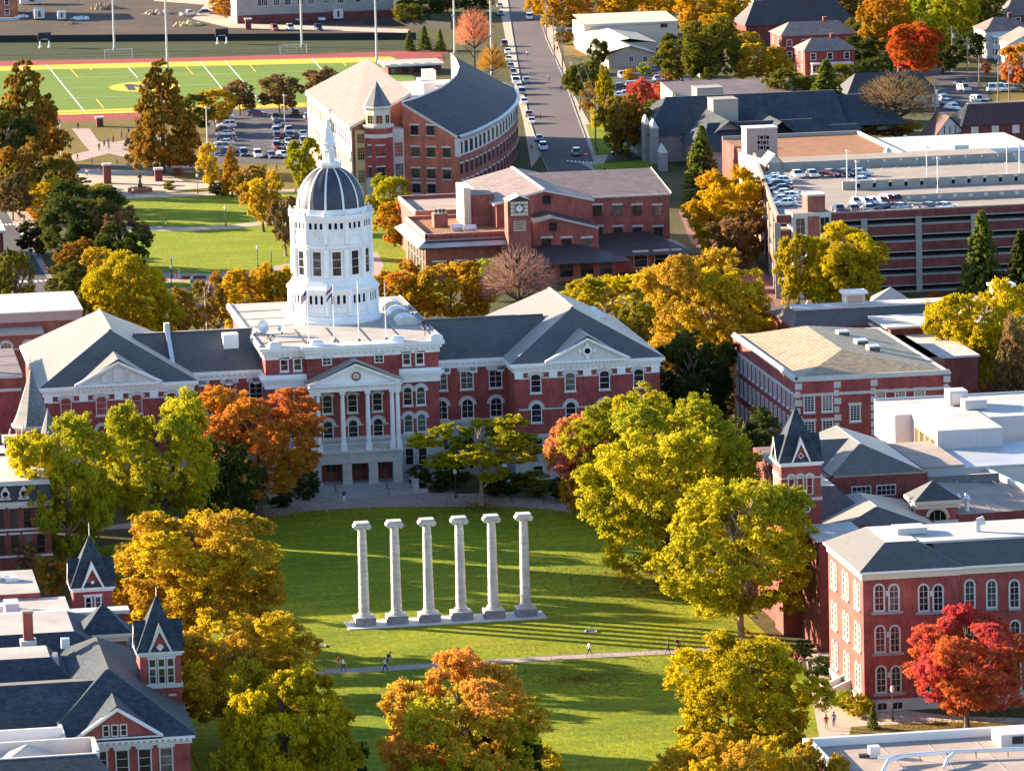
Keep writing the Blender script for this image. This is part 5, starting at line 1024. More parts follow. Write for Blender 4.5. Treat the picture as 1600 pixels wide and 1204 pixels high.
# ---- parking garage
pgx = 97.6; PGY = 258.0
gr = thing('parking_garage', 'long brick banded parking garage with open decks and cars parked on its roof', 'parking garage', (120, PGY, 0))
xr_ = 160; PGX1, PGY1 = 113.0, 352.0
def skew(d, y0=None, y1=None, x1=None):   # footprint with the slanting west side, inset d
    y0 = PGY if y0 is None else y0; y1 = PGY1 if y1 is None else y1; fx = lambda y: pgx+d+(PGX1-pgx)*(y-PGY)/(PGY1-PGY)
    return [(fx(y0), y0), (x1 or xr_, y0), (x1 or xr_, y1), (fx(y1), y1)]
def slant(mb, d0, d1, y0, y1, z0, z1, m, mt=None):
    f = lambda y: (PGX1-pgx)*(y-PGY)/(PGY1-PGY)+pgx
    mb.prism([(f(y0)+d0, y0), (f(y0)+d1, y0), (f(y1)+d1, y1), (f(y1)+d0, y1)], z0, z1, m, mt)
w = MB()
for k in range(5): w.prism(skew(.05, PGY+.05), k*3.02-.02 if k else 0, k*3.02+.28, 'concrete')
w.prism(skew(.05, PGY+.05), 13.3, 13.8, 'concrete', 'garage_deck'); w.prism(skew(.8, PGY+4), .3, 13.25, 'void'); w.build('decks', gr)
w = MB()
for k in range(5):
    z0, z1 = 1.4+k*3.02, 2.95+k*3.02
    if k == 4: z1 = 14.75
    w.box(pgx, xr_, PGY, PGY+.4, z0, z1, 'brick_dark', 'concrete', bottom=True); w.box(pgx-.02, xr_, PGY-.03, PGY+.4, z0-.22, z0, 'concrete', bottom=True)
    slant(w, 0, .4, PGY+.4, PGY1, z0, z1, 'brick_orange', 'concrete')
w.box(pgx, xr_, PGY-.05, PGY+.45, 14.75, 14.95, 'concrete'); slant(w, -.05, .45, PGY+.45, PGY1, 14.75, 14.95, 'concrete'); w.build('brick_bands', gr)
for x in (97.7, 113.4, 123.3, 133.4, 143.5, 153.6): w = MB(); w.box(x-.55, x+.55, PGY-.2, PGY, 0, 13.6, 'concrete'); w.build('pier', gr)
for y in range(270, 350, 16): w = MB(); slant(w, -.2, 0, y, y+1.1, 0, 13.6, 'concrete'); w.build('pier', gr)
w = MB(); w.box(100.2, 107.2, PGY-1.2, PGY+5, 0, 15.2, 'stone_trim', 'concrete'); w.box(103, 105, PGY-1.35, PGY-1.2, 0, 14.6, 'brick_rose', bottom=True); w.box(103.2, 106.4, PGY, PGY+4.5, 15.2, 18.0, 'brick_rose', 'concrete'); w.box(103.1, 106.5, PGY-.1, PGY+4.6, 18.0, 18.3, 'stone_trim'); w.build('stair_tower', gr)
for x in (101.6, 106.0):
    for z in (11.4, 7.6, 3.8): win(gr, x, PGY-1.2, z, 1.6, 2.9, cols=2, rows=2, fr=.14, fm='stone_trim')
def GH(x, y, h=13.8): return G(*zg(x, y), h)
w = MB(); a0 = GH(570, 390); y1 = a0[1]
w.box(a0[0], xr_, y1, y1+.4, 13.8, 15.4, 'concrete', bottom=True)
for k in range(16):
    x = a0[0]+3+k*3.0; w.box(x-.28, x+.28, y1-.04, y1, 14.1, 14.9, 'void', bottom=True); w.box(x-.34, x+.34, y1-.06, y1, 14.9, 15.3, 'cream', bottom=True)
w.build('ramp_wall', gr)
w = MB(); a1 = GH(900, 455); w.box(a1[0], xr_, a1[1], a1[1]+.4, 13.8, 15.0, 'concrete', bottom=True)
for k in range(10): x = a1[0]+1.4+k*2.9; w.box(x-.38, x+.38, a1[1]-.04, a1[1], 14.2, 14.75, 'cream', bottom=True)
w.build('ramp_wall', gr)
w = MB(); a2 = GH(230, 300); w.box(a2[0], xr_, a2[1]+6, a2[1]+6.4, 13.8, 15.3, 'concrete', bottom=True)
for k in range(13): x = a2[0]+18+k*3.2; w.box(x-.15, x+.15, a2[1]+5.96, a2[1]+6, 14.7, 15.1, 'sign_white', bottom=True)
w.build('back_parapet', gr)
w = MB()
for k in range(18): x = a2[0]+3+k*2.7; w.poly([(x, a2[1]+1, 13.82), (x+.15, a2[1]+1, 13.82), (x+1.9, a2[1]+5.5, 13.82), (x+1.75, a2[1]+5.5, 13.82)], 'line_white')
for k in range(9): y = 268+k*2.7*2.2; w.box(pgx+1+(y-PGY)*.164, pgx+6.2+(y-PGY)*.164, y, y+.15, 13.8, 13.83, 'line_white')
w.build('bay_lines', gr)
# ---- half timbered house
ztd = zf(1140, 0, 3.478)
td = thing('half_timbered_house', 'maroon roofed brick house with half timbered gable and pale paired windows', 'house', (192, 457, 0))
w = MB(); w.box(181.5, 225, 457, 470, 0, 6.2, 'brick_dark'); w.box(176, 181.5, 459, 466, 0, 4.4, 'siding_white'); w.build('wall', td)
w = MB(); w.hip(181.0, 226, 456.5, 470.5, 6.2, 184, 226, 463, 464, 10.2, 'shingle_maroon'); w.box(184, 226, 463, 464.2, 10.2, 10.4, 'stucco'); w.poly([(181, 456.4, 6.1), (184, 463, 10.3), (183.4, 463, 10.6), (180.4, 456.2, 6.3)], 'stucco')
w.poly([(175, 458, 3.6), (178.7, 458, 8.3), (178.7, 470, 8.3), (175, 470, 3.6)], 'shingle_maroon'); w.poly([(182.4, 458, 5), (182.4, 470, 5), (178.7, 470, 8.3), (178.7, 458, 8.3)], 'shingle_maroon'); w.build('roof', td)
w = MB(); w.poly([(175.6, 458.5, 3.8), (182, 458.5, 4.8), (178.7, 458.5, 8.0)], 'siding_white'); w.box(176, 181.5, 458.9, 459, 0, 4.2, 'siding_white', bottom=True)
for x in (176.4, 177.6, 178.8, 180, 181.2): w.box(x-.1, x+.1, 458.4, 458.5, .3, 4.4+(.9 if 177 < x < 180.5 else 0)*2, 'metal_dark', bottom=True)
for z in (2.2, 4.1): w.box(176, 181.5, 458.4, 458.5, z, z+.2, 'metal_dark', bottom=True)
w.box(177.8, 180.6, 458.3, 458.4, 0.2, 2.3, 'void', bottom=True); w.build('half_timbered_gable', td)
for x in (184, 188.6, 193.2, 198): win(td, x, 457, 4.3, 1.3, 1.5, fr=.12, cols=2, rows=2, pm='cream'); win(td, x, 457, .8, 2.2, 1.7, fr=.12, cols=3, rows=2, pm='cream')
w = MB(); w.box(205, 207.4, 463, 465, 9, 12, 'stucco'); w.build('chimney', td)
# ---- generic houses of the neighbourhood, each set out in its own size
def house(name, label, px, py, wd_, dp_, ev, rg, wall, roof, axis='x', nwin=3, fl=1, h=0, chim=True, porch=None, cat='house'):
    x, y = G(px, py, h); t = thing(name, label, cat, (x+wd_/2, y, 0))
    w = MB(); w.box(x, x+wd_, y, y+dp_, 0, ev, wall)
    ym, xm = y+dp_/2, x+wd_/2
    if axis == 'y': w.poly([(x, y-.01, ev), (x+wd_, y-.01, ev), (xm, y-.01, rg-.15)], wall)
    w.build('wall', t); r = MB(); o = .5
    if axis == 'x': r.hip(x-o, x+wd_+o, y-o, y+dp_+o, ev, x+dp_*.25, x+wd_-dp_*.25, ym, ym, rg, roof)
    elif axis == 'flat': r.box(x-o, x+wd_+o, y-o, y+dp_+o, ev, ev+.5, 'stone_trim', roof)
    else:
        for sx in (-1, 1): r.poly([(xm+sx*(wd_/2+o), y-o, ev-.3), (xm+sx*(wd_/2+o), y+dp_+o, ev-.3), (xm, y+dp_+o, rg), (xm, y-o, rg)], roof)
        for sx in (-1, 1): r.poly([(xm+sx*(wd_/2+o), y-o, ev-.3), (xm, y-o, rg), (xm, y-o, rg-.4), (xm+sx*(wd_/2+o), y-o, ev-.7)], 'stone_trim')
    r.build('roof', t)
    for f_ in range(fl):
        for k in range(nwin): win(t, x+wd_*(k+.5)/nwin, y, .9+f_*3.0, 1.2, 1.5, fr=.14, cols=1, rows=2)
        for k in range(2): win(t, x, y+dp_*(k+.5)/2, .9+f_*3.0, 1.2, 1.5, 'L', fr=.14, cols=1, rows=2)
    if chim: c = MB(); c.box(xm-.5+wd_*.15, xm+.5+wd_*.15, ym-.5, ym+.5, ev, rg+1.0, 'brick_dark', 'concrete'); c.build('chimney', t)
    if porch:
        c = MB(); c.box(x+wd_*.1, x+wd_*.9, y-3, y, porch-.4, porch, 'white', bottom=True); c.box(x+wd_*.1, x+wd_*.9, y-3, y-.1, .3, .6, 'white')
        for k in range(5): c.tube((x+wd_*(.1+.2*k), y-2.8, 0), (x+wd_*(.1+.2*k), y-2.8, porch), .2, .18, 8, 'white')
        c.build('porch', t)
    return t
house('porched_brick_house', 'brick house with a white railed balcony and cream hipped roof', 1258, 118, 13, 12, 6, 8.8, 'brick', 'shingle_tan', fl=2, porch=3.2)
house('long_brick_house', 'larger brick house with brown roof directly behind the white balconied house', 1222, 96, 20, 14, 6.5, 9.5, 'brick', 'shingle_tan', fl=2, nwin=5)
house('dark_steep_house', 'big dark roofed house with pale gable edges under the orange trees', 1166, 70, 30, 16, 5, 11, 'brick_dark', 'shingle_dark', fl=1, nwin=5)
house('dark_bungalow', 'low dark roofed bungalow with white porch behind the bare tree', 1325, 174, 22, 14, 3.4, 8.2, 'siding_white', 'shingle_dark', nwin=5, fl=1)
house('white_columned_house', 'white house with tall columned porch at the right edge', 1543, 92, 12, 14, 7, 10, 'siding_white', 'shingle_brown', fl=2, porch=6)
house('tan_roofed_house', 'white walled house with tan gable roof beside the columned one', 1577, 108, 12, 12, 6.5, 9.5, 'siding_white', 'shingle_tan', axis='y', fl=2, nwin=2)
house('brown_gabled_house', 'dark shingled house high at the top right corner', 1572, 60, 20, 14, 6, 10, 'shingle_maroon', 'shingle_brown', fl=2)
house('white_flat_store', 'white flat roofed store at the top edge behind the dark roofed house', 1178, 22, 22, 20, 6, 6, 'siding_white', 'roof_white', axis='flat', nwin=4, fl=1, chim=False, cat='building')
house('grey_shed', 'grey roofed shed by the top edge of the street', 1300, 8, 18, 14, 4, 6, 'siding_white', 'slate_light', nwin=3, chim=False)
# white roofed clubhouse
wr = thing('cream_roofed_clubhouse', 'low stucco clubhouse with wide cream gable roofs and an L shaped upper wing', 'building', (170, 760, 0))
zw = zf(800, 0, 4); A = G(*zw(605, 430)); yq = A[1]
X = lambda x, y, Y: V(*zw(x, y), Y)
w = MB(); x0, x1 = X(605, 400, yq)[0], X(905, 400, yq)[0]; ze_ = X(500, 348, yq)[1]; zr = X(735, 285, yq)[1]; xm = X(735, 300, yq)[0]
w.box(x0, x1, yq, yq+16, 0, ze_, 'stucco'); w.poly([(x0, yq-.01, ze_), (x1, yq-.01, ze_), (xm, yq-.01, zr-.2)], 'stucco')
y2 = yq+16; w.box(X(560, 280, y2)[0], X(900, 280, y2)[0], y2, y2+40, 0, X(560, 275, y2)[1], 'stucco'); y3 = yq+50; w.box(X(450, 200, y3)[0], X(1035, 200, y3)[0], y3, y3+18, 0, X(1035, 135, y3)[1], 'cream'); w.build('wall', wr)
w = MB(); xa = X(495, 345, yq)[0]; xb_ = X(915, 325, yq)[0]
w.poly([(xa, yq-1, ze_-.2), (xm, yq-1, zr), (xm, yq+17, zr), (xa, yq+17, ze_-.2)], 'cream'); w.poly([(xb_, yq-1, ze_-.2), (xb_, yq+17, ze_-.2), (xm, yq+17, zr), (xm, yq-1, zr)], 'cream')
a, b, c = X(560, 275, y2), X(730, 240, y2), X(900, 262, y2)
w.poly([(a[0], y2-.8, a[1]), (b[0], y2-.8, b[1]), (b[0], y2+40, b[1]), (a[0], y2+40, a[1])], 'cream'); w.poly([(c[0], y2-.8, c[1]), (c[0], y2+40, c[1]), (b[0], y2+40, b[1]), (b[0], y2-.8, b[1])], 'roof_membrane')
a, b = X(445, 150, y3), X(1040, 130, y3); w.poly([(a[0], y3-.5, b[1]), (b[0], y3-.5, b[1]), (b[0], y3+18, b[1]+1.2), (a[0], y3+18, b[1]+1.2)], 'cream'); w.box(a[0], b[0], y3-.6, y3-.4, b[1]-.5, b[1]+.05, 'stone_trim', bottom=True); w.build('roof', wr)
for x in (745, 832): q = X(x, 385, yq); win(wr, q[0], yq, q[1], 1.0, 1.3, cols=2, rows=2)
q = X(950, 170, y3); win(wr, q[0], y3, q[1], 1.6, 1.2, fm='metal_dark')
# far top left: construction yard buildings
sb = thing('grey_stone_block', 'long grey stone building with square windows along the top edge', 'building', (80, 960, 0))
zs_ = zf(400, 0, 4); p = G(*zs_(0, 100)); q = G(*zs_(860, 112)); yq = q[1]; x0, x1 = V(370, 20, yq)[0], V(*zs_(860, 60), yq)[0]
w = MB(); w.box(x0, x1, yq, yq+25, 0, 12, 'stone_dim', 'roof_gravel'); w.box(x0, x1, yq-.05, yq, 0, 2.4, 'brick_dark', bottom=True); w.build('wall', sb)
for x in (30, 55, 130, 200, 280, 345, 440, 530, 640, 755): X_, Z_ = V(*zs_(x, 60), yq); win(sb, X_, yq, 5.0, 1.6, 2.2, cols=3, rows=3, fr=.14, fm='stone_trim')
ob = house('orange_brick_block', 'plain orange brick block at the top left corner', -40, 30, 13, 20, 9, 9, 'brick_orange', 'roof_gravel', axis='flat', nwin=2, fl=2, chim=False, cat='building')
rh = house('red_edge_hall', 'small brick hall with white trim at the left edge by the crosswalk', -290, 428, 36, 22, 6.2, 6.5, 'brick_dark', 'roof_white', axis='flat', nwin=8, fl=2, chim=False, cat='building')  # unseen length carried on to the left so that it shades the street
# low press building with flat white roof by the track
zp_ = zf(460, 70, 4.2105); pb = thing('track_side_building', 'low brick field house with flat pale roof between track and curved hall', 'building', (90, 640, 0))
A = GP(*zp_(600, 200)); yq = A[1]; x0, x1 = V(*zp_(590, 150), yq)[0], V(*zp_(985, 130), yq)[0]; zt_ = V(*zp_(800, 125), yq)[1]
w = MB(); w.box(x0+1, x1-.8, yq, yq+12, 0, zt_-.5, 'brick_dark'); w.box(x0, x1, yq-1.2, yq+13, zt_-.5, zt_, 'stone_trim', 'roof_membrane', bottom=True); w.build('hall', pb)
for k in range(4): win(pb, x0+2.5+k*3.0, yq, .4, 1.6, 2.2, fm='metal_dark', cols=1, rows=1)
# ================================================================ ground covers beyond the hall, sports field, streets
def offs(px, h=0): return [G(x, y, h) for x, y in px]
sheet('north_lawn', [(150, 302), (300, 302), (400, 299), (470, 300), (500, 330), (520, 470), (180, 470), (130, 430)], .03, 'north_lawn')
sheet('side_lawn', [(560, 330), (650, 330), (700, 470), (560, 470)], .03, 'north_lawn')
sheet('dry_lawn', [(-60, 181), (560, 170), (520, 300), (-80, 300)], .02, 'dry_grass')
sheet('plaza', [(95, 266), (130, 264), (250, 268), (290, 284), (340, 281), (350, 292), (300, 296), (260, 302), (130, 306), (100, 290)], .06, 'paving_pale')
sheet('plaza_walk', [(112, 201), (140, 201), (155, 222), (180, 222), (260, 208), (265, 214), (190, 234), (250, 250), (240, 256), (170, 240), (125, 252), (100, 252), (100, 244), (140, 236), (128, 222)], .05, 'paving')
sheet('north_path', [(160, 306), (420, 297), (470, 296), (470, 301), (420, 302), (170, 312)], .05, 'paving_pale')
sheet('middle_path', [(195, 354), (290, 355), (360, 352), (420, 344), (480, 338), (480, 343), (420, 350), (360, 358), (290, 361), (195, 361)], .05, 'paving_pale')
sheet('lower_path', [(205, 425), (330, 428), (400, 422), (470, 408), (470, 414), (410, 430), (340, 438), (240, 442), (205, 440)], .05, 'paving')
sheet('round_terrace', [(318, 440), (345, 434), (385, 433), (400, 440), (390, 452), (350, 456), (312, 452)], .07, 'brick_paving')
sheet('side_walk', [(575, 395), (590, 394), (600, 415), (588, 440), (575, 440)], .05, 'paving')
sheet('campus_road', [(-140, 262), (100, 262), (230, 264), (300, 268), (330, 262), (330, 252), (200, 258), (100, 258), (-140, 252)], .045, 'asphalt')
sheet('left_street', [(-160, 318), (-10, 318), (4, 322), (40, 380), (75, 437), (105, 500), (130, 560), (-160, 560)], .05, 'asphalt')
sheet('left_sidewalk', [(4, 322), (30, 322), (60, 345), (70, 360), (52, 380), (84, 437), (114, 500), (140, 560), (130, 560), (105, 500), (75, 437), (40, 380)], .04, 'paving')
sheet('side_verge', [(52, 360), (150, 350), (230, 440), (200, 560), (140, 560), (114, 500), (84, 437)], .035, 'earth')  # grass verge; the darker earth colour stands in for its shade
mb = MB()
for a, b, n in (((-4, 351), (30, 349), 6), ((20, 440), (85, 437), 8)):
    for k in range(n):
        x = a[0]+(b[0]-a[0])*k/n; y = a[1]+(b[1]-a[1])*k/n; w_ = (b[0]-a[0])/n*.62
        mb.poly([(*G(x, y), .07), (*G(x+w_, y), .07), (*G(x+w_+1.6, y+2.2), .07), (*G(x+1.6, y+2.2), .07)], 'line_white')
struct('crosswalk_markings', mb)
sheet('parking_lot', [(322, 172), (500, 166), (580, 190), (580, 262), (330, 254)], .05, 'asphalt')
mb = MB()
for k in range(16):
    x0, y0 = G(372, 180); x1, y1 = G(372, 246); y = y0+(y1-y0)*k/15; mb.poly([(x0-1, y, .07), (x0+4, y, .07), (x0+4, y+.15, .07), (x0-1, y+.15, .07)], 'line_white')
struct('lot_lines', mb)
# main street and the cross street
sl_, sr = [(785, -30), (793, 0), (800, 50), (812, 120), (828, 190), (845, 243), (860, 275)], [(830, -30), (836, 0), (853, 60), (880, 120), (905, 190), (925, 243), (935, 275)]
sheet('main_street', sl_+sr[::-1], .05, 'asphalt_old')
sheet('cross_street', [(845, 243), (925, 243), (1060, 236), (1060, 247), (960, 247), (935, 256), (860, 262)], .055, 'asphalt_old')
sheet('street_sidewalk', sr[1:]+[(950, 243), (928, 205), (898, 150), (872, 70), (850, 0)], .06, 'paving_pale')
sheet('street_verge', [(770, -30), (785, -30), (793, 0), (800, 50), (812, 120), (828, 190), (845, 243), (830, 262), (818, 190), (800, 120), (788, 50), (778, 0)], .06, 'paving_pale')
sheet('corner_lawn', [(930, 243), (915, 195), (980, 190), (1020, 215), (1015, 238)], .07, 'lawn')
sheet('church_lawn', [(925, 258), (1015, 250), (1020, 262), (990, 276), (935, 282)], .07, 'lawn')
sheet('corner_sidewalk', [(905, 254), (930, 254), (985, 278), (960, 285)], .065, 'paving_pale')
sheet('clubhouse_lawn', [(872, 62), (905, 62), (925, 88), (885, 92)], .07, 'dry_grass')
mb = MB()
for k in range(8):
    x = 885+k*6; mb.poly([(*G(x, 251+k*.5), .09), (*G(x+3.4, 251+k*.5), .09), (*G(x+4.4, 253+k*.5), .09), (*G(x+1, 253+k*.5), .09)], 'line_white')
struct('street_markings', mb)
sheet('back_car_park', [(960, 105), (1075, 100), (1080, 130), (1040, 158), (960, 162)], .05, 'asphalt')
sheet('garage_walk', [(1060, 330), (1100, 330), (1240, 470), (1215, 480), (1080, 380)], .05, 'brick_paving')
sheet('right_street', [(1452, 112), (1520, 118), (1545, 150), (1560, 175), (1440, 180), (1465, 140)], .05, 'asphalt')
sheet('right_cross_street', [(1430, 112), (1620, 112), (1620, 118), (1440, 120)], .06, 'asphalt_old')
sheet('right_lawn', [(1548, 140), (1640, 135), (1640, 160), (1560, 165)], .06, 'dry_grass')
sheet('garage_yard', [(1160, 455), (1300, 470), (1300, 500), (1160, 500)], .04, 'asphalt_old')
sheet('brick_hall_walk', [(1255, 1010), (1300, 1010), (1335, 1100), (1480, 1118), (1700, 1125), (1700, 1133), (1470, 1128), (1330, 1135), (1320, 1180), (1285, 1180)], .05, 'paving_pale')
sheet('brick_hall_lawn', [(1330, 1130), (1470, 1124), (1700, 1128), (1700, 1175), (1330, 1175)], .045, 'dry_grass')
mb = MB()
for E_ in (sl_, sr):
    for a, b in zip(E_[:-1], E_[1:]):
        (ax, ay), (bx, by) = G(*a), G(*b); mb.prism([(ax-.1, ay), (bx-.1, by), (bx+.1, by), (ax+.1, ay)], 0, .17, 'concrete')
struct('street_kerbs', mb)
mb = MB()
for P_ in (P0, P1):
    for (ax, ay), (bx, by) in zip(P_, P_[1:]): mb.prism([(ax, ay), (bx, by), (bx, by+.12), (ax, ay+.12)], 0, .08, 'concrete')
for k in range(26):
    t = k/26*(len(P0)-1); i = int(t); u = t-i; a = Vector(P0[i]).lerp(Vector(P0[i+1]), u); b = Vector(P1[i]).lerp(Vector(P1[i+1]), u); mb.poly([(a.x-.05, a.y, .056), (a.x+.05, a.y, .056), (b.x+.05, b.y, .056), (b.x-.05, b.y, .056)], 'plinth_stone')
struct('path_edging', mb)
# ---- sports field
sheet('field_turf', [(-120, 109), (620, 89), (700, 186), (-120, 186)], .04, 'field_turf')
mb = MB()
for q in ([(-120, 108), (75, 102), (610, 89), (625, 96), (610, 97), (75, 109), (-120, 115)], [(-120, 178), (134, 172), (560, 158), (570, 165), (136, 179), (-120, 186)]): mb.poly([(*G(x, y), .06) for x, y in q], 'turf_gold')
def stripe(a, b, w_, m):
    (ax, ay), (bx, by) = G(*a), G(*b); d = Vector((bx-ax, by-ay)).normalized(); n = Vector((-d.y, d.x))*w_/2
    mb.poly([(ax+n.x, ay+n.y, .075), (bx+n.x, by+n.y, .075), (bx-n.x, by-n.y, .075), (ax-n.x, ay-n.y, .075)], m)
for a, b in (((73, 102), (134, 177)), ((313, 97), (370, 167)), ((352, 96), (412, 165)), ((200, 106), (215, 122)), ((560, 90), (600, 140)), ((488, 92), (520, 130))): stripe(a, b, .3, 'line_white')
for a, b in (((110, 108), (122, 121)), ((150, 155), (162, 169)), ((390, 102), (400, 113)), ((290, 104), (302, 117)), ((535, 98), (541, 103)), ((565, 97), (574, 105)), ((440, 150), (455, 165)), ((140, 106), (143, 110))): stripe(a, b, .32, 'line_yellow')
for y0, y1 in ((122, 118), (139, 134), (154, 149)): stripe((95, y0), (500, y1-6), .16, 'line_white')
struct('field_lines', mb)
mb = MB(); cx_, cy_ = G(226, 136); rx = 61/6.75; ry = 9.5/(6.75*.112)
mb.poly([(cx_+rx*math.cos(k*math.pi/20), cy_+ry*math.sin(k*math.pi/20), .08) for k in range(40)], 'turf_gold')
L = [(-.52, -.62), (-.3, -.62), (-.3, .1), (0, -.35), (.3, .1), (.3, -.62), (.52, -.62), (.52, .62), (.3, .62), (0, .15), (-.3, .62), (-.52, .62)]
for q in ([0, 1, 2, 10, 11], [2, 3, 9, 10], [3, 4, 8, 9], [4, 5, 6, 7, 8]): mb.poly([(cx_+L[i][0]*rx, cy_+L[i][1]*ry, .095) for i in q], 'black')
struct('field_logo', mb)
mb = MB()
for q in ([(-120, 98), (300, 90), (700, 78), (700, 83), (620, 89), (-120, 109)], [(-120, 186), (340, 173), (340, 184), (-120, 197)], [(607, 97), (622, 89), (690, 84), (694, 97)]): mb.poly([(*G(x, y), .05) for x, y in q], 'track_red')
struct('running_track', mb)
sheet('field_bank', [(-120, 66), (660, 52), (700, 78), (300, 90), (-120, 98)], .03, 'bank_grass')
sheet('construction_ground', [(-160, -40), (400, -40), (660, 22), (660, 50), (-160, 64)], .03, 'dirt')
sheet('yard_drive', [(240, 2), (320, 8), (300, 30), (360, 44), (640, 52), (640, 46), (400, 38), (330, 22), (350, -8), (250, -10)], .05, 'paving_pale')
def strip_thing(name, label, cat, pts, h, m, thick=.12, top=None):
    t = None; mb = MB(); P = [G(x, y) for x, y in pts]
    for (ax, ay), (bx, by) in zip(P, P[1:]):
        d = Vector((bx-ax, by-ay)).normalized(); n = Vector((-d.y, d.x))*thick/2
        mb.prism([(ax-n.x, ay-n.y), (bx-n.x, by-n.y), (bx+n.x, by+n.y), (ax+n.x, ay+n.y)], 0, h, m, top)
    o = mb.build(name); tag(o, label, cat); return o
strip_thing('windscreen_fence', 'long black windscreen fence along the far side of the running track', 'fence', [(-120, 67), (300, 64), (650, 62)], 1.9, 'tarp_black')
strip_thing('yard_screen_fence', 'black screen fence in front of the grey stone block', 'fence', [(570, 37), (705, 46)], 2.0, 'tarp_black')
def railing(name, label, pts, h, m, step=3.0, rails=(1.0, .5), r=.035, cat='fence'):
    t = thing(name, label, cat, (*G(*pts[0]), 0)); P = [Vector((*G(x, y), 0)) for x, y in pts]; a_ = MB(); b_ = MB()
    for p, q in zip(P, P[1:]):
        n = max(1, int((q-p).length/step))
        for k in range(n+1): s_ = p.lerp(q, k/n); a_.tube(s_, s_+Vector((0, 0, h)), r*1.3, r*1.3, 5, m)
        for z in rails: b_.tube(p+Vector((0, 0, h*z)), q+Vector((0, 0, h*z)), r, r, 5, m)
    b_.build('rails', t); a_.build('posts', t); return t
railing('track_fence', 'thin dark wire fence along the near edge of the running track', [(-60, 190), (130, 185), (340, 176), (500, 170)], 1.5, 'metal_dark', 3.5)
railing('far_track_fence', 'thin dark wire fence below the bank on the far edge of the track', [(-60, 97), (300, 89), (600, 80), (690, 77)], 1.4, 'metal_dark', 3.5)
railing('forecourt_railing', 'low dark railing along the curved walk in front of the hall', [(765, 789), (800, 786), (850, 789), (912, 800)], 1.0, 'metal_dark', 2.6, (1.0,))
railing('forecourt_railing', 'low dark railing along the walk left of the hall stairs', [(350, 811), (400, 806)], 1.0, 'metal_dark', 2.6, (1.0,))
# goals
def goal(px, py, w_, lab):
    t = thing('soccer_goal', lab, 'goal', (*G(px, py), 0), 'goals beside the track'); x, y = G(px, py)
    f_ = MB()
    for q in (0, w_): f_.tube((x+q, y, 0), (x+q, y, 2.4), .07, .07, 6, 'sign_white')
    f_.tube((x, y, 2.4), (x+w_, y, 2.4), .07, .07, 6, 'sign_white'); f_.build('frame', t)
    n_ = MB()
    for k in range(12): n_.tube((x+w_*k/11, y, 2.35), (x+w_*k/11, y+1.6, 0), .015, .015, 3, 'metal_light')
    for k in range(5): n_.tube((x, y+.3*k, 2.3-.5*k), (x+w_, y+.3*k, 2.3-.5*k), .015, .015, 3, 'metal_light')
    n_.build('net', t)
goal(164, 92, 7.4, 'white framed goal at the far edge of the track, left of the two'); goal(438, 85, 7.2, 'white framed goal at the far edge of the track, right of the two')
def scoreboard(px, py, w_, lab):
    x, y = G(px, py); t = thing('scoreboard', lab, 'scoreboard', (x, y, 0), 'scoreboards on the bank')
    b_ = MB(); b_.box(x-w_/2, x+w_/2, y-.2, y+.3, 2.0, 4.0, 'black', bottom=True); b_.box(x-w_/2, x+w_/2, y-.25, y+.3, 4.0, 4.3, 'metal_dark', bottom=True); b_.box(x-1.0, x+1.0, y-.24, y-.2, 2.3, 2.5, 'metal_grey', bottom=True); b_.build('board', t)
    for q in (-w_*.35, w_*.35): b_ = MB(); b_.tube((x+q, y, 0), (x+q, y, 2.0), .16, .16, 8, 'sign_white'); b_.rev([(.4, 0), (.4, .5)], x+q, y, 8, 'sign_white'); b_.build('leg', t)
scoreboard(70, 75, 3.6, 'black scoreboard on two white legs on the left part of the bank'); scoreboard(347, 69, 3.6, 'black scoreboard on two white legs near the middle of the bank')
# tall floodlight masts
for px, py, h_, lb in ((179, 79, 24, 'left mast on the far bank'), (262, 110, 24, 'mast rising behind the pyramidal rust tree'), (472, 74, 24, 'mast beside the right goal'), (589, 98, 24, 'mast behind the curved hall left roof'), (711, 84, 24, 'mast behind the curved hall white parapet'), (769, 118, 24, 'mast beside the main street')):
    x, y = G(px, py); t = thing('floodlight_mast', 'tall grey floodlight mast, the '+lb, 'light mast', (x, y, 0), 'floodlight masts round the field')
    b_ = MB(); b_.tube((x, y, 0), (x, y, h_), .34, .16, 10, 'metal_grey'); b_.build('pole', t); b_ = MB(); b_.rev([(.5, 0), (.5, .7), (.36, .8)], x, y, 10, 'concrete'); b_.build('base', t)
    b_ = MB(); b_.box(x-2, x+2, y-.1, y+.1, h_-.2, h_, 'metal_grey', bottom=True)
    for k in range(4): b_.tube((x-1.6+k*1.05, y-.2, h_+.3), (x-1.6+k*1.05, y+.3, h_+.5), .3, .2, 8, 'metal_light')
    b_.build('lamp_rack', t)
    if px > 700: b_ = MB(); b_.tube((x-.5, y-.4, h_*.42), (x-.3, y+.1, h_*.43), .35, .2, 8, 'metal_light'); b_.build('camera_housing', t)
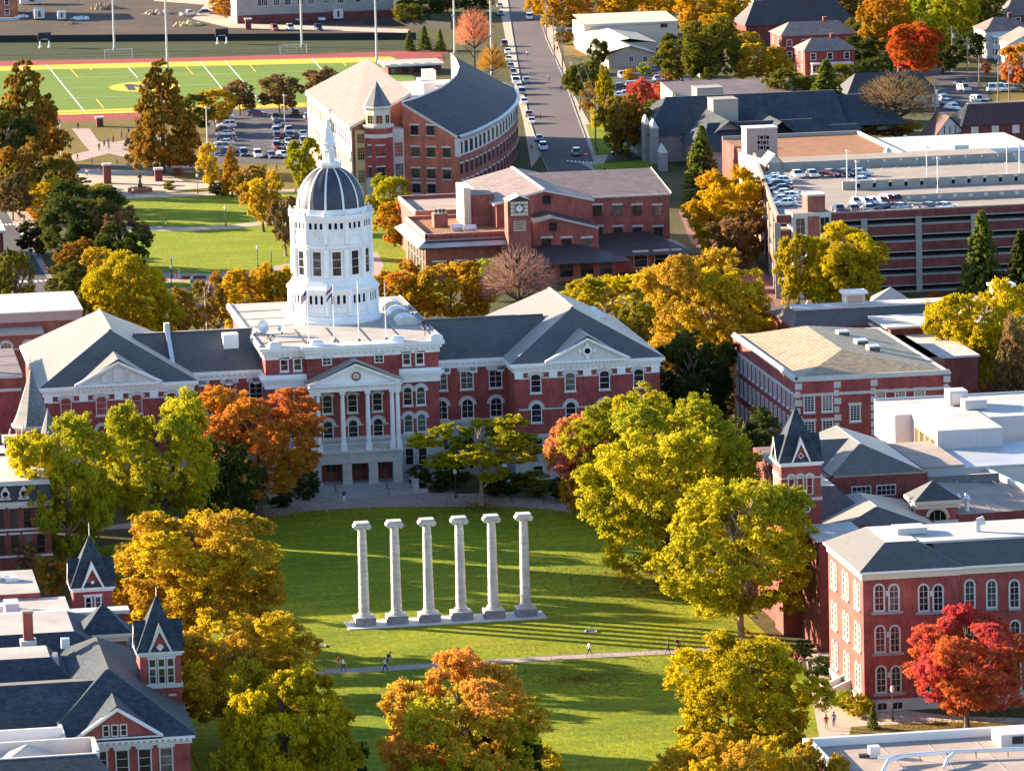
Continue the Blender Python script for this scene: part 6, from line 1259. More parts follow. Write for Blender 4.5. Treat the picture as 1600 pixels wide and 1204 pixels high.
# car park and street lamps
def lamp_mesh(kind):
    if kind == 'globe':
        return (MB().rev([(.18, 0), (.18, .5), (.08, .6), (.06, 3.3), (.12, 3.35), (.12, 3.45)], 0, 0, 8, 'metal_dark').mesh('post'), MB().rev([(.14, 3.45), (.26, 3.7), (.22, 4.0), (.1, 4.15), (0, 4.2)], 0, 0, 10, 'lamp_glass').mesh('lantern'))
    return (MB().rev([(.3, 0), (.3, .6), (.13, .7), (.09, 8.6)], 0, 0, 8, 'metal_light').mesh('post'), MB().box(-.1, .9, -.18, .18, 8.5, 8.72, 'metal_light', bottom=True).rev([(.3, 8.6), (.32, 8.9), (.1, 9.1)], 0, 0, 8, 'metal_light').mesh('lantern'))
LG, LP_ = lamp_mesh('globe'), lamp_mesh('pole')
def lamp(px, py, lab, kind='globe', sc=1.0, h=0):
    x, y = G(px, py, h); t = thing('street_lamp' if kind == 'globe' else 'car_park_light', lab, 'lamp', (x, y, h), 'lamps about the campus')
    p, q = LG if kind == 'globe' else LP_; inst(p, 'post', t, sc=sc); inst(q, 'lantern', t, sc=sc)
for a in ((268, 449, 'black post lamp with white lantern at the terrace edge'), (269, 434, 'black post lamp just behind the terrace lamp'), (403, 418, 'black post lamp on the sunlit edge of the north lawn'), (425, 425, 'short lamp beside the hedge of gold trees'), (353, 354, 'black post lamp beside the middle path of the north lawn'), (309, 302, 'black post lamp on the corner of the plaza'), (31, 340, 'lamp by the yellow crossing sign'), (712, 778, 'black lamp at the right of the hall stairs'), (1395, 1127, 'black post lamp before the arched window hall'), (462, 392, 'lamp at the right end of the north lawn'), (1112, 290, 'white globed lamp in the shade of the church pine')): lamp(*a)
for a in ((96, 252, 'tall pale light pole beside the plaza walk', 'pole', 1.0), (324, 228, 'tall pale light pole at the car park corner', 'pole', 1.0), (445, 195, 'pale light pole in the middle of the car park', 'pole', .8), (1262, 478, 'tall pale pole behind the long slate wing', 'pole', 1.0), (1516, 470, 'curved white light pole behind the yellow tree', 'pole', .8), (1301, 198, 'grey light pole beside the church pine', 'pole', 1.0)): lamp(*a)
for k, (x, y) in enumerate(((595, 355), (648, 420), (1048, 335), (1110, 400), (1503, 340), (1574, 330))): lamp(*zg(x, y), 'slim dark light pole on the garage roof, number %s from its stair tower' % ('one', 'two', 'three', 'four', 'five', 'six')[k] if False else ['slim light pole nearest the garage stair tower', 'slim light pole beside the parked blue car on the garage', 'slim light pole against the back parapet of the garage', 'slim light pole over the garage ramp wall', 'slim light pole near the right end of the garage ramp', 'slim light pole last at the right edge of the garage'][k], 'pole', .72, 13.8)
# wooden utility poles along the main street, and on the right street
def upole(px, py, h_, lab, arms=1):
    x, y = G(px, py); t = thing('utility_pole', lab, 'utility pole', (x, y, 0), 'wooden utility poles'); b_ = MB(); b_.tube((x, y, 0), (x, y, h_), .2, .13, 7, 'wood_pole'); b_.build('pole', t)
    for k in range(arms): b_ = MB(); b_.box(x-1.2, x+1.2, y-.07, y+.07, h_-.7-k*1.2, h_-.5-k*1.2, 'wood_pole', bottom=True); b_.build('crossarm', t)
    b_ = MB(); b_.tube((x+.3, y-.1, h_-3.0), (x+.3, y-.1, h_-2.0), .25, .25, 8, 'metal_light'); b_.build('transformer', t); return Vector((x, y, h_-.5))
ups = [((854, 60), 11, 'first wooden pole at the top of the main street'), ((866, 95), 11, 'wooden pole opposite the clubhouse lawn'), ((879, 113), 9, 'wooden pole beside the green shrubs on the street'), ((892, 154), 11, 'wooden pole at the crowd on the sidewalk'), ((906, 160), 11, 'wooden pole among the reddish shrubs on the street'), ((931, 234), 12, 'wooden pole on the corner verge by the dark van'), ((963, 236), 12, 'wooden pole standing on the corner lawn')]
pp = [upole(*a, b, 'tall '+c) for a, b, c in ups]
pr_ = [upole(1488, 112, 11.5, 'wooden pole at the far corner of the right street', 2), upole(1512, 127, 11, 'wooden pole with transformer above the silver car', 2), upole(1530, 138, 8, 'wooden pole beside the green verge of the right street'), upole(1560, 163, 10, 'wooden pole in front of the white van'), upole(1577, 162, 10, 'wooden pole at the end of the right lawn'), upole(1462, 232, 15, 'wooden pole with crossarm by the half timbered house')]
w_ = MB()
for L_ in (pp[:6], pr_[:5]):
    for a, b in zip(L_, L_[1:]):
        for o in (-.9, .9):
            P = [a.lerp(b, t/6)+Vector((o, 0, -1.2*(1-(2*t/6-1)**2))) for t in range(7)]
            for p, q in zip(P, P[1:]): w_.tube(p, q, .03, .03, 3, 'metal_dark')
tag(w_.build('overhead_wires'), 'dark sagging wires strung between the wooden utility poles', 'wires')
# signs
def sign(px, py, kind, lab):
    x, y = G(px, py); t = thing('road_sign', lab, 'sign', (x, y, 0)); b_ = MB(); b_.tube((x, y, 0), (x, y, 2.6), .05, .05, 6, 'metal_grey'); b_.build('post', t); b_ = MB()
    if kind == 'diamond':
        b_.poly([(x, y-.06, 1.9), (x+.75, y-.06, 2.65), (x, y-.06, 3.4), (x-.75, y-.06, 2.65)], 'sign_yellow'); b_.box(x-.12, x+.12, y-.09, y-.07, 2.3, 2.9, 'black', bottom=True); b_.disc((x, y-.09, 3.0), .13, 8, 'black')
    elif kind == 'stop':
        b_.poly([(x+.45*math.cos(R(22.5+45*k)), y-.06, 2.5+.45*math.sin(R(22.5+45*k))) for k in range(8)], 'sign_red'); b_.box(x-.3, x+.3, y-.09, y-.07, 2.42, 2.58, 'sign_white', bottom=True)
    else: b_.box(x-.35, x+.35, y-.08, y-.05, 2.0, 2.6, 'sign_white', bottom=True)
    b_.build('board', t)
sign(31, 345, 'diamond', 'yellow diamond crossing sign by the upper crosswalk'); sign(92, 437, 'diamond', 'yellow diamond crossing sign by the lower crosswalk'); sign(916, 258, 'stop', 'red stop sign at the street corner'); sign(73, 439, 'stop', 'red sign on the edge of the left street'); sign(101, 432, 'plain', 'small white sign behind the lower crosswalk')
# pillars, planter and statue on the plaza
for px, py, h_, lb in ((168, 287, 3.2, 'tall brick gate pillar with white cap on the plaza'), (248, 283, 2.0, 'shorter brick gate pillar right of the statue'), (277, 272, 1.2, 'low brick pier at the curved plaza wall'), (156, 198, 1.6, 'brick marker with white cap on the dry grass'), (388, 46, 2.2, 'brick pier with pale cap at the yard entrance')):
    x, y = G(px, py); t = thing('brick_pillar', lb, 'pillar', (x, y, 0)); b_ = MB(); b_.box(x-.8, x+.8, y-.8, y+.8, 0, h_*1.25, 'brick_dark'); b_.build('shaft', t); b_ = MB(); b_.box(x-1, x+1, y-1, y+1, h_*1.25, h_*1.25+.4, 'stone_trim'); b_.build('cap', t)
x, y = G(219, 300); pl = thing('brick_planter', 'round raised brick planter filled with flowers in front of the plaza', 'planter', (x, y, 0)); b_ = MB(); b_.rev([(2.6, 0), (2.6, .9), (2.3, .9), (2.3, .7), (0, .7)], x, y, 20, 'brick_rose'); b_.build('wall', pl)
b_ = MB(); rr = random.Random(2)
for k in range(160):
    a, q = rr.uniform(0, 6.28), rr.uniform(.3, 2.2); X, Y = x+q*math.cos(a), y+q*math.sin(a); h_ = rr.uniform(.2, .5)
    b_.poly([(X-.15, Y-.1, .7), (X+.15, Y-.1, .7), (X+.05, Y+.1, .75+h_)], rr.choice(['gold_tan', 'turf_gold', 'door_wood', 'lawn']))
b_.build('flowers', pl)
st = thing('bronze_statue', 'dark bronze statue of a standing figure on a pedestal in the brick planter', 'statue', (x, y, .7)); b_ = MB(); b_.box(x-.5, x+.5, y-.5, y+.5, .7, 1.8, 'metal_dark'); b_.build('pedestal', st)
b_ = MB(); b_.rev([(.3, 1.8), (.34, 2.4), (.25, 2.9), (.33, 3.4), (.3, 3.7), (.12, 3.85), (.16, 4.0), (.15, 4.2), (0, 4.3)], x, y, 10, 'metal_dark'); b_.tube((x+.3, y, 3.6), (x+.5, y-.2, 2.9), .11, .08, 6, 'metal_dark'); b_.tube((x-.3, y, 3.6), (x-.45, y-.3, 3.1), .11, .08, 6, 'metal_dark'); b_.build('figure', st)
# terrace curbs behind the hall's left wing
tc = thing('terrace_curbs', 'shaded grass terraces edged with pale stone curbs behind the domed hall', 'terrace', (*G(300, 460), 0))
for (ax, ay), (bx, by) in (((260, 456), (355, 448)), ((246, 466), (350, 456)), ((285, 471), (355, 463)), ((300, 480), (358, 474)), ((300, 490), (362, 484)), ((310, 500), (366, 494)), ((315, 511), (368, 505))):
    (x0, y0), (x1, y1) = G(ax, ay), G(bx, by); b_ = MB(); b_.prism([(x0, y0), (x1, y1), (x1, y1+.6), (x0, y0+.6)], 0, .4, 'concrete'); b_.build('curb', tc)
b_ = MB(); X, Y = G(332, 446)
for k in range(10):
    a, c = R(120+k*13), R(133+k*13); b_.poly([(X+4*math.cos(a), Y+13*math.sin(a), 0), (X+4*math.cos(c), Y+13*math.sin(c), 0), (X+4*math.cos(c), Y+13*math.sin(c), .8), (X+4*math.cos(a), Y+13*math.sin(a), .8)], 'stone_trim')
b_.build('curved_wall', tc)
strip_thing('shrub_bed_wall', 'low dark planting bed wall behind the round brick terrace', 'wall', [(284, 436), (322, 435)], .5, 'brick_dark', .8); 
# sign stone on the quad, access hatches, monument
x, y = G(735, 1033); t = thing('marker_stone', 'pale stone marker with dark slanted plaque beside the quad path', 'marker', (x, y, 0)); b_ = MB(); b_.poly([(x-.6, y-.5, 0), (x+.6, y-.5, 0), (x+.55, y-.4, .9), (x-.55, y-.4, .9)], 'limestone'); b_.poly([(x-.55, y-.4, .9), (x+.55, y-.4, .9), (x+.5, y+.3, 1.35), (x-.5, y+.3, 1.35)], 'limestone')
for sx in (-1, 1): b_.poly([(x+sx*.6, y-.5, 0), (x+sx*.6, y+.5, 0), (x+sx*.5, y+.3, 1.35), (x+sx*.55, y-.4, .9)], 'limestone')
b_.poly([(x-.6, y+.5, 0), (x+.6, y+.5, 0), (x+.5, y+.3, 1.35), (x-.5, y+.3, 1.35)], 'limestone'); b_.build('stone', t); b_ = MB(); b_.poly([(x-.42, y-.34, .96), (x+.42, y-.34, .96), (x+.38, y+.22, 1.34), (x-.38, y+.22, 1.34)], 'metal_dark'); b_.build('plaque', t)
for px, py, lb in ((499, 1010, 'open metal frame lying on the grass left of the columns'), (923, 987, 'open metal frame lying on the grass right of the columns')):
    x, y = G(px, py); b_ = MB(); c_ = [(x-.75, y-.5), (x+.6, y-.7), (x+.8, y+.6), (x-.5, y+.8)]
    for k in range(4): b_.tube((*c_[k], .12), (*c_[(k+1) % 4], .12), .07, .07, 5, 'metal_light')
    tag(b_.build('metal_frame'), lb, 'frame', 'metal frames on the lawn')
x, y = G(758, 762); 
x, y = G(788, 752); t = thing('stone_monument', 'pale stone monument block beside the small tree in front of the hall', 'monument', (x, y, 0)); b_ = MB(); b_.box(x-.9, x+.9, y-.6, y+.6, 0, .5, 'stone'); b_.build('base', t); b_ = MB(); b_.hip(x-.6, x+.6, y-.4, y+.4, .5, x-.35, x+.35, y-.25, y+.25, 2.6, 'limestone'); b_.build('block', t)
x, y = G(360, 782); t = thing('stone_monument', 'white tablet monument under the trees left of the hall stairs', 'monument', (x, y, 0)); b_ = MB(); b_.box(x-1.2, x+1.2, y-.8, y+.8, 0, .6, 'stone'); b_.build('base', t); b_ = MB(); b_.box(x-.6, x+.6, y-.25, y+.25, .6, 2.6, 'limestone'); b_.disc((x, y-.27, 1.9), .35, 12, 'metal_dark'); b_.build('tablet', t)
strip_thing('flower_bench', 'white stone bench wall in front of the right hall shrubs', 'bench', [(645, 771), (668, 769)], .6, 'stone_trim', .6)
# trailers and site clutter at the top left
def trailer(px, py, w_, d_, h_, lab, m='siding_white'):
    x, y = G(px, py); t = thing('site_trailer', lab, 'trailer', (x, y, 0), 'trailers on the construction ground'); b_ = MB(); b_.box(x-w_/2, x+w_/2, y, y+d_, .5, h_, m, 'roof_white', bottom=True); b_.build('box', t)
    b_ = MB(); b_.box(x-w_*.12, x+w_*.12, y-.04, y, 1.0, h_-.5, 'metal_dark', bottom=True); b_.build('door', t)
    for q in (-.35, .35): b_ = MB(); b_.tube((x+q*w_-.15, y+.6, .45), (x+q*w_+.15, y+.6, .45), .45, .45, 10, 'rubber'); b_.build('wheel', t)
trailer(62, 32, 3, 6, 3.2, 'white open site trailer near the orange brick block'); trailer(97, 33, 2.4, 4, 2.8, 'white box trailer with double doors on the dirt'); trailer(444, 33, 3.2, 6, 3.4, 'white trailer with dark window before the stone block'); trailer(529, 32, 2.8, 6, 3.2, 'white box trailer right of the dark car'); trailer(555, 29, 2.8, 6, 3.4, 'last white trailer beside the screen fence'); trailer(50, 8, 7, 4, 3.5, 'white site office at the top edge')
rr = random.Random(4)
def heap(px, py, r_, lab, m, h_=1.0):
    x, y = G(px, py); b_ = MB()
    for k in range(40):
        a, q = rr.uniform(0, 6.28), r_*math.sqrt(rr.random()); s_ = rr.uniform(.25, .7)*r_*.3; X, Y, Z = x+q*math.cos(a), y+q*math.sin(a), max(0, (1-q/r_))*h_
        b_.hip(X-s_, X+s_, Y-s_, Y+s_, max(0, Z-.4), X-s_*.3, X+s_*.2, Y-s_*.3, Y+s_*.3, Z+s_*.7+.1, m)
    tag(b_.build('debris_heap'), lab, 'heap')
heap(165, 14, 4.5, 'brown heap of earth and timber left of the yard mast', 'wood_pole', 1.6); heap(245, 22, 4.0, 'pale lumber heap beside the yard drive', 'stucco', 1.2); heap(292, 40, 4.0, 'orange earth heap with red pieces near the drive', 'gold_tan', 1.2); heap(125, 30, 3.0, 'scattered white and blue debris on the dirt', 'metal_light', .5); heap(112, 38, 1.8, 'small brown dirt heap on the bank edge', 'wood_pole', .7); heap(35, 27, 2.0, 'white sheeting heap by the brick block', 'sign_white', .7)
strip_thing('blue_pipe_stack', 'pale blue pipe section lying by the orange brick block', 'pipe', [(-10, 33), (30, 32)], .9, 'roof_metal', 1.0)
# ================================================================ trees
rng = np.random.default_rng(3)
def unit(n):
    v = rng.normal(size=(n, 3)); return v/np.linalg.norm(v, axis=1, keepdims=True)
def leafmesh(name, pos, nrm, size, lv, elong=1.35, droop=0.0):
    """one small bent leaf clump (two triangles) at every position"""
    n = len(pos); t = unit(n); a = np.cross(nrm, t); a /= np.linalg.norm(a, axis=1, keepdims=True)+1e-9; b = np.cross(nrm, a)
    s = size[:, None]*.5; a = a*s*elong; b = b*s
    bend = nrm*s*.35
    P = np.stack([pos-a-bend*.6, pos-b*.9+bend*.3, pos+a-bend*.6, pos+b*.9+bend*.3], axis=1).reshape(-1, 3)
    if droop: P[:, 2] -= 0
    me = bpy.data.meshes.new(name); me.vertices.add(4*n); me.loops.add(4*n); me.polygons.add(n)
    me.vertices.foreach_set('co', P.astype(np.float32).ravel()); me.loops.foreach_set('vertex_index', np.arange(4*n, dtype=np.int32))
    me.polygons.foreach_set('loop_start', np.arange(0, 4*n, 4, dtype=np.int32)); me.polygons.foreach_set('loop_total', np.full(n, 4, dtype=np.int32))
    at = me.attributes.new('lv', 'FLOAT_VECTOR', 'POINT'); at.data.foreach_set('vector', np.repeat(lv, 4, axis=0).astype(np.float32).ravel())
    me.materials.append(M['foliage']); me.update(); me.validate(); return me
def crown(kind, K, m, n, leaf, rc, seed, flat=.55, lobes=.22):
    global rng; rng = np.random.default_rng(seed)
    pos, nr, lv, sz = [], [], [], []
    ph = rng.uniform(0, 6.28, 6)
    for i in range(K):
        z = rng.uniform(-1, 1) if kind != 'cone' else 1-2*rng.random()**.78
        if kind == 'cone': env = .1+.9*min(1, ((1-z)/1.7))**.75*(1 if z > -.7 else .85)
        elif kind == 'spread': env = math.sqrt(max(.05, 1-((z-.05)*.92)**2))*(1.0 if z > -.2 else .8)
        else: env = math.sqrt(max(.04, 1-(z*.95)**2))*(1 if z > 0 else 1-.25*abs(z))
        th = rng.uniform(0, 6.283); q = rng.uniform(.25, 1)**.45
        if kind != 'cone': env *= 1+lobes*math.sin(3*th+ph[0]+z*2)*.6+lobes*math.sin(5*th+ph[1]-z*3)*.5+lobes*math.sin(2*th+ph[2])*.5
        rr_ = rc*rng.uniform(.7, 1.3)*(1 if kind != 'cone' else .3+.7*(1-z)/2)
        c = np.array([math.cos(th)*env*q*(1-rr_*.45), math.sin(th)*env*q*(1-rr_*.45), z*(1-rr_*.4)])
        tone = rng.random(); hue = rng.random()
        sub = unit(m); sub[:, 2] = np.abs(sub[:, 2])*.9-flat*rng.random(m)*.6; sub /= np.linalg.norm(sub, axis=1, keepdims=True)
        sc_ = c+sub*rr_*rng.uniform(.65, 1.05, (m, 1))*np.array([1, 1, .8])
        for s_, d_ in zip(sc_, sub):
            u_ = unit(n); r2 = rr_*.36; p = s_+u_*r2*rng.uniform(.35, 1, (n, 1))*np.array([1, 1, .75])
            nn = u_*.55+d_*.5+unit(n)*.5+np.array([0, 0, .25]); nn /= np.linalg.norm(nn, axis=1, keepdims=True)
            pos.append(p); nr.append(nn); sz.append(leaf*rng.uniform(.6, 1.25, n))
            h_ = np.clip(hue*.45+rng.random()*.35+.2*rng.random(n)+.12*s_[2], 0, 1); k_ = np.clip(.25+.2*tone+.25*rng.random()+.3*rng.random(n), 0, 1)
            lv.append(np.stack([h_, k_, np.zeros(n)], axis=1))
    return leafmesh('crown', np.concatenate(pos), np.concatenate(nr), np.concatenate(sz), np.concatenate(lv))
def lobed(L, K, m, n, leaf, rc, seed, top=.75, lr=(.34, .52)):
    """a crown of several billowing boughs, each covered with leaf clumps; gaps stay between the boughs"""
    global rng; rng = np.random.default_rng(seed); pos, nr, lv, sz = [], [], [], []; ga = rng.uniform(0, 6.28)
    for j in range(L):
        z = -.62+1.27*(j+.5)/L+rng.uniform(-.1, .1); th = ga+j*2.4+rng.uniform(-.35, .35); lr_ = rng.uniform(*lr)*(1 if z < .3 else .9)
        env = math.sqrt(max(.05, 1-(z*.9)**2))*(1 if z > -.2 else .93)*rng.uniform(.82, 1.12); c = np.array([math.cos(th)*max(0, env-lr_*.8), math.sin(th)*max(0, env-lr_*.8), min(z, 1-lr_*.85)])
        hue_l, tone_l = rng.random(), rng.random()
        out = c/np.linalg.norm(c+1e-6)
        for i in range(K):
            d = unit(1)[0]+out*.55+np.array([0, 0, .25]); d /= np.linalg.norm(d); rr_ = rc*rng.uniform(.65, 1.35); cc = c+d*lr_*rng.uniform(.55, 1.0)*np.array([1, 1, .85])
            hue, tone = rng.random(), rng.random(); sub = unit(m)+d*.5; sub /= np.linalg.norm(sub, axis=1, keepdims=True)
            for s_, e_ in zip(cc+sub*rr_*rng.uniform(.5, 1.1, (m, 1))*np.array([1, 1, .75]), sub):
                r2 = rr_*.42; p = s_+unit(n)*r2*rng.uniform(.3, 1, (n, 1))*np.array([1, 1, .7]); nn = unit(n)*.75+e_*.45+np.array([0, 0, .25]); nn /= np.linalg.norm(nn, axis=1, keepdims=True)
                pos.append(p); nr.append(nn); sz.append(leaf*rng.uniform(.55, 1.3, n)); h_ = np.clip(hue_l*.55+hue*.24+rng.random()*.16+.12*rng.random(n), 0, 1); k_ = np.clip(.18+.18*tone_l+.2*tone+.2*rng.random()+.3*rng.random(n), 0, 1)
                lv.append(np.stack([h_, k_, np.zeros(n)], axis=1))
    return leafmesh('crown', np.concatenate(pos), np.concatenate(nr), np.concatenate(sz), np.concatenate(lv))
CR = {'big': [lobed(18, 14, 9, 44, .031, .165, 20+i) for i in range(5)], 'spread': [lobed(16, 14, 9, 44, .031, .16, 40+i, lr=(.32, .48)) for i in range(3)],
      'mid': [lobed(12, 12, 8, 30, .05, .2, 60+i) for i in range(5)], 'small': [crown('round', 30, 10, 22, .09, .34, 80+i) for i in range(3)],
      'cone': [crown('cone', 170, 11, 26, .043, .24, 100+i) for i in range(2)], 'open': [lobed(12, 9, 9, 34, .042, .17, 121+i, lr=(.24, .36)) for i in range(2)]}
def conifer(seed, tiers=26):
    global rng; rng = np.random.default_rng(seed); pos, nr, sz, lv = [], [], [], []
    for t in range(tiers):
        z = -1+2*t/tiers; R_ = .95*(1-(t/tiers))**.85+.04
        for b in range(11):
            a = rng.uniform(0, 6.283); L = R_*rng.uniform(.75, 1.1); n = int(16+30*L); u = rng.uniform(.2, 1, n)
            d = np.array([math.cos(a), math.sin(a), 0]); s = np.array([-d[1], d[0], 0]); w = rng.normal(0, .05, n)*(1.2-u)
            p = d*(u*L)[:, None]+s*w[:, None]; p[:, 2] += z-.16*u*L+.1*u*u*L+rng.normal(0, .012, n)
            pos.append(p); nn = np.array([0, 0, .8])+unit(n)*.6+d*.3; nr.append(nn/np.linalg.norm(nn, axis=1, keepdims=True)); sz.append(.075*rng.uniform(.6, 1.2, n)); k_ = rng.random()
            lv.append(np.stack([np.clip(.7*u+.3*rng.random(n), 0, 1), np.clip(.3+.4*k_*rng.random(n)+.2, 0, 1), np.zeros(n)], axis=1))
    return leafmesh('crown', np.concatenate(pos), np.concatenate(nr), np.concatenate(sz), np.concatenate(lv), 1.9)
CR['conifer'] = [conifer(7), conifer(8)]
def twigs(seed, n=5200):
    global rng; rng = np.random.default_rng(seed); d = unit(n); d[:, 2] = np.abs(d[:, 2])*1.1-.35; d /= np.linalg.norm(d, axis=1, keepdims=True)
    p = d*(rng.random(n)**.45)[:, None]*np.array([1, 1, .95]); nn = np.cross(d, unit(n)); nn /= np.linalg.norm(nn, axis=1, keepdims=True)
    me_n = len(p); a = d*.08+unit(n)*.035; b = np.cross(a, nn); b /= np.linalg.norm(b, axis=1, keepdims=True); b *= .0055
    P = np.stack([p-a-b, p+a-b*.3, p+a+b*.3, p-a+b], axis=1).reshape(-1, 3); lv = np.stack([rng.random(n), rng.uniform(.2, .8, n), np.zeros(n)], axis=1)
    me = bpy.data.meshes.new('crown'); me.vertices.add(4*n); me.loops.add(4*n); me.polygons.add(n); me.vertices.foreach_set('co', P.astype(np.float32).ravel()); me.loops.foreach_set('vertex_index', np.arange(4*n, dtype=np.int32))
    me.polygons.foreach_set('loop_start', np.arange(0, 4*n, 4, dtype=np.int32)); me.polygons.foreach_set('loop_total', np.full(n, 4, dtype=np.int32)); at = me.attributes.new('lv', 'FLOAT_VECTOR', 'POINT'); at.data.foreach_set('vector', np.repeat(lv, 4, axis=0).astype(np.float32).ravel())
    me.materials.append(M['foliage']); me.update(); return me
CR['bare'] = [twigs(5, 4200), twigs(6, 4200)]
def trunk(seed, limbs=9, spread=.34, m='bark', top=.8):
    r = random.Random(seed); b = MB(); P = Vector((0, 0, 0)); r0 = .028; pts = [P]
    for k in range(6): P = P+Vector((r.uniform(-.012, .012), r.uniform(-.012, .012), top/6)); pts.append(P)
    b.tube((0, 0, -.01), (0, 0, .03), .045, .03, 8, m)
    for k, (p, q) in enumerate(zip(pts, pts[1:])): b.tube(p, q, r0*(1-k/6.5), r0*(1-(k+1)/6.5), 8, m)
    for k in range(limbs):
        t = .28+.6*k/limbs; i = min(5, int(t/top*6*.95)); s = pts[i].lerp(pts[i+1], .5); a = k*2.4+r.uniform(-.4, .4); l = spread*(1.15-t)*r.uniform(.8, 1.2)
        m1 = s+Vector((math.cos(a)*l*.5, math.sin(a)*l*.5, .09)); e = s+Vector((math.cos(a)*l, math.sin(a)*l, .2)); b.tube(s, m1, .014, .009, 6, m); b.tube(m1, e, .009, .004, 5, m)
        for j in (-1, 1): b.tube(m1, m1+Vector((math.cos(a+j*.8)*l*.45, math.sin(a+j*.8)*l*.45, .13)), .007, .003, 5, m)
    return b.mesh('trunk')
TR = {'tree': [trunk(i) for i in range(3)], 'pale': [trunk(i+5, m='bark_pale') for i in range(2)], 'pole': [trunk(9, 0, top=.95)], 'bare': [trunk(i+12, 34, .46, 'bark', .88) for i in range(2)]}
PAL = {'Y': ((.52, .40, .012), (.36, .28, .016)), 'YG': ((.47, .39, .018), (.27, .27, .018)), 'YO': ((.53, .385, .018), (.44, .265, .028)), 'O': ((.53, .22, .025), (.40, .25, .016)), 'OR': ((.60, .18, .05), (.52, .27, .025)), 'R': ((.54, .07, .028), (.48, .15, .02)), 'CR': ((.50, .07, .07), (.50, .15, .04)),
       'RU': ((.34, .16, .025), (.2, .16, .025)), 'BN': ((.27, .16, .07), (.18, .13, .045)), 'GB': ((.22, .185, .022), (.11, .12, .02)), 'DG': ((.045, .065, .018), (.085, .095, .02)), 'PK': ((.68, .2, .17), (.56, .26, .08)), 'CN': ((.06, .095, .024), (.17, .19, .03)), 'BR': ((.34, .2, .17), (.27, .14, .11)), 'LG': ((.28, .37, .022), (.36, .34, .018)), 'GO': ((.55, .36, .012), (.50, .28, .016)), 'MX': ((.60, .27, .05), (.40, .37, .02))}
def hgt(py, X, Y):
    lo, hi = -5, 90
    for _ in range(40):
        m_ = (lo+hi)/2; x, y, u = X-CX0, Y-CY0, m_-CH; fw = x*math.sin(CPSI)+y*math.cos(CPSI); r_ = x*math.cos(CPSI)-y*math.sin(CPSI)
        zc = fw*math.cos(CTH)-u*math.sin(CTH); yc = fw*math.sin(CTH)+u*math.cos(CTH); b_ = -CF*yc/zc; a_ = CF*r_/zc
        v = 602-a_*math.sin(CROLL)+b_*math.cos(CROLL)
        if v > py: lo = m_
        else: hi = m_
    return lo
TN = [0]
def tree(kind, pal, px, base, top, wpx, label, cb=.2, name='tree', cat='tree', dep=1.0, group='autumn trees of the campus', tk=None, bx=None):
    i = TN[0]; TN[0] += 1; r_ = random.Random(i*7+1)
    X, Y = G(px if bx is None else bx, base); s_ = CF/math.hypot(X-CX0, Y-CY0); H = hgt(top, X, Y); W = wpx/2/s_
    t = thing(name, label, cat, (X, Y, 0), group)
    z0 = H*cb; me = CR[kind][i % len(CR[kind])]
    k = {'big': .95, 'spread': .95, 'mid': .98, 'small': 1.05, 'open': 1.05}.get(kind, 1.0)
    c = inst(me, 'crown', t, (0, 0, (H+z0)/2), r_.uniform(0, 6.28), (W*k, W*dep*k, (H-z0)/2*1.02))
    a, b = PAL[pal]; v = r_.uniform(.9, 1.1); c.color = (a[0]*v, a[1]*v, a[2]*v, 1); c['tint'] = [b[0]*v, b[1]*v, b[2]*v]
    tk = tk or ('pole' if kind in ('conifer', 'cone') else ('bare' if kind == 'bare' else ('pale' if i % 3 == 0 else 'tree')))
    o = inst(TR[tk][i % len(TR[tk])], 'trunk', t, (0, 0, 0), r_.uniform(0, 6.28), (H*.9 if tk != 'bare' else W*2.1, H*.9 if tk != 'bare' else W*2.1, H*(.93 if tk != 'bare' else 1)))
    return t
T_ = tree
# round the quad
T_('big', 'YG', 105, 895, 650, 172, 'tall yellow green tree in front of the mansard hall', .1)
T_('spread', 'YG', 252, 868, 615, 190, 'broad yellow green tree hiding the lower left wing of the domed hall', .12)
T_('spread', 'OR', 408, 806, 604, 212, 'orange red maple left of the white portico', .2, bx=406)
T_('open', 'YG', 752, 790, 648, 180, 'small open crowned yellow green tree before the right wing', .3)
T_('big', 'YO', 325, 1025, 800, 275, 'wide gold and orange tree left of the lone columns', .12)
T_('big', 'YO', 412, 1088, 965, 165, 'gold tree right of the larger ones by the path end', .05)
T_('big', 'YO', 375, 1165, 960, 215, 'gold tree with orange flecks beside the front spire', .1)
T_('big', 'Y', 450, 1310, 1040, 225, 'yellow tree at the bottom edge below the gold one', .1)
T_('big', 'MX', 722, 1290, 1037, 270, 'broad mixed orange and yellow green tree at the bottom centre', .04)
T_('spread', 'YG', 1160, 1008, 748, 255, 'large yellow green tree left of the arched window hall', .14)
T_('big', 'YG', 1045, 915, 632, 260, 'large yellow green tree right of the lone columns', .1)
T_('big', 'YG', 985, 815, 608, 175, 'yellow green tree before the right pavilion', .12)
T_('mid', 'PK', 910, 800, 640, 100, 'narrow pink red tree on the left of the yellow green ones', .18)
T_('small', 'O', 905, 808, 730, 62, 'small orange tree at the foot of the pink one', .1)
T_('big', 'Y', 1165, 1215, 995, 235, 'bright yellow tree below the arched window hall', .06)
T_('big', 'YO', 1160, 1345, 1150, 190, 'gold orange tree cut by the bottom edge', .05)
T_('mid', 'YO', 1080, 1330, 1165, 120, 'smaller gold tree at the bottom edge left of the duct roof', .05)
T_('mid', 'YO', 1275, 1350, 1160, 110, 'gold tree in front of the flat roofed building corner', .05)
T_('small', 'Y', 855, 1260, 1165, 60, 'little yellow sapling at the bottom edge', .1)
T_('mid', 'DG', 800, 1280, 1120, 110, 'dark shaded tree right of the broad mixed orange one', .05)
T_('small', 'DG', 560, 1260, 1165, 80, 'dark low tree between the bottom gold trees', .05)
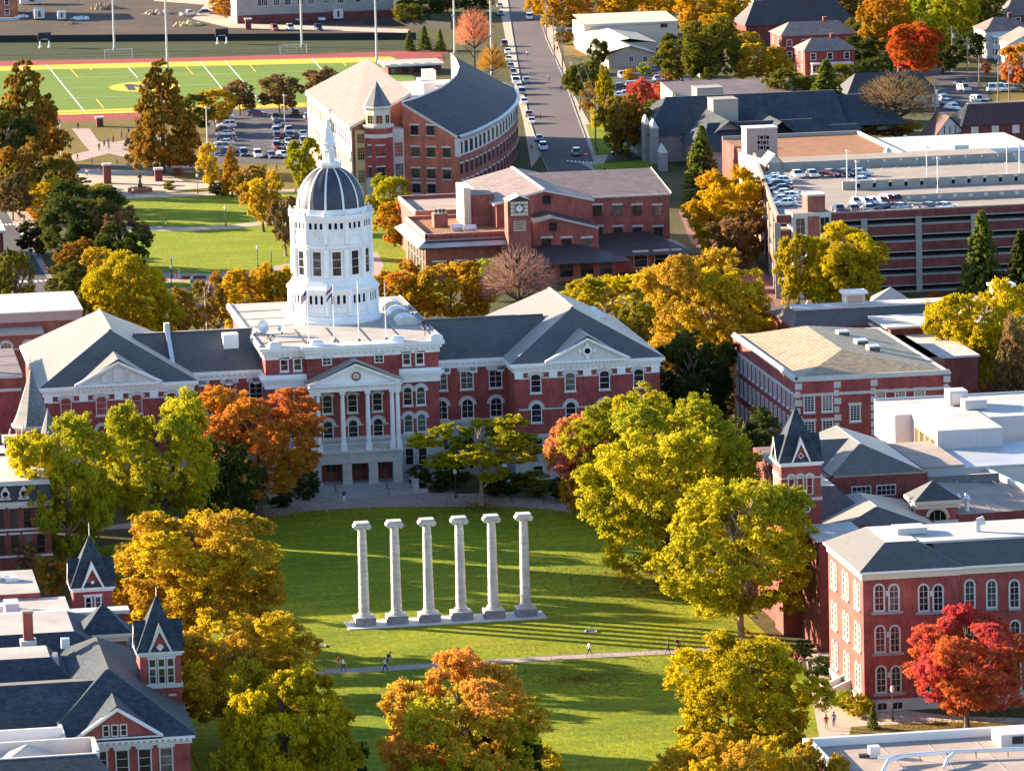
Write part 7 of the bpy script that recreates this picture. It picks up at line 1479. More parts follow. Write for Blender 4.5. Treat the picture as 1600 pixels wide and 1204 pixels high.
T_('mid', 'DG', 1155, 800, 640, 130, 'dark green tree behind the spired hall', .1)
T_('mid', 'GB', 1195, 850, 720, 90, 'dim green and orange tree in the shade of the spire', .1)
T_('big', 'CR', 1512, 1137, 958, 195, 'crimson tree in front of the arched window hall', .12)
T_('small', 'RU', 205, 950, 850, 60, 'rust coloured small tree behind the middle spire', .08)
T_('small', 'RU', 85, 935, 860, 60, 'dull red small tree left of the middle spire', .05)
T_('small', 'BN', 40, 910, 850, 50, 'brownish shaded tree at the far left edge', .05)
T_('mid', 'O', 200, 1000, 900, 70, 'orange tinged tree peeking between the two spires', .05)
T_('small', 'Y', 205, 1060, 1010, 40, 'gold bush behind the front spire', .05)
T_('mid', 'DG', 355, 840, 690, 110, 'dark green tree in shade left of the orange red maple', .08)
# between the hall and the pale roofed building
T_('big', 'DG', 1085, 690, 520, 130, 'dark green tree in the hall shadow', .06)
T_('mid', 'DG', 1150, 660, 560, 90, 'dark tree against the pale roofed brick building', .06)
T_('big', 'YO', 1110, 625, 396, 215, 'huge gold tree behind the right end of the domed hall', .16, tk='pale')
T_('mid', 'Y', 950, 565, 426, 165, 'gold tree behind the right pavilion roof', .1)
T_('mid', 'GB', 990, 600, 480, 90, 'shaded brown green tree beside the right pavilion', .06)
T_('bare', 'BR', 812, 520, 385, 125, 'bare purple brown tree behind the right wing roof', .1)
T_('mid', 'O', 622, 515, 412, 90, 'orange tree right of the white tower', .08)
T_('mid', 'O', 705, 515, 408, 130, 'broad orange brown tree behind the right wing', .08)
T_('small', 'LG', 765, 470, 405, 60, 'light green tree between orange and bare trees', .1)
T_('small', 'O', 690, 425, 372, 45, 'small orange tree by the low left wing of the brick centre', .2)
T_('mid', 'GO', 395, 500, 418, 95, 'gold hedge like tree behind the left wing', .05)
T_('mid', 'GO', 440, 500, 412, 70, 'gold tree touching the left of the white tower', .05)
T_('big', 'Y', 205, 580, 398, 150, 'bright yellow tree behind the left pavilion roof', .06)
T_('mid', 'GB', 155, 560, 440, 80, 'green brown tree left of the bright yellow one', .06)
T_('small', 'RU', 280, 560, 452, 60, 'rust tree by the terraces', .05)
T_('open', 'RU', 325, 545, 425, 60, 'thin russet tree standing on the terraces', .1)
T_('small', 'YO', 360, 520, 470, 36, 'small gold tree at the roof edge of the hall', .05)
T_('mid', 'GB', 25, 560, 385, 70, 'green brown tree at the left edge of the street', .05)
# north lawn edges
T_('big', 'DG', 135, 420, 288, 135, 'dark tree left of the north lawn', .05)
T_('mid', 'BN', 182, 425, 318, 90, 'brown grey tree at the corner of the north lawn', .05)
T_('small', 'YO', 158, 455, 388, 60, 'small gold tree above the street corner', .08)
T_('mid', 'DG', 190, 445, 352, 90, 'dark tree at the lawn edge', .05)
T_('small', 'O', 58, 352, 320, 34, 'tiny orange tree by the crossing sign', .2)
T_('mid', 'GB', 145, 350, 285, 90, 'mottled olive tree beside the plaza', .1)
T_('mid', 'YO', 75, 335, 280, 70, 'gold brown tree left of the plaza', .1)
T_('mid', 'RU', 95, 325, 238, 60, 'rust tree by the tall pale light pole', .1)
T_('mid', 'RU', 35, 330, 218, 70, 'russet tree at the left edge of the campus road', .08)
T_('mid', 'BN', 20, 345, 270, 60, 'dull purple brown tree at the left edge', .08)
T_('small', 'Y', 65, 372, 355, 22, 'small yellow bush beside the left sidewalk', .02)
T_('cone', 'RU', 45, 262, 92, 130, 'big dark rust pyramidal tree at the left edge', .04)
T_('big', 'DG', 10, 300, 170, 100, 'dark green tree at the very left edge', .05)
T_('cone', 'RU', 255, 272, 92, 122, 'big rust pyramidal tree before the sports field', .03)
T_('mid', 'GB', 300, 210, 145, 70, 'olive tree right of the rust pyramidal one', .06)
T_('mid', 'YO', 335, 195, 138, 60, 'orange and green tree at the car park edge', .06)
T_('mid', 'BN', 375, 180, 128, 55, 'thin brown tree by the field corner', .1)
T_('mid', 'BN', 437, 177, 116, 66, 'round brown tree in front of the sports field', .15)
T_('mid', 'BN', 508, 170, 104, 60, 'round brown tree behind the curved hall roof', .12)
T_('mid', 'YG', 480, 308, 212, 55, 'green and gold tree left of the curved hall', .06)
T_('small', 'YO', 330, 297, 226, 42, 'gold brown tree below the car park lamp', .1)
T_('cone', 'O', 363, 308, 226, 36, 'slim orange tree below the car park', .06)
T_('small', 'RU', 392, 325, 255, 60, 'russet tree at the head of the north lawn', .1)
T_('mid', 'YO', 412, 362, 270, 62, 'gold brown tree on the north lawn', .15)
T_('mid', 'BN', 447, 400, 305, 45, 'brown tree beside the white tower', .12)
T_('mid', 'YG', 610, 348, 272, 66, 'green and gold tree at the foot of the curved hall', .05)
T_('small', 'O', 617, 385, 318, 62, 'orange brown tree right of the white tower dome', .05)
for k, (x, b, t, w) in enumerate(((640, 80, 47, 24), (664, 78, 40, 26), (688, 80, 45, 24))): T_('conifer', 'CN', x, b, t, w, ['dark little evergreen first from the goal side of the bank', 'dark evergreen, tallest of the three on the bank', 'dark evergreen nearest the white parapet on the bank'][k], .03, 'evergreen_tree')
T_('bare', 'PK', 742, 112, 12, 62, 'bare pinkish tree at the head of the white parapet', .15)
T_('bare', 'O', 770, 135, 70, 50, 'orange twiggy tree beside the main street mast', .1)
# along the main street and the top edge
for a in (('mid', 'OR', 352, 28, -8, 46, 'red orange tree by the yard entrance'), ('mid', 'O', 880, 52, -12, 70, 'orange tree at the top of the main street'), ('mid', 'GO', 850, 35, -25, 50, 'gold tree at the top left of the street row'), ('mid', 'OR', 905, 40, -18, 40, 'red orange tree beside the orange street tree'),
          ('big', 'GO', 965, 40, -30, 80, 'gold tree behind the cream roofed clubhouse'), ('mid', 'GO', 1030, 35, -28, 70, 'second gold tree behind the clubhouse roof'), ('mid', 'GO', 1088, 48, -15, 70, 'gold tree right of the clubhouse roof'), ('big', 'GB', 1065, 132, 55, 85, 'olive tree right of the clubhouse'), ('big', 'GB', 1110, 135, 28, 95, 'tall olive tree before the dark steep house'), ('mid', 'GO', 1150, 50, 10, 50, 'small gold tree by the white store'),
          ('mid', 'YO', 1185, 132, 68, 85, 'gold orange tree before the porched house'), ('small', 'GO', 1215, 128, 85, 50, 'gold shrubby tree in front of the porched house'), ('mid', 'GB', 915, 165, 95, 62, 'dark green tree on the street by the poles'), ('small', 'RU', 925, 180, 128, 40, 'reddish shrubby tree behind the crowd'), ('mid', 'CR', 1000, 200, 125, 46, 'deep red tree before the back car park'), ('mid', 'RU', 972, 245, 145, 62, 'maroon tree on the corner lawn'), ('mid', 'GB', 1005, 240, 160, 70, 'olive tree on the corner lawn'), ('mid', 'CR', 1040, 180, 128, 50, 'dark red tree beside the brown roof'), ('small', 'GO', 985, 128, 108, 26, 'small gold tree in the back car park'), ('small', 'LG', 1008, 120, 98, 26, 'small green tree by the clubhouse wall'), ('small', 'O', 1045, 128, 108, 26, 'small orange tree by the back car park'),
          ('big', 'O', 1270, 45, -30, 80, 'orange tree above the dark steep house'), ('mid', 'RU', 1310, 50, -15, 60, 'russet tree right of the dark steep house'), ('big', 'O', 1385, 92, -10, 88, 'orange tree behind the scarlet one'), ('big', 'R', 1430, 122, 36, 92, 'scarlet tree beside the right street'), ('mid', 'LG', 1448, 70, -15, 60, 'light green tree at the top right'), ('big', 'YG', 1490, 75, -20, 80, 'yellow olive tree at the top right'), ('big', 'GB', 1535, 60, -25, 80, 'brown olive tree behind the columned house'), ('mid', 'OR', 1592, 142, 66, 58, 'orange tree at the right edge'), ('small', 'R', 1542, 118, 95, 16, 'small red shrub before the columned house'), ('mid', 'DG', 1350, 105, 55, 60, 'dark green tree under the orange one'), ('mid', 'GB', 1240, 190, 108, 90, 'green orange tree beside the church'), ('mid', 'DG', 935, 110, 60, 30, 'dark shrub by the clubhouse wing'),
          ('mid', 'RU', 1580, 30, -10, 40, 'russet tree at the top right corner'), ('mid', 'O', 1215, 25, -25, 50, 'orange tree behind the white store'), ('mid', 'BN', 700, 20, -20, 60, 'brown tree right of the stone block'), ('mid', 'DG', 745, 25, -15, 50, 'dark tree by the top of the main street'), ('mid', 'DG', 660, 30, -12, 70, 'dark trees shading the screen fence')):
    T_(*a, .1)
for a in (('mid', 'GO', 1120, 60, 20, 60, 'gold tree under the eaves of the dark steep house'), ('mid', 'YO', 1160, 95, 48, 60, 'gold brown tree at the left end of the dark steep house'), ('small', 'RU', 1205, 110, 75, 44, 'russet tree before the long brick house'), ('mid', 'GB', 1345, 80, 30, 56, 'olive tree right of the long brick house'), ('mid', 'DG', 1370, 135, 88, 60, 'dark shaded tree between bungalow and scarlet tree'), ('mid', 'GB', 1320, 150, 98, 56, 'olive tree at the left corner of the dark bungalow'), ('mid', 'YG', 1465, 95, 25, 56, 'yellow green tree behind the far end of the right street'), ('mid', 'GB', 1415, 45, -20, 60, 'olive tree at the top edge right of the orange one'), ('mid', 'RU', 1345, 35, -20, 56, 'russet tree at the top edge by the grey shed'), ('mid', 'DG', 1480, 115, 70, 44, 'dark tree at the far kerb of the right street'), ('mid', 'GO', 1240, 35, -20, 56, 'gold tree between the white store and orange tree'), ('mid', 'DG', 1515, 100, 50, 50, 'dark green tree left of the columned house'), ('mid', 'YO', 1140, 25, -20, 70, 'gold orange tree at the top edge by the silver car'), ('mid', 'OR', 1000, 12, -40, 60, 'orange tree at the top edge above the clubhouse'), ('mid', 'GB', 870, 20, -30, 50, 'olive tree at the top of the street sidewalk'), ('small', 'GB', 900, 135, 112, 40, 'olive shrubs on the verge below the clubhouse lawn'), ('small', 'RU', 880, 70, 48, 30, 'russet shrub at the end of the street drive'), ('mid', 'GB', 640, 40, 5, 50, 'olive tree before the screen fence'), ('mid', 'DG', 60, 400, 345, 60, 'dark tree over the left sidewalk'), ('mid', 'GB', 110, 470, 410, 70, 'dim olive tree at the corner of the lower crosswalk'), ('small', 'DG', 150, 495, 455, 60, 'dark bush like tree behind the lower crosswalk'), ('mid', 'RU', 120, 440, 375, 60, 'dull russet tree beside the left street')): T_(*a, .08)
T_('cone', 'Y', 946, 205, 103, 48, 'slim yellow pyramidal tree on the street', .05)
T_('conifer', 'CN', 1098, 310, 195, 84, 'green pine in front of the slate roofed church', .05, 'pine_tree')
T_('conifer', 'CN', 1292, 205, 92, 100, 'green pine behind the church roof', .05, 'pine_tree')
T_('bare', 'BN', 1400, 228, 112, 132, 'large bare brown tree before the dark bungalow', .12)
T_('small', 'O', 1390, 224, 185, 100, 'orange leafed lower boughs under the bare brown tree', .3)
T_('big', 'GO', 1140, 408, 266, 130, 'gold orange tree at the garage corner', .1)
T_('mid', 'BN', 1150, 420, 330, 80, 'bare lower tree below the gold orange one', .05)
T_('mid', 'Y', 1248, 490, 362, 68, 'yellow tree in front of the garage stair tower', .08)
T_('big', 'Y', 1320, 490, 355, 130, 'wide yellow tree in front of the garage', .08)
T_('small', 'LG', 1285, 492, 440, 44, 'small green tree behind the long slate wing', .05)
T_('conifer', 'CN', 1535, 475, 328, 100, 'tall dark evergreen before the garage', .02, 'evergreen_tree')
T_('conifer', 'DG', 1596, 480, 358, 90, 'dark evergreen at the right edge before the garage', .02, 'evergreen_tree')
T_('small', 'R', 1460, 475, 455, 24, 'tiny red tree behind the white ridge', .05)
T_('big', 'Y', 1530, 665, 445, 165, 'golden yellow tree right of the pale roofed building', .12)
T_('mid', 'BN', 1592, 690, 500, 80, 'brown tree at the right edge beside the golden one', .08)
T_('mid', 'GO', 1440, 720, 598, 100, 'gold orange tree behind the white clad building', .1)
T_('small', 'Y', 1372, 725, 628, 50, 'yellow tree at the corner of the white clad building', .1)
T_('small', 'LG', 1418, 258, 236, 60, 'green bushes beside the white roofed store', .02, 'bush', 'bush', group='bushes of the campus')
T_('small', 'GO', 1262, 262, 248, 40, 'gold bushes behind the glazed stair house', .02, 'bush', 'bush', group='bushes of the campus')
T_('small', 'LG', 1235, 262, 250, 30, 'green bush beside the glazed stair house', .02, 'bush', 'bush', group='bushes of the campus')
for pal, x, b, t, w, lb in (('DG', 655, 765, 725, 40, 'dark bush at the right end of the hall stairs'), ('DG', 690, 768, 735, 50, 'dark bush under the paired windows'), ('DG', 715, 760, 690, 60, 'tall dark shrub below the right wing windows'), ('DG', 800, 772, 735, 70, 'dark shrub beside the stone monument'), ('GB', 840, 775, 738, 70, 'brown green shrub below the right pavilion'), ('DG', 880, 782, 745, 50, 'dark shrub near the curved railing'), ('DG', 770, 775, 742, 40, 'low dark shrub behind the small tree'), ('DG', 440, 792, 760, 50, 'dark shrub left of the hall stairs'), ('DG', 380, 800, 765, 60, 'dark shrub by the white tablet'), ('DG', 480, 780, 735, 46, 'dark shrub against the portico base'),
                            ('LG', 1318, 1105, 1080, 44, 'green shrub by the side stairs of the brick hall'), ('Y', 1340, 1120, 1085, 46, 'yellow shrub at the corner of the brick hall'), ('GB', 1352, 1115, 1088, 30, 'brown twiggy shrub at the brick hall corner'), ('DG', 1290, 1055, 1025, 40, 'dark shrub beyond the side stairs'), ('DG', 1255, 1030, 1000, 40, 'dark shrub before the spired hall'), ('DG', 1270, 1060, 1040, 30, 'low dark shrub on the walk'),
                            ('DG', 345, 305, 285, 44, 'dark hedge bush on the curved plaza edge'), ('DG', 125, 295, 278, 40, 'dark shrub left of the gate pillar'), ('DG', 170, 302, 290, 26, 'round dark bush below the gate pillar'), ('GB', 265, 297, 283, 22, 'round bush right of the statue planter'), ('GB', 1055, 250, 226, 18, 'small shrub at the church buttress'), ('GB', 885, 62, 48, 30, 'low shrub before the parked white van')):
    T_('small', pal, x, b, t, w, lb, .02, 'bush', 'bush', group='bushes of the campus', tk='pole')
T_('conifer', 'CN', 1364, 1138, 1102, 28, 'little fir on the grass before the brick hall', .02, 'fir_tree')
T_('conifer', 'DG', 1316, 1085, 1056, 12, 'slim clipped evergreen by the side stairs', .02, 'fir_tree')
# ================================================================ vehicles
def car_meshes(kind):
    L, W, H = {'sedan': (4.7, 1.8, 1.42), 'suv': (4.7, 1.9, 1.75), 'van': (5.2, 2.0, 2.1), 'pickup': (5.5, 1.95, 1.8)}[kind]
    h = L/2; b = MB(); g = MB()
    sill, belt = .32, {'sedan': .92, 'suv': 1.05, 'van': 1.1, 'pickup': 1.05}[kind]
    def loft(mb, secs, m, cap=True):
        for s0, s1 in zip(secs, secs[1:]):
            n = len(s0)
            for i in range(n-1): mb.poly([s0[i], s0[i+1], s1[i+1], s1[i]], m)
        if cap: mb.poly(secs[0], m); mb.poly(list(reversed(secs[-1])), m)
    def sec(x, top, w=1.0):
        y = W/2*w; return [(x, -y*.96, sill), (x, -y, sill+.3), (x, -y*.97, top-.08), (x, -y*.86, top), (x, y*.86, top), (x, y*.97, top-.08), (x, y, sill+.3), (x, y*.96, sill)]
    hood = belt-.1
    loft(b, [sec(-h, sill+.35, .86), sec(-h+.12, belt-.12, .95), sec(-h+.6, belt, 1), sec(h*.38, belt, 1), sec(h-.5, hood-.1, .97), sec(h-.1, hood-.25, .9), sec(h, sill+.25, .82)], 'car_paint')
    r0, r1, f1, f0 = {'sedan': (-h+.55, -h+1.25, h*.08, h*.42), 'suv': (-h+.12, -h+.5, h*.12, h*.42), 'van': (-h+.08, -h+.3, h*.45, h*.75), 'pickup': (-h+2.0, -h+2.15, h*.15, h*.45)}[kind]
    yb, yt = W/2*.88, W/2*.7
    B = [(r0, -yb, belt-.02), (f0, -yb, belt-.04), (f0, yb, belt-.04), (r0, yb, belt-.02)]; T = [(r1, -yt, H-.04), (f1, -yt, H-.04), (f1, yt, H-.04), (r1, yt, H-.04)]
    for i in range(4): j = (i+1) % 4; g.poly([B[i], B[j], T[j], T[i]], 'car_glass')
    k = lambda p, q, t: tuple(p[i]+(q[i]-p[i])*t for i in range(3))
    b.poly([(r1-.06, -yt-.03, H), (f1+.06, -yt-.03, H), (f1+.06, yt+.03, H), (r1-.06, yt+.03, H)], 'car_paint')
    for s in (-1, 1):
        b.poly([(r1-.06, s*(yt+.03), H), (f1+.06, s*(yt+.03), H), (f1+.06, s*(yt+.05), H-.07), (r1-.06, s*(yt+.05), H-.07)], 'car_paint')
        for t0, t1 in ((-.02, .05), (.45, .5), (.95, 1.02)):
            p0, p1 = k((r0, s*yb, belt), (f0, s*yb, belt), t0), k((r0, s*yb, belt), (f0, s*yb, belt), t1); q0, q1 = k((r1, s*yt, H-.02), (f1, s*yt, H-.02), t0), k((r1, s*yt, H-.02), (f1, s*yt, H-.02), t1); o = s*.015
            b.poly([(p0[0], p0[1]+o, p0[2]), (p1[0], p1[1]+o, p1[2]), (q1[0], q1[1]+o, q1[2]), (q0[0], q0[1]+o, q0[2])], 'car_paint')
    if kind == 'pickup': b.box(-h+.15, -h+1.9, -W/2*.8, W/2*.8, belt+.005, belt+.02, 'rubber')
    w = MB(); w.rev([(.0, -.11), (.33, -.11), (.34, 0), (.33, .11), (0, .11)], 0, 0, 14, 'rubber'); w.rev([(.2, .115), (.19, .13), (0, .13)], 0, 0, 10, 'metal_light'); w.rev([(0, -.13), (.19, -.13), (.2, -.115)], 0, 0, 10, 'metal_light')
    hl = MB(); hl.poly([(h-.02, -.3, .0), (h-.06, .0, .0), (h-.1, .0, .16), (h-.05, -.3, .16)], 'sign_white')
    lf = MB(); lf.box(h-.14, h-.02, -.2, .2, .55, .72, 'sign_white', bottom=True); tl = MB(); tl.box(-h-.02, -h+.1, -.18, .18, .62, .8, 'tail_red', bottom=True)
    return b.mesh('body'), g.mesh('windows'), w.mesh('wheel'), lf.mesh('headlight'), tl.mesh('taillight'), L, W
CM = {k: car_meshes(k) for k in ('sedan', 'suv', 'van', 'pickup')}
PC_ = {'white': (.78, .78, .77), 'silver': (.42, .44, .46), 'grey': (.16, .17, .18), 'black': (.015, .015, .018), 'blue': (.03, .07, .25), 'navy': (.02, .035, .1), 'red': (.45, .02, .02), 'maroon': (.16, .015, .025), 'pale blue': (.3, .4, .5), 'tan': (.4, .34, .25), 'green': (.03, .09, .05)}
def car(px, py, ang, col, label, kind='sedan', h=0.0, group='cars parked round the campus'):
    x, y = G(px, py, h); z = h if h == 0 else h+.02
    t = thing('parked_car', label, 'car' if kind != 'van' else 'van', (x, y, z+.06 if h == 0 else z), group, ang)
    b, g, w, lf, tl, L, W = CM[kind]; inst(b, 'body', t).color = (*PC_[col], 1); inst(g, 'windows', t)
    for sx in (-1, 1):
        for sy in (-1, 1):
            o = inst(w, 'wheel', t, (sx*L*.31, sy*(W/2-.1), .34)); o.rotation_euler = (math.pi/2*(-sy), 0, 0)
    for sy in (-1, 1): inst(lf, 'headlight', t, (0, sy*W*.3, 0)); inst(tl, 'taillight', t, (0, sy*W*.34, 0))
ORD = ['nearest the field', 'second from the field', 'third from the field', 'fourth from the field', 'fifth from the field', 'sixth from the field', 'seventh from the field', 'eighth from the field', 'ninth from the field']
for k, (y, c, kd) in enumerate(((186, 'white', 'sedan'), (193, 'silver', 'suv'), (200, 'white', 'suv'), (207, 'black', 'sedan'), (213, 'white', 'sedan'), (220, 'navy', 'sedan'), (227, 'white', 'sedan'), (234, 'silver', 'suv'), (243, 'blue', 'pickup'))):
    car(351+(k % 3)*1.5, y, 0 if k % 2 else math.pi, c, '%s car in the left column of the car park, %s' % (c, ORD[k]), kd)
for x, y, c, kd, a, lb in ((431, 189, 'grey', 'suv', -1.57, 'grey suv at the back of the middle car park row'), (433, 199, 'silver', 'sedan', -1.57, 'silver car behind the white one in the middle car park row'), (432, 210, 'white', 'suv', -1.57, 'white suv in the middle car park row'), (433, 216, 'maroon', 'sedan', 1.57, 'maroon car nose to nose with the white suv'), (433, 226, 'navy', 'sedan', -1.57, 'navy car in the front half of the middle car park row'), (433, 233, 'maroon', 'suv', -1.57, 'dark maroon suv at the front of the middle car park row'),
                           (452, 209, 'white', 'suv', -1.57, 'white suv in the right hand car park row'), (453, 216, 'black', 'sedan', -1.57, 'black car in front of the white suv in the right car park row'), (451, 226, 'silver', 'sedan', -1.57, 'silver car in the right hand car park row'), (452, 233, 'white', 'sedan', -1.57, 'white car at the front of the right car park row'), (474, 214, 'white', 'sedan', -1.57, 'white car against the curved hall wall'), (475, 226, 'grey', 'suv', -1.57, 'grey car against the curved hall wall'),
                           (381, 244, 'navy', 'suv', -1.57, 'navy suv, left end of the front car park row'), (403, 246, 'white', 'suv', -1.57, 'large white suv in the front car park row'), (424, 247, 'navy', 'sedan', -1.4, 'dark blue car in the front car park row'), (442, 246, 'white', 'sedan', -1.3, 'white car in the front car park row'), (456, 247, 'black', 'suv', -1.57, 'black suv partly behind the green gold tree'), (402, 182, 'navy', 'suv', 0, 'dark blue suv alone by the field fence'), (460, 181, 'black', 'suv', 1.57, 'black suv by the field fence near the hall'), (480, 186, 'silver', 'sedan', 1.57, 'silver car half hidden by the hall corner'), (468, 247, 'silver', 'sedan', -1.57, 'silver car right end of the front car park row')):
    car(x, y, a, c, lb, kd)
SA = math.atan2(G(905, 190)[1]-G(853, 60)[1], G(905, 190)[0]-G(853, 60)[0])
zc = zf(780, 0, 4.819)
SN = ['farthest up the street', 'second from the top of the street', 'third from the top of the street', 'next after the maroon one', 'beside the walker in the road', 'halfway down the long kerb row', 'just past halfway in the kerb row', 'tenth from the junction', 'above the curved roof edge', 'touching the curved roof outline', 'last visible above the curved roof', 'just below the curved roof', 'in the pair below the curved roof', 'in the pair nearest the junction', 'nearest the junction']
for k, (x, y, c, kd) in enumerate(((5, 62, 'silver', 'sedan'), (12, 118, 'navy', 'sedan'), (42, 352, 'maroon', 'suv'), (66, 405, 'white', 'sedan'), (72, 462, 'white', 'sedan'), (88, 515, 'grey', 'sedan'), (108, 562, 'maroon', 'sedan'), (116, 598, 'white', 'sedan'), (126, 632, 'white', 'suv'), (152, 672, 'white', 'sedan'), (172, 715, 'grey', 'suv'), (190, 785, 'white', 'sedan'), (226, 880, 'maroon', 'sedan'), (246, 932, 'white', 'sedan'), (302, 1065, 'navy', 'sedan'))): car(*zc(x, y), SA, c, '%s car on the main street kerb, %s' % (c, SN[k]), kd)
car(*zc(332, 1130), SA, 'white', 'white car leading the kerb row at the junction', 'suv'); car(*zc(228, 148), SA, 'white', 'white car driving down the upper main street', 'suv'); car(*zc(580, 1170), SA+math.pi, 'tan', 'tan suv stopped at the street junction', 'suv'); car(*zc(205, 625), SA, 'silver', 'silver car double parked in the main street')
car(971, 243, .02, 'black', 'long black car turning from the cross street by the church'); 
zq = zf(800, 0, 4)
for x, y, c, kd, a, lb in ((310, 218, 'pale blue', 'suv', .3, 'pale blue car at the top of the clubhouse drive'), (385, 225, 'white', 'van', .1, 'long white van behind the low shrub on the drive'), (692, 490, 'white', 'suv', -1.57, 'white suv in the back car park under the clubhouse'), (888, 470, 'red', 'sedan', -1.57, 'red car in the back car park'), (910, 508, 'silver', 'sedan', -1.57, 'silver car below the red one in the back car park'), (680, 555, 'black', 'sedan', 0, 'black car in the middle of the back car park'), (765, 550, 'silver', 'suv', 0, 'silver suv in the middle of the back car park'), (685, 610, 'white', 'sedan', 0, 'white car front left in the back car park'), (738, 608, 'white', 'suv', 0, 'white suv front right in the back car park'), (1188, 488, 'white', 'suv', -1.57, 'white suv between the olive trees'), (1245, 478, 'silver', 'van', -1.57, 'silver van between the olive trees'), (915, 385, 'navy', 'sedan', -1.57, 'navy car beside the clubhouse side wall'), (1335, 62, 'silver', 'sedan', 0, 'silver car at the top edge behind the trees'), (1510, 78, 'white', 'sedan', 0, 'white car left of the white flat store')):
    car(*zq(x, y), a, c, lb, kd)
zy = zf(400, 0, 4)
for x, y, c, kd, lb in ((117, 192, 'red', 'suv', 'red car on the pale yard drive'), (214, 190, 'white', 'suv', 'white car on the pale yard drive'), (390, 190, 'navy', 'suv', 'dark blue car on the pale yard drive'), (257, 132, 'silver', 'pickup', 'silver pickup before the stone block'), (405, 130, 'white', 'pickup', 'white pickup before the stone block'), (60, 100, 'grey', 'sedan', 'grey car left of the white site trailer')): car(*zy(x, y), -1.5, c, lb, kd)
car(295, 25, .4, 'white', 'white pickup parked by the lumber heap', 'pickup'); car(322, 22, 0, 'navy', 'dark car in the yard shadow')
GN = ['at the back end', 'second from the back', 'third from the back', 'fourth from the back', 'in the middle', 'fourth from the stair tower', 'third from the stair tower', 'second from the stair tower', 'nearest the stair tower']
for k, (x, y, c) in enumerate(((175, 333, 'silver'), (205, 343, 'white'), (215, 353, 'white'), (215, 372, 'black'), (215, 398, 'black'), (248, 424, 'white'), (250, 442, 'white'), (235, 460, 'silver'), (240, 480, 'white'))): car(*zg(x, y), 0 if k % 2 else 3.14, c, '%s car in the sideways column on the garage roof, %s' % (c, GN[k]), 'sedan', 13.8, 'cars on the garage roof')
for x, y, c, kd, a, lb in ((312, 318, 'white', 'sedan', -1.57, 'white car first in the back row on the garage roof'), (397, 316, 'silver', 'sedan', -1.57, 'silver car second in the back row on the garage roof'), (503, 312, 'maroon', 'sedan', -.9, 'maroon car in the back row on the garage roof'), (588, 310, 'black', 'sedan', -.9, 'black car in the back row on the garage roof'), (675, 308, 'pale blue', 'sedan', -.7, 'pale blue car last in the back row on the garage roof'), (685, 352, 'white', 'sedan', .2, 'white car at the end of the ramp wall'),
                           (545, 512, 'navy', 'sedan', 1.57, 'navy car first behind the front parapet of the garage'), (628, 512, 'grey', 'sedan', 1.57, 'grey car second behind the front parapet of the garage'), (712, 510, 'silver', 'sedan', 1.57, 'silver car third behind the front parapet of the garage'), (805, 506, 'navy', 'sedan', .6, 'navy car slanted behind the front parapet of the garage'), (905, 503, 'silver', 'sedan', .6, 'silver car slanted behind the front parapet of the garage'), (1070, 500, 'grey', 'sedan', .6, 'grey car beside the last white one behind the garage parapet'), (1155, 500, 'white', 'sedan', .6, 'last white car behind the front parapet of the garage'),
                           (650, 474, 'silver', 'sedan', -1.57, 'silver car at the left of the middle garage row'), (700, 476, 'blue', 'sedan', -1.2, 'blue car in the middle garage row'), (748, 472, 'white', 'sedan', -1.2, 'white car in the middle garage row'), (790, 474, 'black', 'sedan', -1.2, 'black car in the middle garage row'), (835, 470, 'red', 'suv', -1.2, 'bright red suv in the middle garage row'), (872, 468, 'maroon', 'suv', -1.2, 'dark red suv ending the middle garage row')): car(*zg(x, y), a, c, lb, kd, 13.8, 'cars on the garage roof')
zr_ = zf(1400, 0, 6.69)
for x, y, c, kd, a, lb in ((505, 765, 'silver', 'sedan', -1.57, 'silver car coming to the far end of the right street'), (712, 955, 'silver', 'suv', -1.3, 'silver suv on the right side of the right street'), (652, 915, 'maroon', 'sedan', -1.3, 'maroon car behind the silver suv on the right street'), (855, 1075, 'white', 'suv', -1.3, 'white suv above the half timbered roof'), (960, 1105, 'black', 'sedan', -1.2, 'black car right of the white suv by the half timbered roof'), (480, 1060, 'white', 'sedan', -1.1, 'white car second in the left kerb row of the right street'), (450, 1010, 'silver', 'sedan', -1.1, 'silver car first in the left kerb row of the right street'), (550, 1100, 'white', 'sedan', -1.1, 'white car third in the left kerb row of the right street'), (590, 1150, 'white', 'sedan', -1.1, 'white car last in the left kerb row of the right street'), (1060, 960, 'white', 'van', 0, 'long white van by the right lawn'), (1180, 950, 'silver', 'suv', 0, 'silver suv behind the white van'), (1280, 945, 'black', 'sedan', 0, 'black car at the right edge by the white van')):
    car(*zr_(x, y), a, c, lb, kd)
car(1325, 20, -1.2, 'white', 'white car on the street behind the grey shed'); car(1345, 172, 0, 'silver', 'silver car beside the dark bungalow porch'); car(1415, 222, 0, 'white', 'white car behind the bare brown tree'); car(1092, 292, .1, 'silver', 'silver car in the shade beside the church pine'); car(1112, 286, .1, 'grey', 'grey car in the shade beside the church pine')

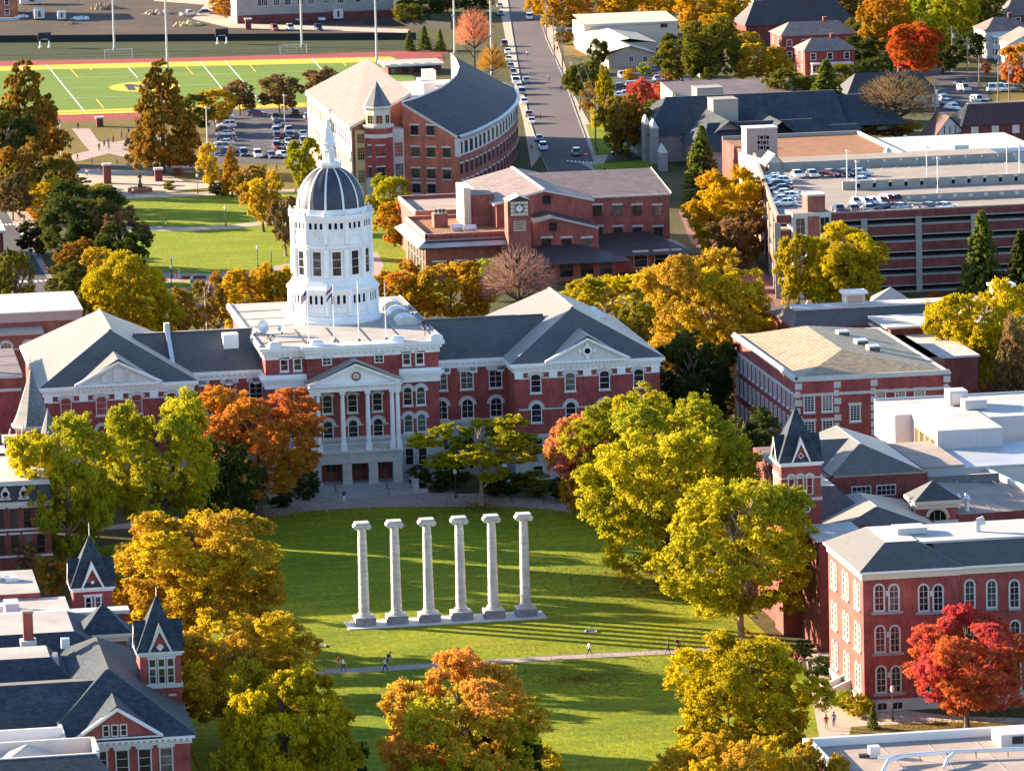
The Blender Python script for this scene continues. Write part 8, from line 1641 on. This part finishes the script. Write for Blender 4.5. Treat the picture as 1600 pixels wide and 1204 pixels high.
# ================================================================ people
def body_mesh(phase):
    """one skinned figure grown round a walking skeleton; materials follow the height"""
    s = phase; v, e, r = [], [], []
    def J(x, y, z, rad, par=None):
        v.append((x, y, z)); r.append(rad)
        if par is not None: e.append((par, len(v)-1))
        return len(v)-1
    pel = J(0, 0, .98, .15); wa = J(0, 0, 1.12, .135, pel); ch = J(.01, 0, 1.34, .17, wa); nk = J(.02, 0, 1.5, .06, ch); hd = J(.04, 0, 1.62, .1, nk); J(.05, 0, 1.72, .09, hd)
    for sd_, k in ((1, s), (-1, -s)):
        hp = J(0, .1*sd_, .9, .105, pel); kn = J(.16*k+.03, .1*sd_, .5, .07, hp); an = J(.3*k-(.1 if k < 0 else 0), .1*sd_, .09+(.05 if k < 0 else 0), .045, kn); J(.3*k+.14-(.08 if k < 0 else 0), .11*sd_, .04, .04, an)
        sh = J(0, .19*sd_, 1.42, .07, ch); el = J(-.12*k, .25*sd_, 1.16, .048, sh); wr = J(-.2*k+.1, .24*sd_, .95, .034, el); J(-.22*k+.14, .23*sd_, .86, .038, wr)
    me = bpy.data.meshes.new('body'); me.from_pydata(v, e, []); ob = bpy.data.objects.new('tmp', me); COL.objects.link(ob)
    sk_ = ob.modifiers.new('s', 'SKIN'); sb_ = ob.modifiers.new('u', 'SUBSURF'); sb_.levels = 1
    for i, q in enumerate(me.skin_vertices[0].data): q.radius = (r[i], r[i]); q.use_root = (i == 0)
    bpy.context.view_layer.update(); out = bpy.data.meshes.new_from_object(ob.evaluated_get(bpy.context.evaluated_depsgraph_get())); bpy.data.objects.remove(ob); out.name = 'body'
    for m_ in ('skin', 'cloth', 'trousers', 'rubber'): out.materials.append(M[m_])
    for p in out.polygons:
        c = p.center; p.material_index = 0 if (c.z > 1.5 or (c.z < 1.0 and abs(c.y) > .2)) else (1 if c.z > .95 else (2 if c.z > .1 else 3)); p.use_smooth = True
    return out
m, nt, b = newmat('trousers'); a_ = nd(nt, 'ShaderNodeAttribute', attribute_type='OBJECT', attribute_name='tint'); nt.links.new(a_.outputs['Color'], b.inputs['Base Color']); b.inputs['Roughness'].default_value = .9
BM = [body_mesh(1.0), body_mesh(-.8), body_mesh(.15)]
HM = MB().rev([(.105, 0), (.115, .07), (.1, .15), (.05, .19), (0, .2)], 0, 0, 10, 'hair').mesh('hair')
BP = MB().box(-.14, .14, -.16, .16, 0, .42, 'tarp_black', bottom=True).mesh('backpack')
SC_ = {'white': (.75, .75, .75), 'red': (.45, .03, .03), 'navy': (.03, .04, .12), 'black': (.02, .02, .022), 'grey': (.25, .25, .27), 'blue': (.08, .15, .4), 'pink': (.6, .3, .35), 'yellow': (.6, .55, .05), 'orange': (.55, .16, .03), 'tan': (.4, .3, .2)}
def person(px, py, shirt, legs, ang, pose, label, pack=False):
    x, y = G(px, py); t = thing('person', label, 'person', (x, y, .06), 'people walking about the campus', ang); b = inst(BM[pose], 'body', t); b.color = (*SC_[shirt], 1); b['tint'] = list(SC_[legs]); inst(HM, 'hair', t, (.035, 0, 1.6))
    if pack: inst(BP, 'backpack', t, (-.24, 0, 1.08))
for a in ((529, 1045, 'red', 'tan', .1, 0, 'person in a red top at the left end of the quad path'), (537, 1049, 'white', 'navy', .1, 1, 'person in a white top beside the one in red'), (602, 1049, 'white', 'black', 3.2, 0, 'person in white with a backpack striding left on the quad path', True), (610, 1041, 'grey', 'tan', .1, 1, 'person in grey just behind the one in white', True), (717, 1035, 'blue', 'navy', .1, 2, 'person in blue standing by the marker stone'), (921, 1024, 'white', 'navy', 3.2, 0, 'person in white alone on the right part of the path'), (1044, 1022, 'black', 'black', .1, 1, 'person in dark clothes near the right end of the path'), (1060, 1018, 'red', 'black', .1, 0, 'person in a reddish top at the right end of the path', True),
          (538, 785, 'navy', 'white', -1.5, 2, 'person in navy and pale trousers at the foot of the hall stairs'), (1303, 1136, 'grey', 'navy', 1.4, 1, 'person in grey on the walk before the brick hall'), (1291, 1140, 'red', 'tan', 1.4, 0, 'person in red on the walk before the brick hall'), (1266, 1052, 'black', 'navy', 1.6, 0, 'person in black on the shaded walk by the spired hall'), (1252, 1046, 'pink', 'black', 1.6, 1, 'person in pink on the shaded walk by the spired hall'), (1244, 1040, 'red', 'black', 1.6, 0, 'person in dark red ahead of the one in pink'), (1281, 1040, 'white', 'navy', 1.6, 2, 'person in white near the shaded shrubs'),
          (136, 276, 'white', 'black', -1.5, 0, 'person in white crossing the plaza road'), (155, 274, 'pink', 'tan', -1.5, 1, 'person in pink crossing the plaza road'), (121, 251, 'navy', 'black', .2, 0, 'person in navy on the plaza walk'), (144, 259, 'grey', 'tan', .2, 1, 'person in grey on the dry lawn strip'), (183, 258, 'white', 'navy', 3.1, 0, 'person in white on the sunlit strip'), (155, 236, 'black', 'black', -1.4, 1, 'person in black alone on the plaza walk'), (163, 231, 'navy', 'black', -1.4, 0, 'person at the left of the group on the plaza walk'), (169, 228, 'blue', 'navy', -1.4, 1, 'person in blue in the group on the plaza walk'), (170, 234, 'grey', 'black', -1.4, 0, 'person in grey at the front of the group'), (177, 224, 'red', 'black', -1.4, 2, 'person in dark red at the right of the group'), (190, 218, 'red', 'navy', -1.2, 0, 'person in red nearest the rust pyramidal tree'), (197, 219, 'tan', 'navy', -1.2, 1, 'person in tan beside the one in red'), (201, 212, 'black', 'black', -1.2, 0, 'person in black by the rust pyramidal tree'), (122, 203, 'black', 'black', -1.5, 2, 'person in black by the far dry lawn'), (208, 306, 'white', 'navy', .3, 0, 'person in white in front of the brick planter'),
          (432, 268, 'black', 'black', 0, 0, 'person in black walking below the car park'), (449, 267, 'white', 'navy', 3.1, 1, 'person in white walking below the car park'), (259, 358, 'white', 'red', .1, 1, 'person in white on the middle path of the north lawn'), (275, 436, 'red', 'tan', .1, 0, 'person in red by the terrace lamp'), (281, 437, 'navy', 'grey', .1, 1, 'person in navy beside the one by the terrace lamp'), (43, 431, 'blue', 'navy', 1.5, 0, 'person in blue walking in the left street'), (90, 474, 'black', 'black', 1.5, 1, 'person in black at the kerb of the left street'), (38, 348, 'red', 'black', 1.5, 0, 'person in red by the yellow crossing sign'),
          (867, 81, 'yellow', 'black', -1.4, 1, 'person in a yellow vest on the street sidewalk'), (871, 82, 'black', 'black', -1.4, 0, 'person in black beside the one in the yellow vest'), (824, 89, 'white', 'black', -1.5, 0, 'person in white crossing the main street'), (858, 127, 'white', 'black', -1.5, 1, 'person in pale top in the middle of the main street'), (877, 145, 'black', 'black', -1.5, 0, 'person in black near the right kerb of the main street'), (844, 187, 'navy', 'black', .2, 2, 'person in navy beside the parked pair of cars'), (906, 176, 'navy', 'black', -1.4, 0, 'person in navy at the front of the sidewalk crowd'), (910, 171, 'white', 'navy', -1.4, 1, 'person in white in the sidewalk crowd'), (914, 175, 'blue', 'black', -1.4, 2, 'person in blue in the sidewalk crowd'), (917, 168, 'grey', 'black', -1.4, 0, 'person in grey in the sidewalk crowd'), (899, 150, 'red', 'black', -1.4, 1, 'person in red behind the sidewalk crowd'), (945, 274, 'black', 'black', 1.5, 0, 'person in black on the corner sidewalk by the church lawn'), (831, 238, 'red', 'tan', 1.5, 1, 'person in red on the sunlit verge below the curved hall'), (934, 243, 'black', 'navy', 0, 2, 'person in black at the street corner'), (960, 276, 'grey', 'black', .5, 1, 'person in grey at the edge of the church lawn')):
    person(*a)
# fallen leaves under the trees of the quad: countless, one cover
rng = np.random.default_rng(77); n = 34000; P = np.zeros((n, 3)); src = [(105, 895, 9), (250, 868, 11), (406, 806, 12), (752, 790, 9), (325, 1035, 15), (375, 1195, 12), (700, 1275, 14), (1160, 1008, 14), (1045, 915, 15), (985, 815, 9), (1165, 1215, 13), (1512, 1137, 9), (900, 1060, 14), (980, 900, 18)]
for i in range(n):
    px, py, r_ = src[i % len(src)]; x, y = G(px, py); a = rng.uniform(0, 6.283); q = abs(rng.normal(0, r_*.7)); P[i] = (min(35, max(-38, x+q*math.cos(a))) if px < 1300 else x+q*math.cos(a), y+q*math.sin(a), .07)
nn = unit(n)*.35+np.array([0, 0, 1.0]); nn /= np.linalg.norm(nn, axis=1, keepdims=True)
lf_ = leafmesh('fallen_leaves', P, nn, np.full(n, .2)*rng.uniform(.6, 1.3, n), np.stack([rng.random(n), rng.random(n), np.zeros(n)], axis=1))
o = bpy.data.objects.new('fallen_leaves', lf_); COL.objects.link(o); o.color = (.34, .2, .02, 1); o['tint'] = [.28, .11, .02]; tag(o, 'scattered yellow and orange fallen leaves on the quad lawn', 'leaves', kind='stuff')
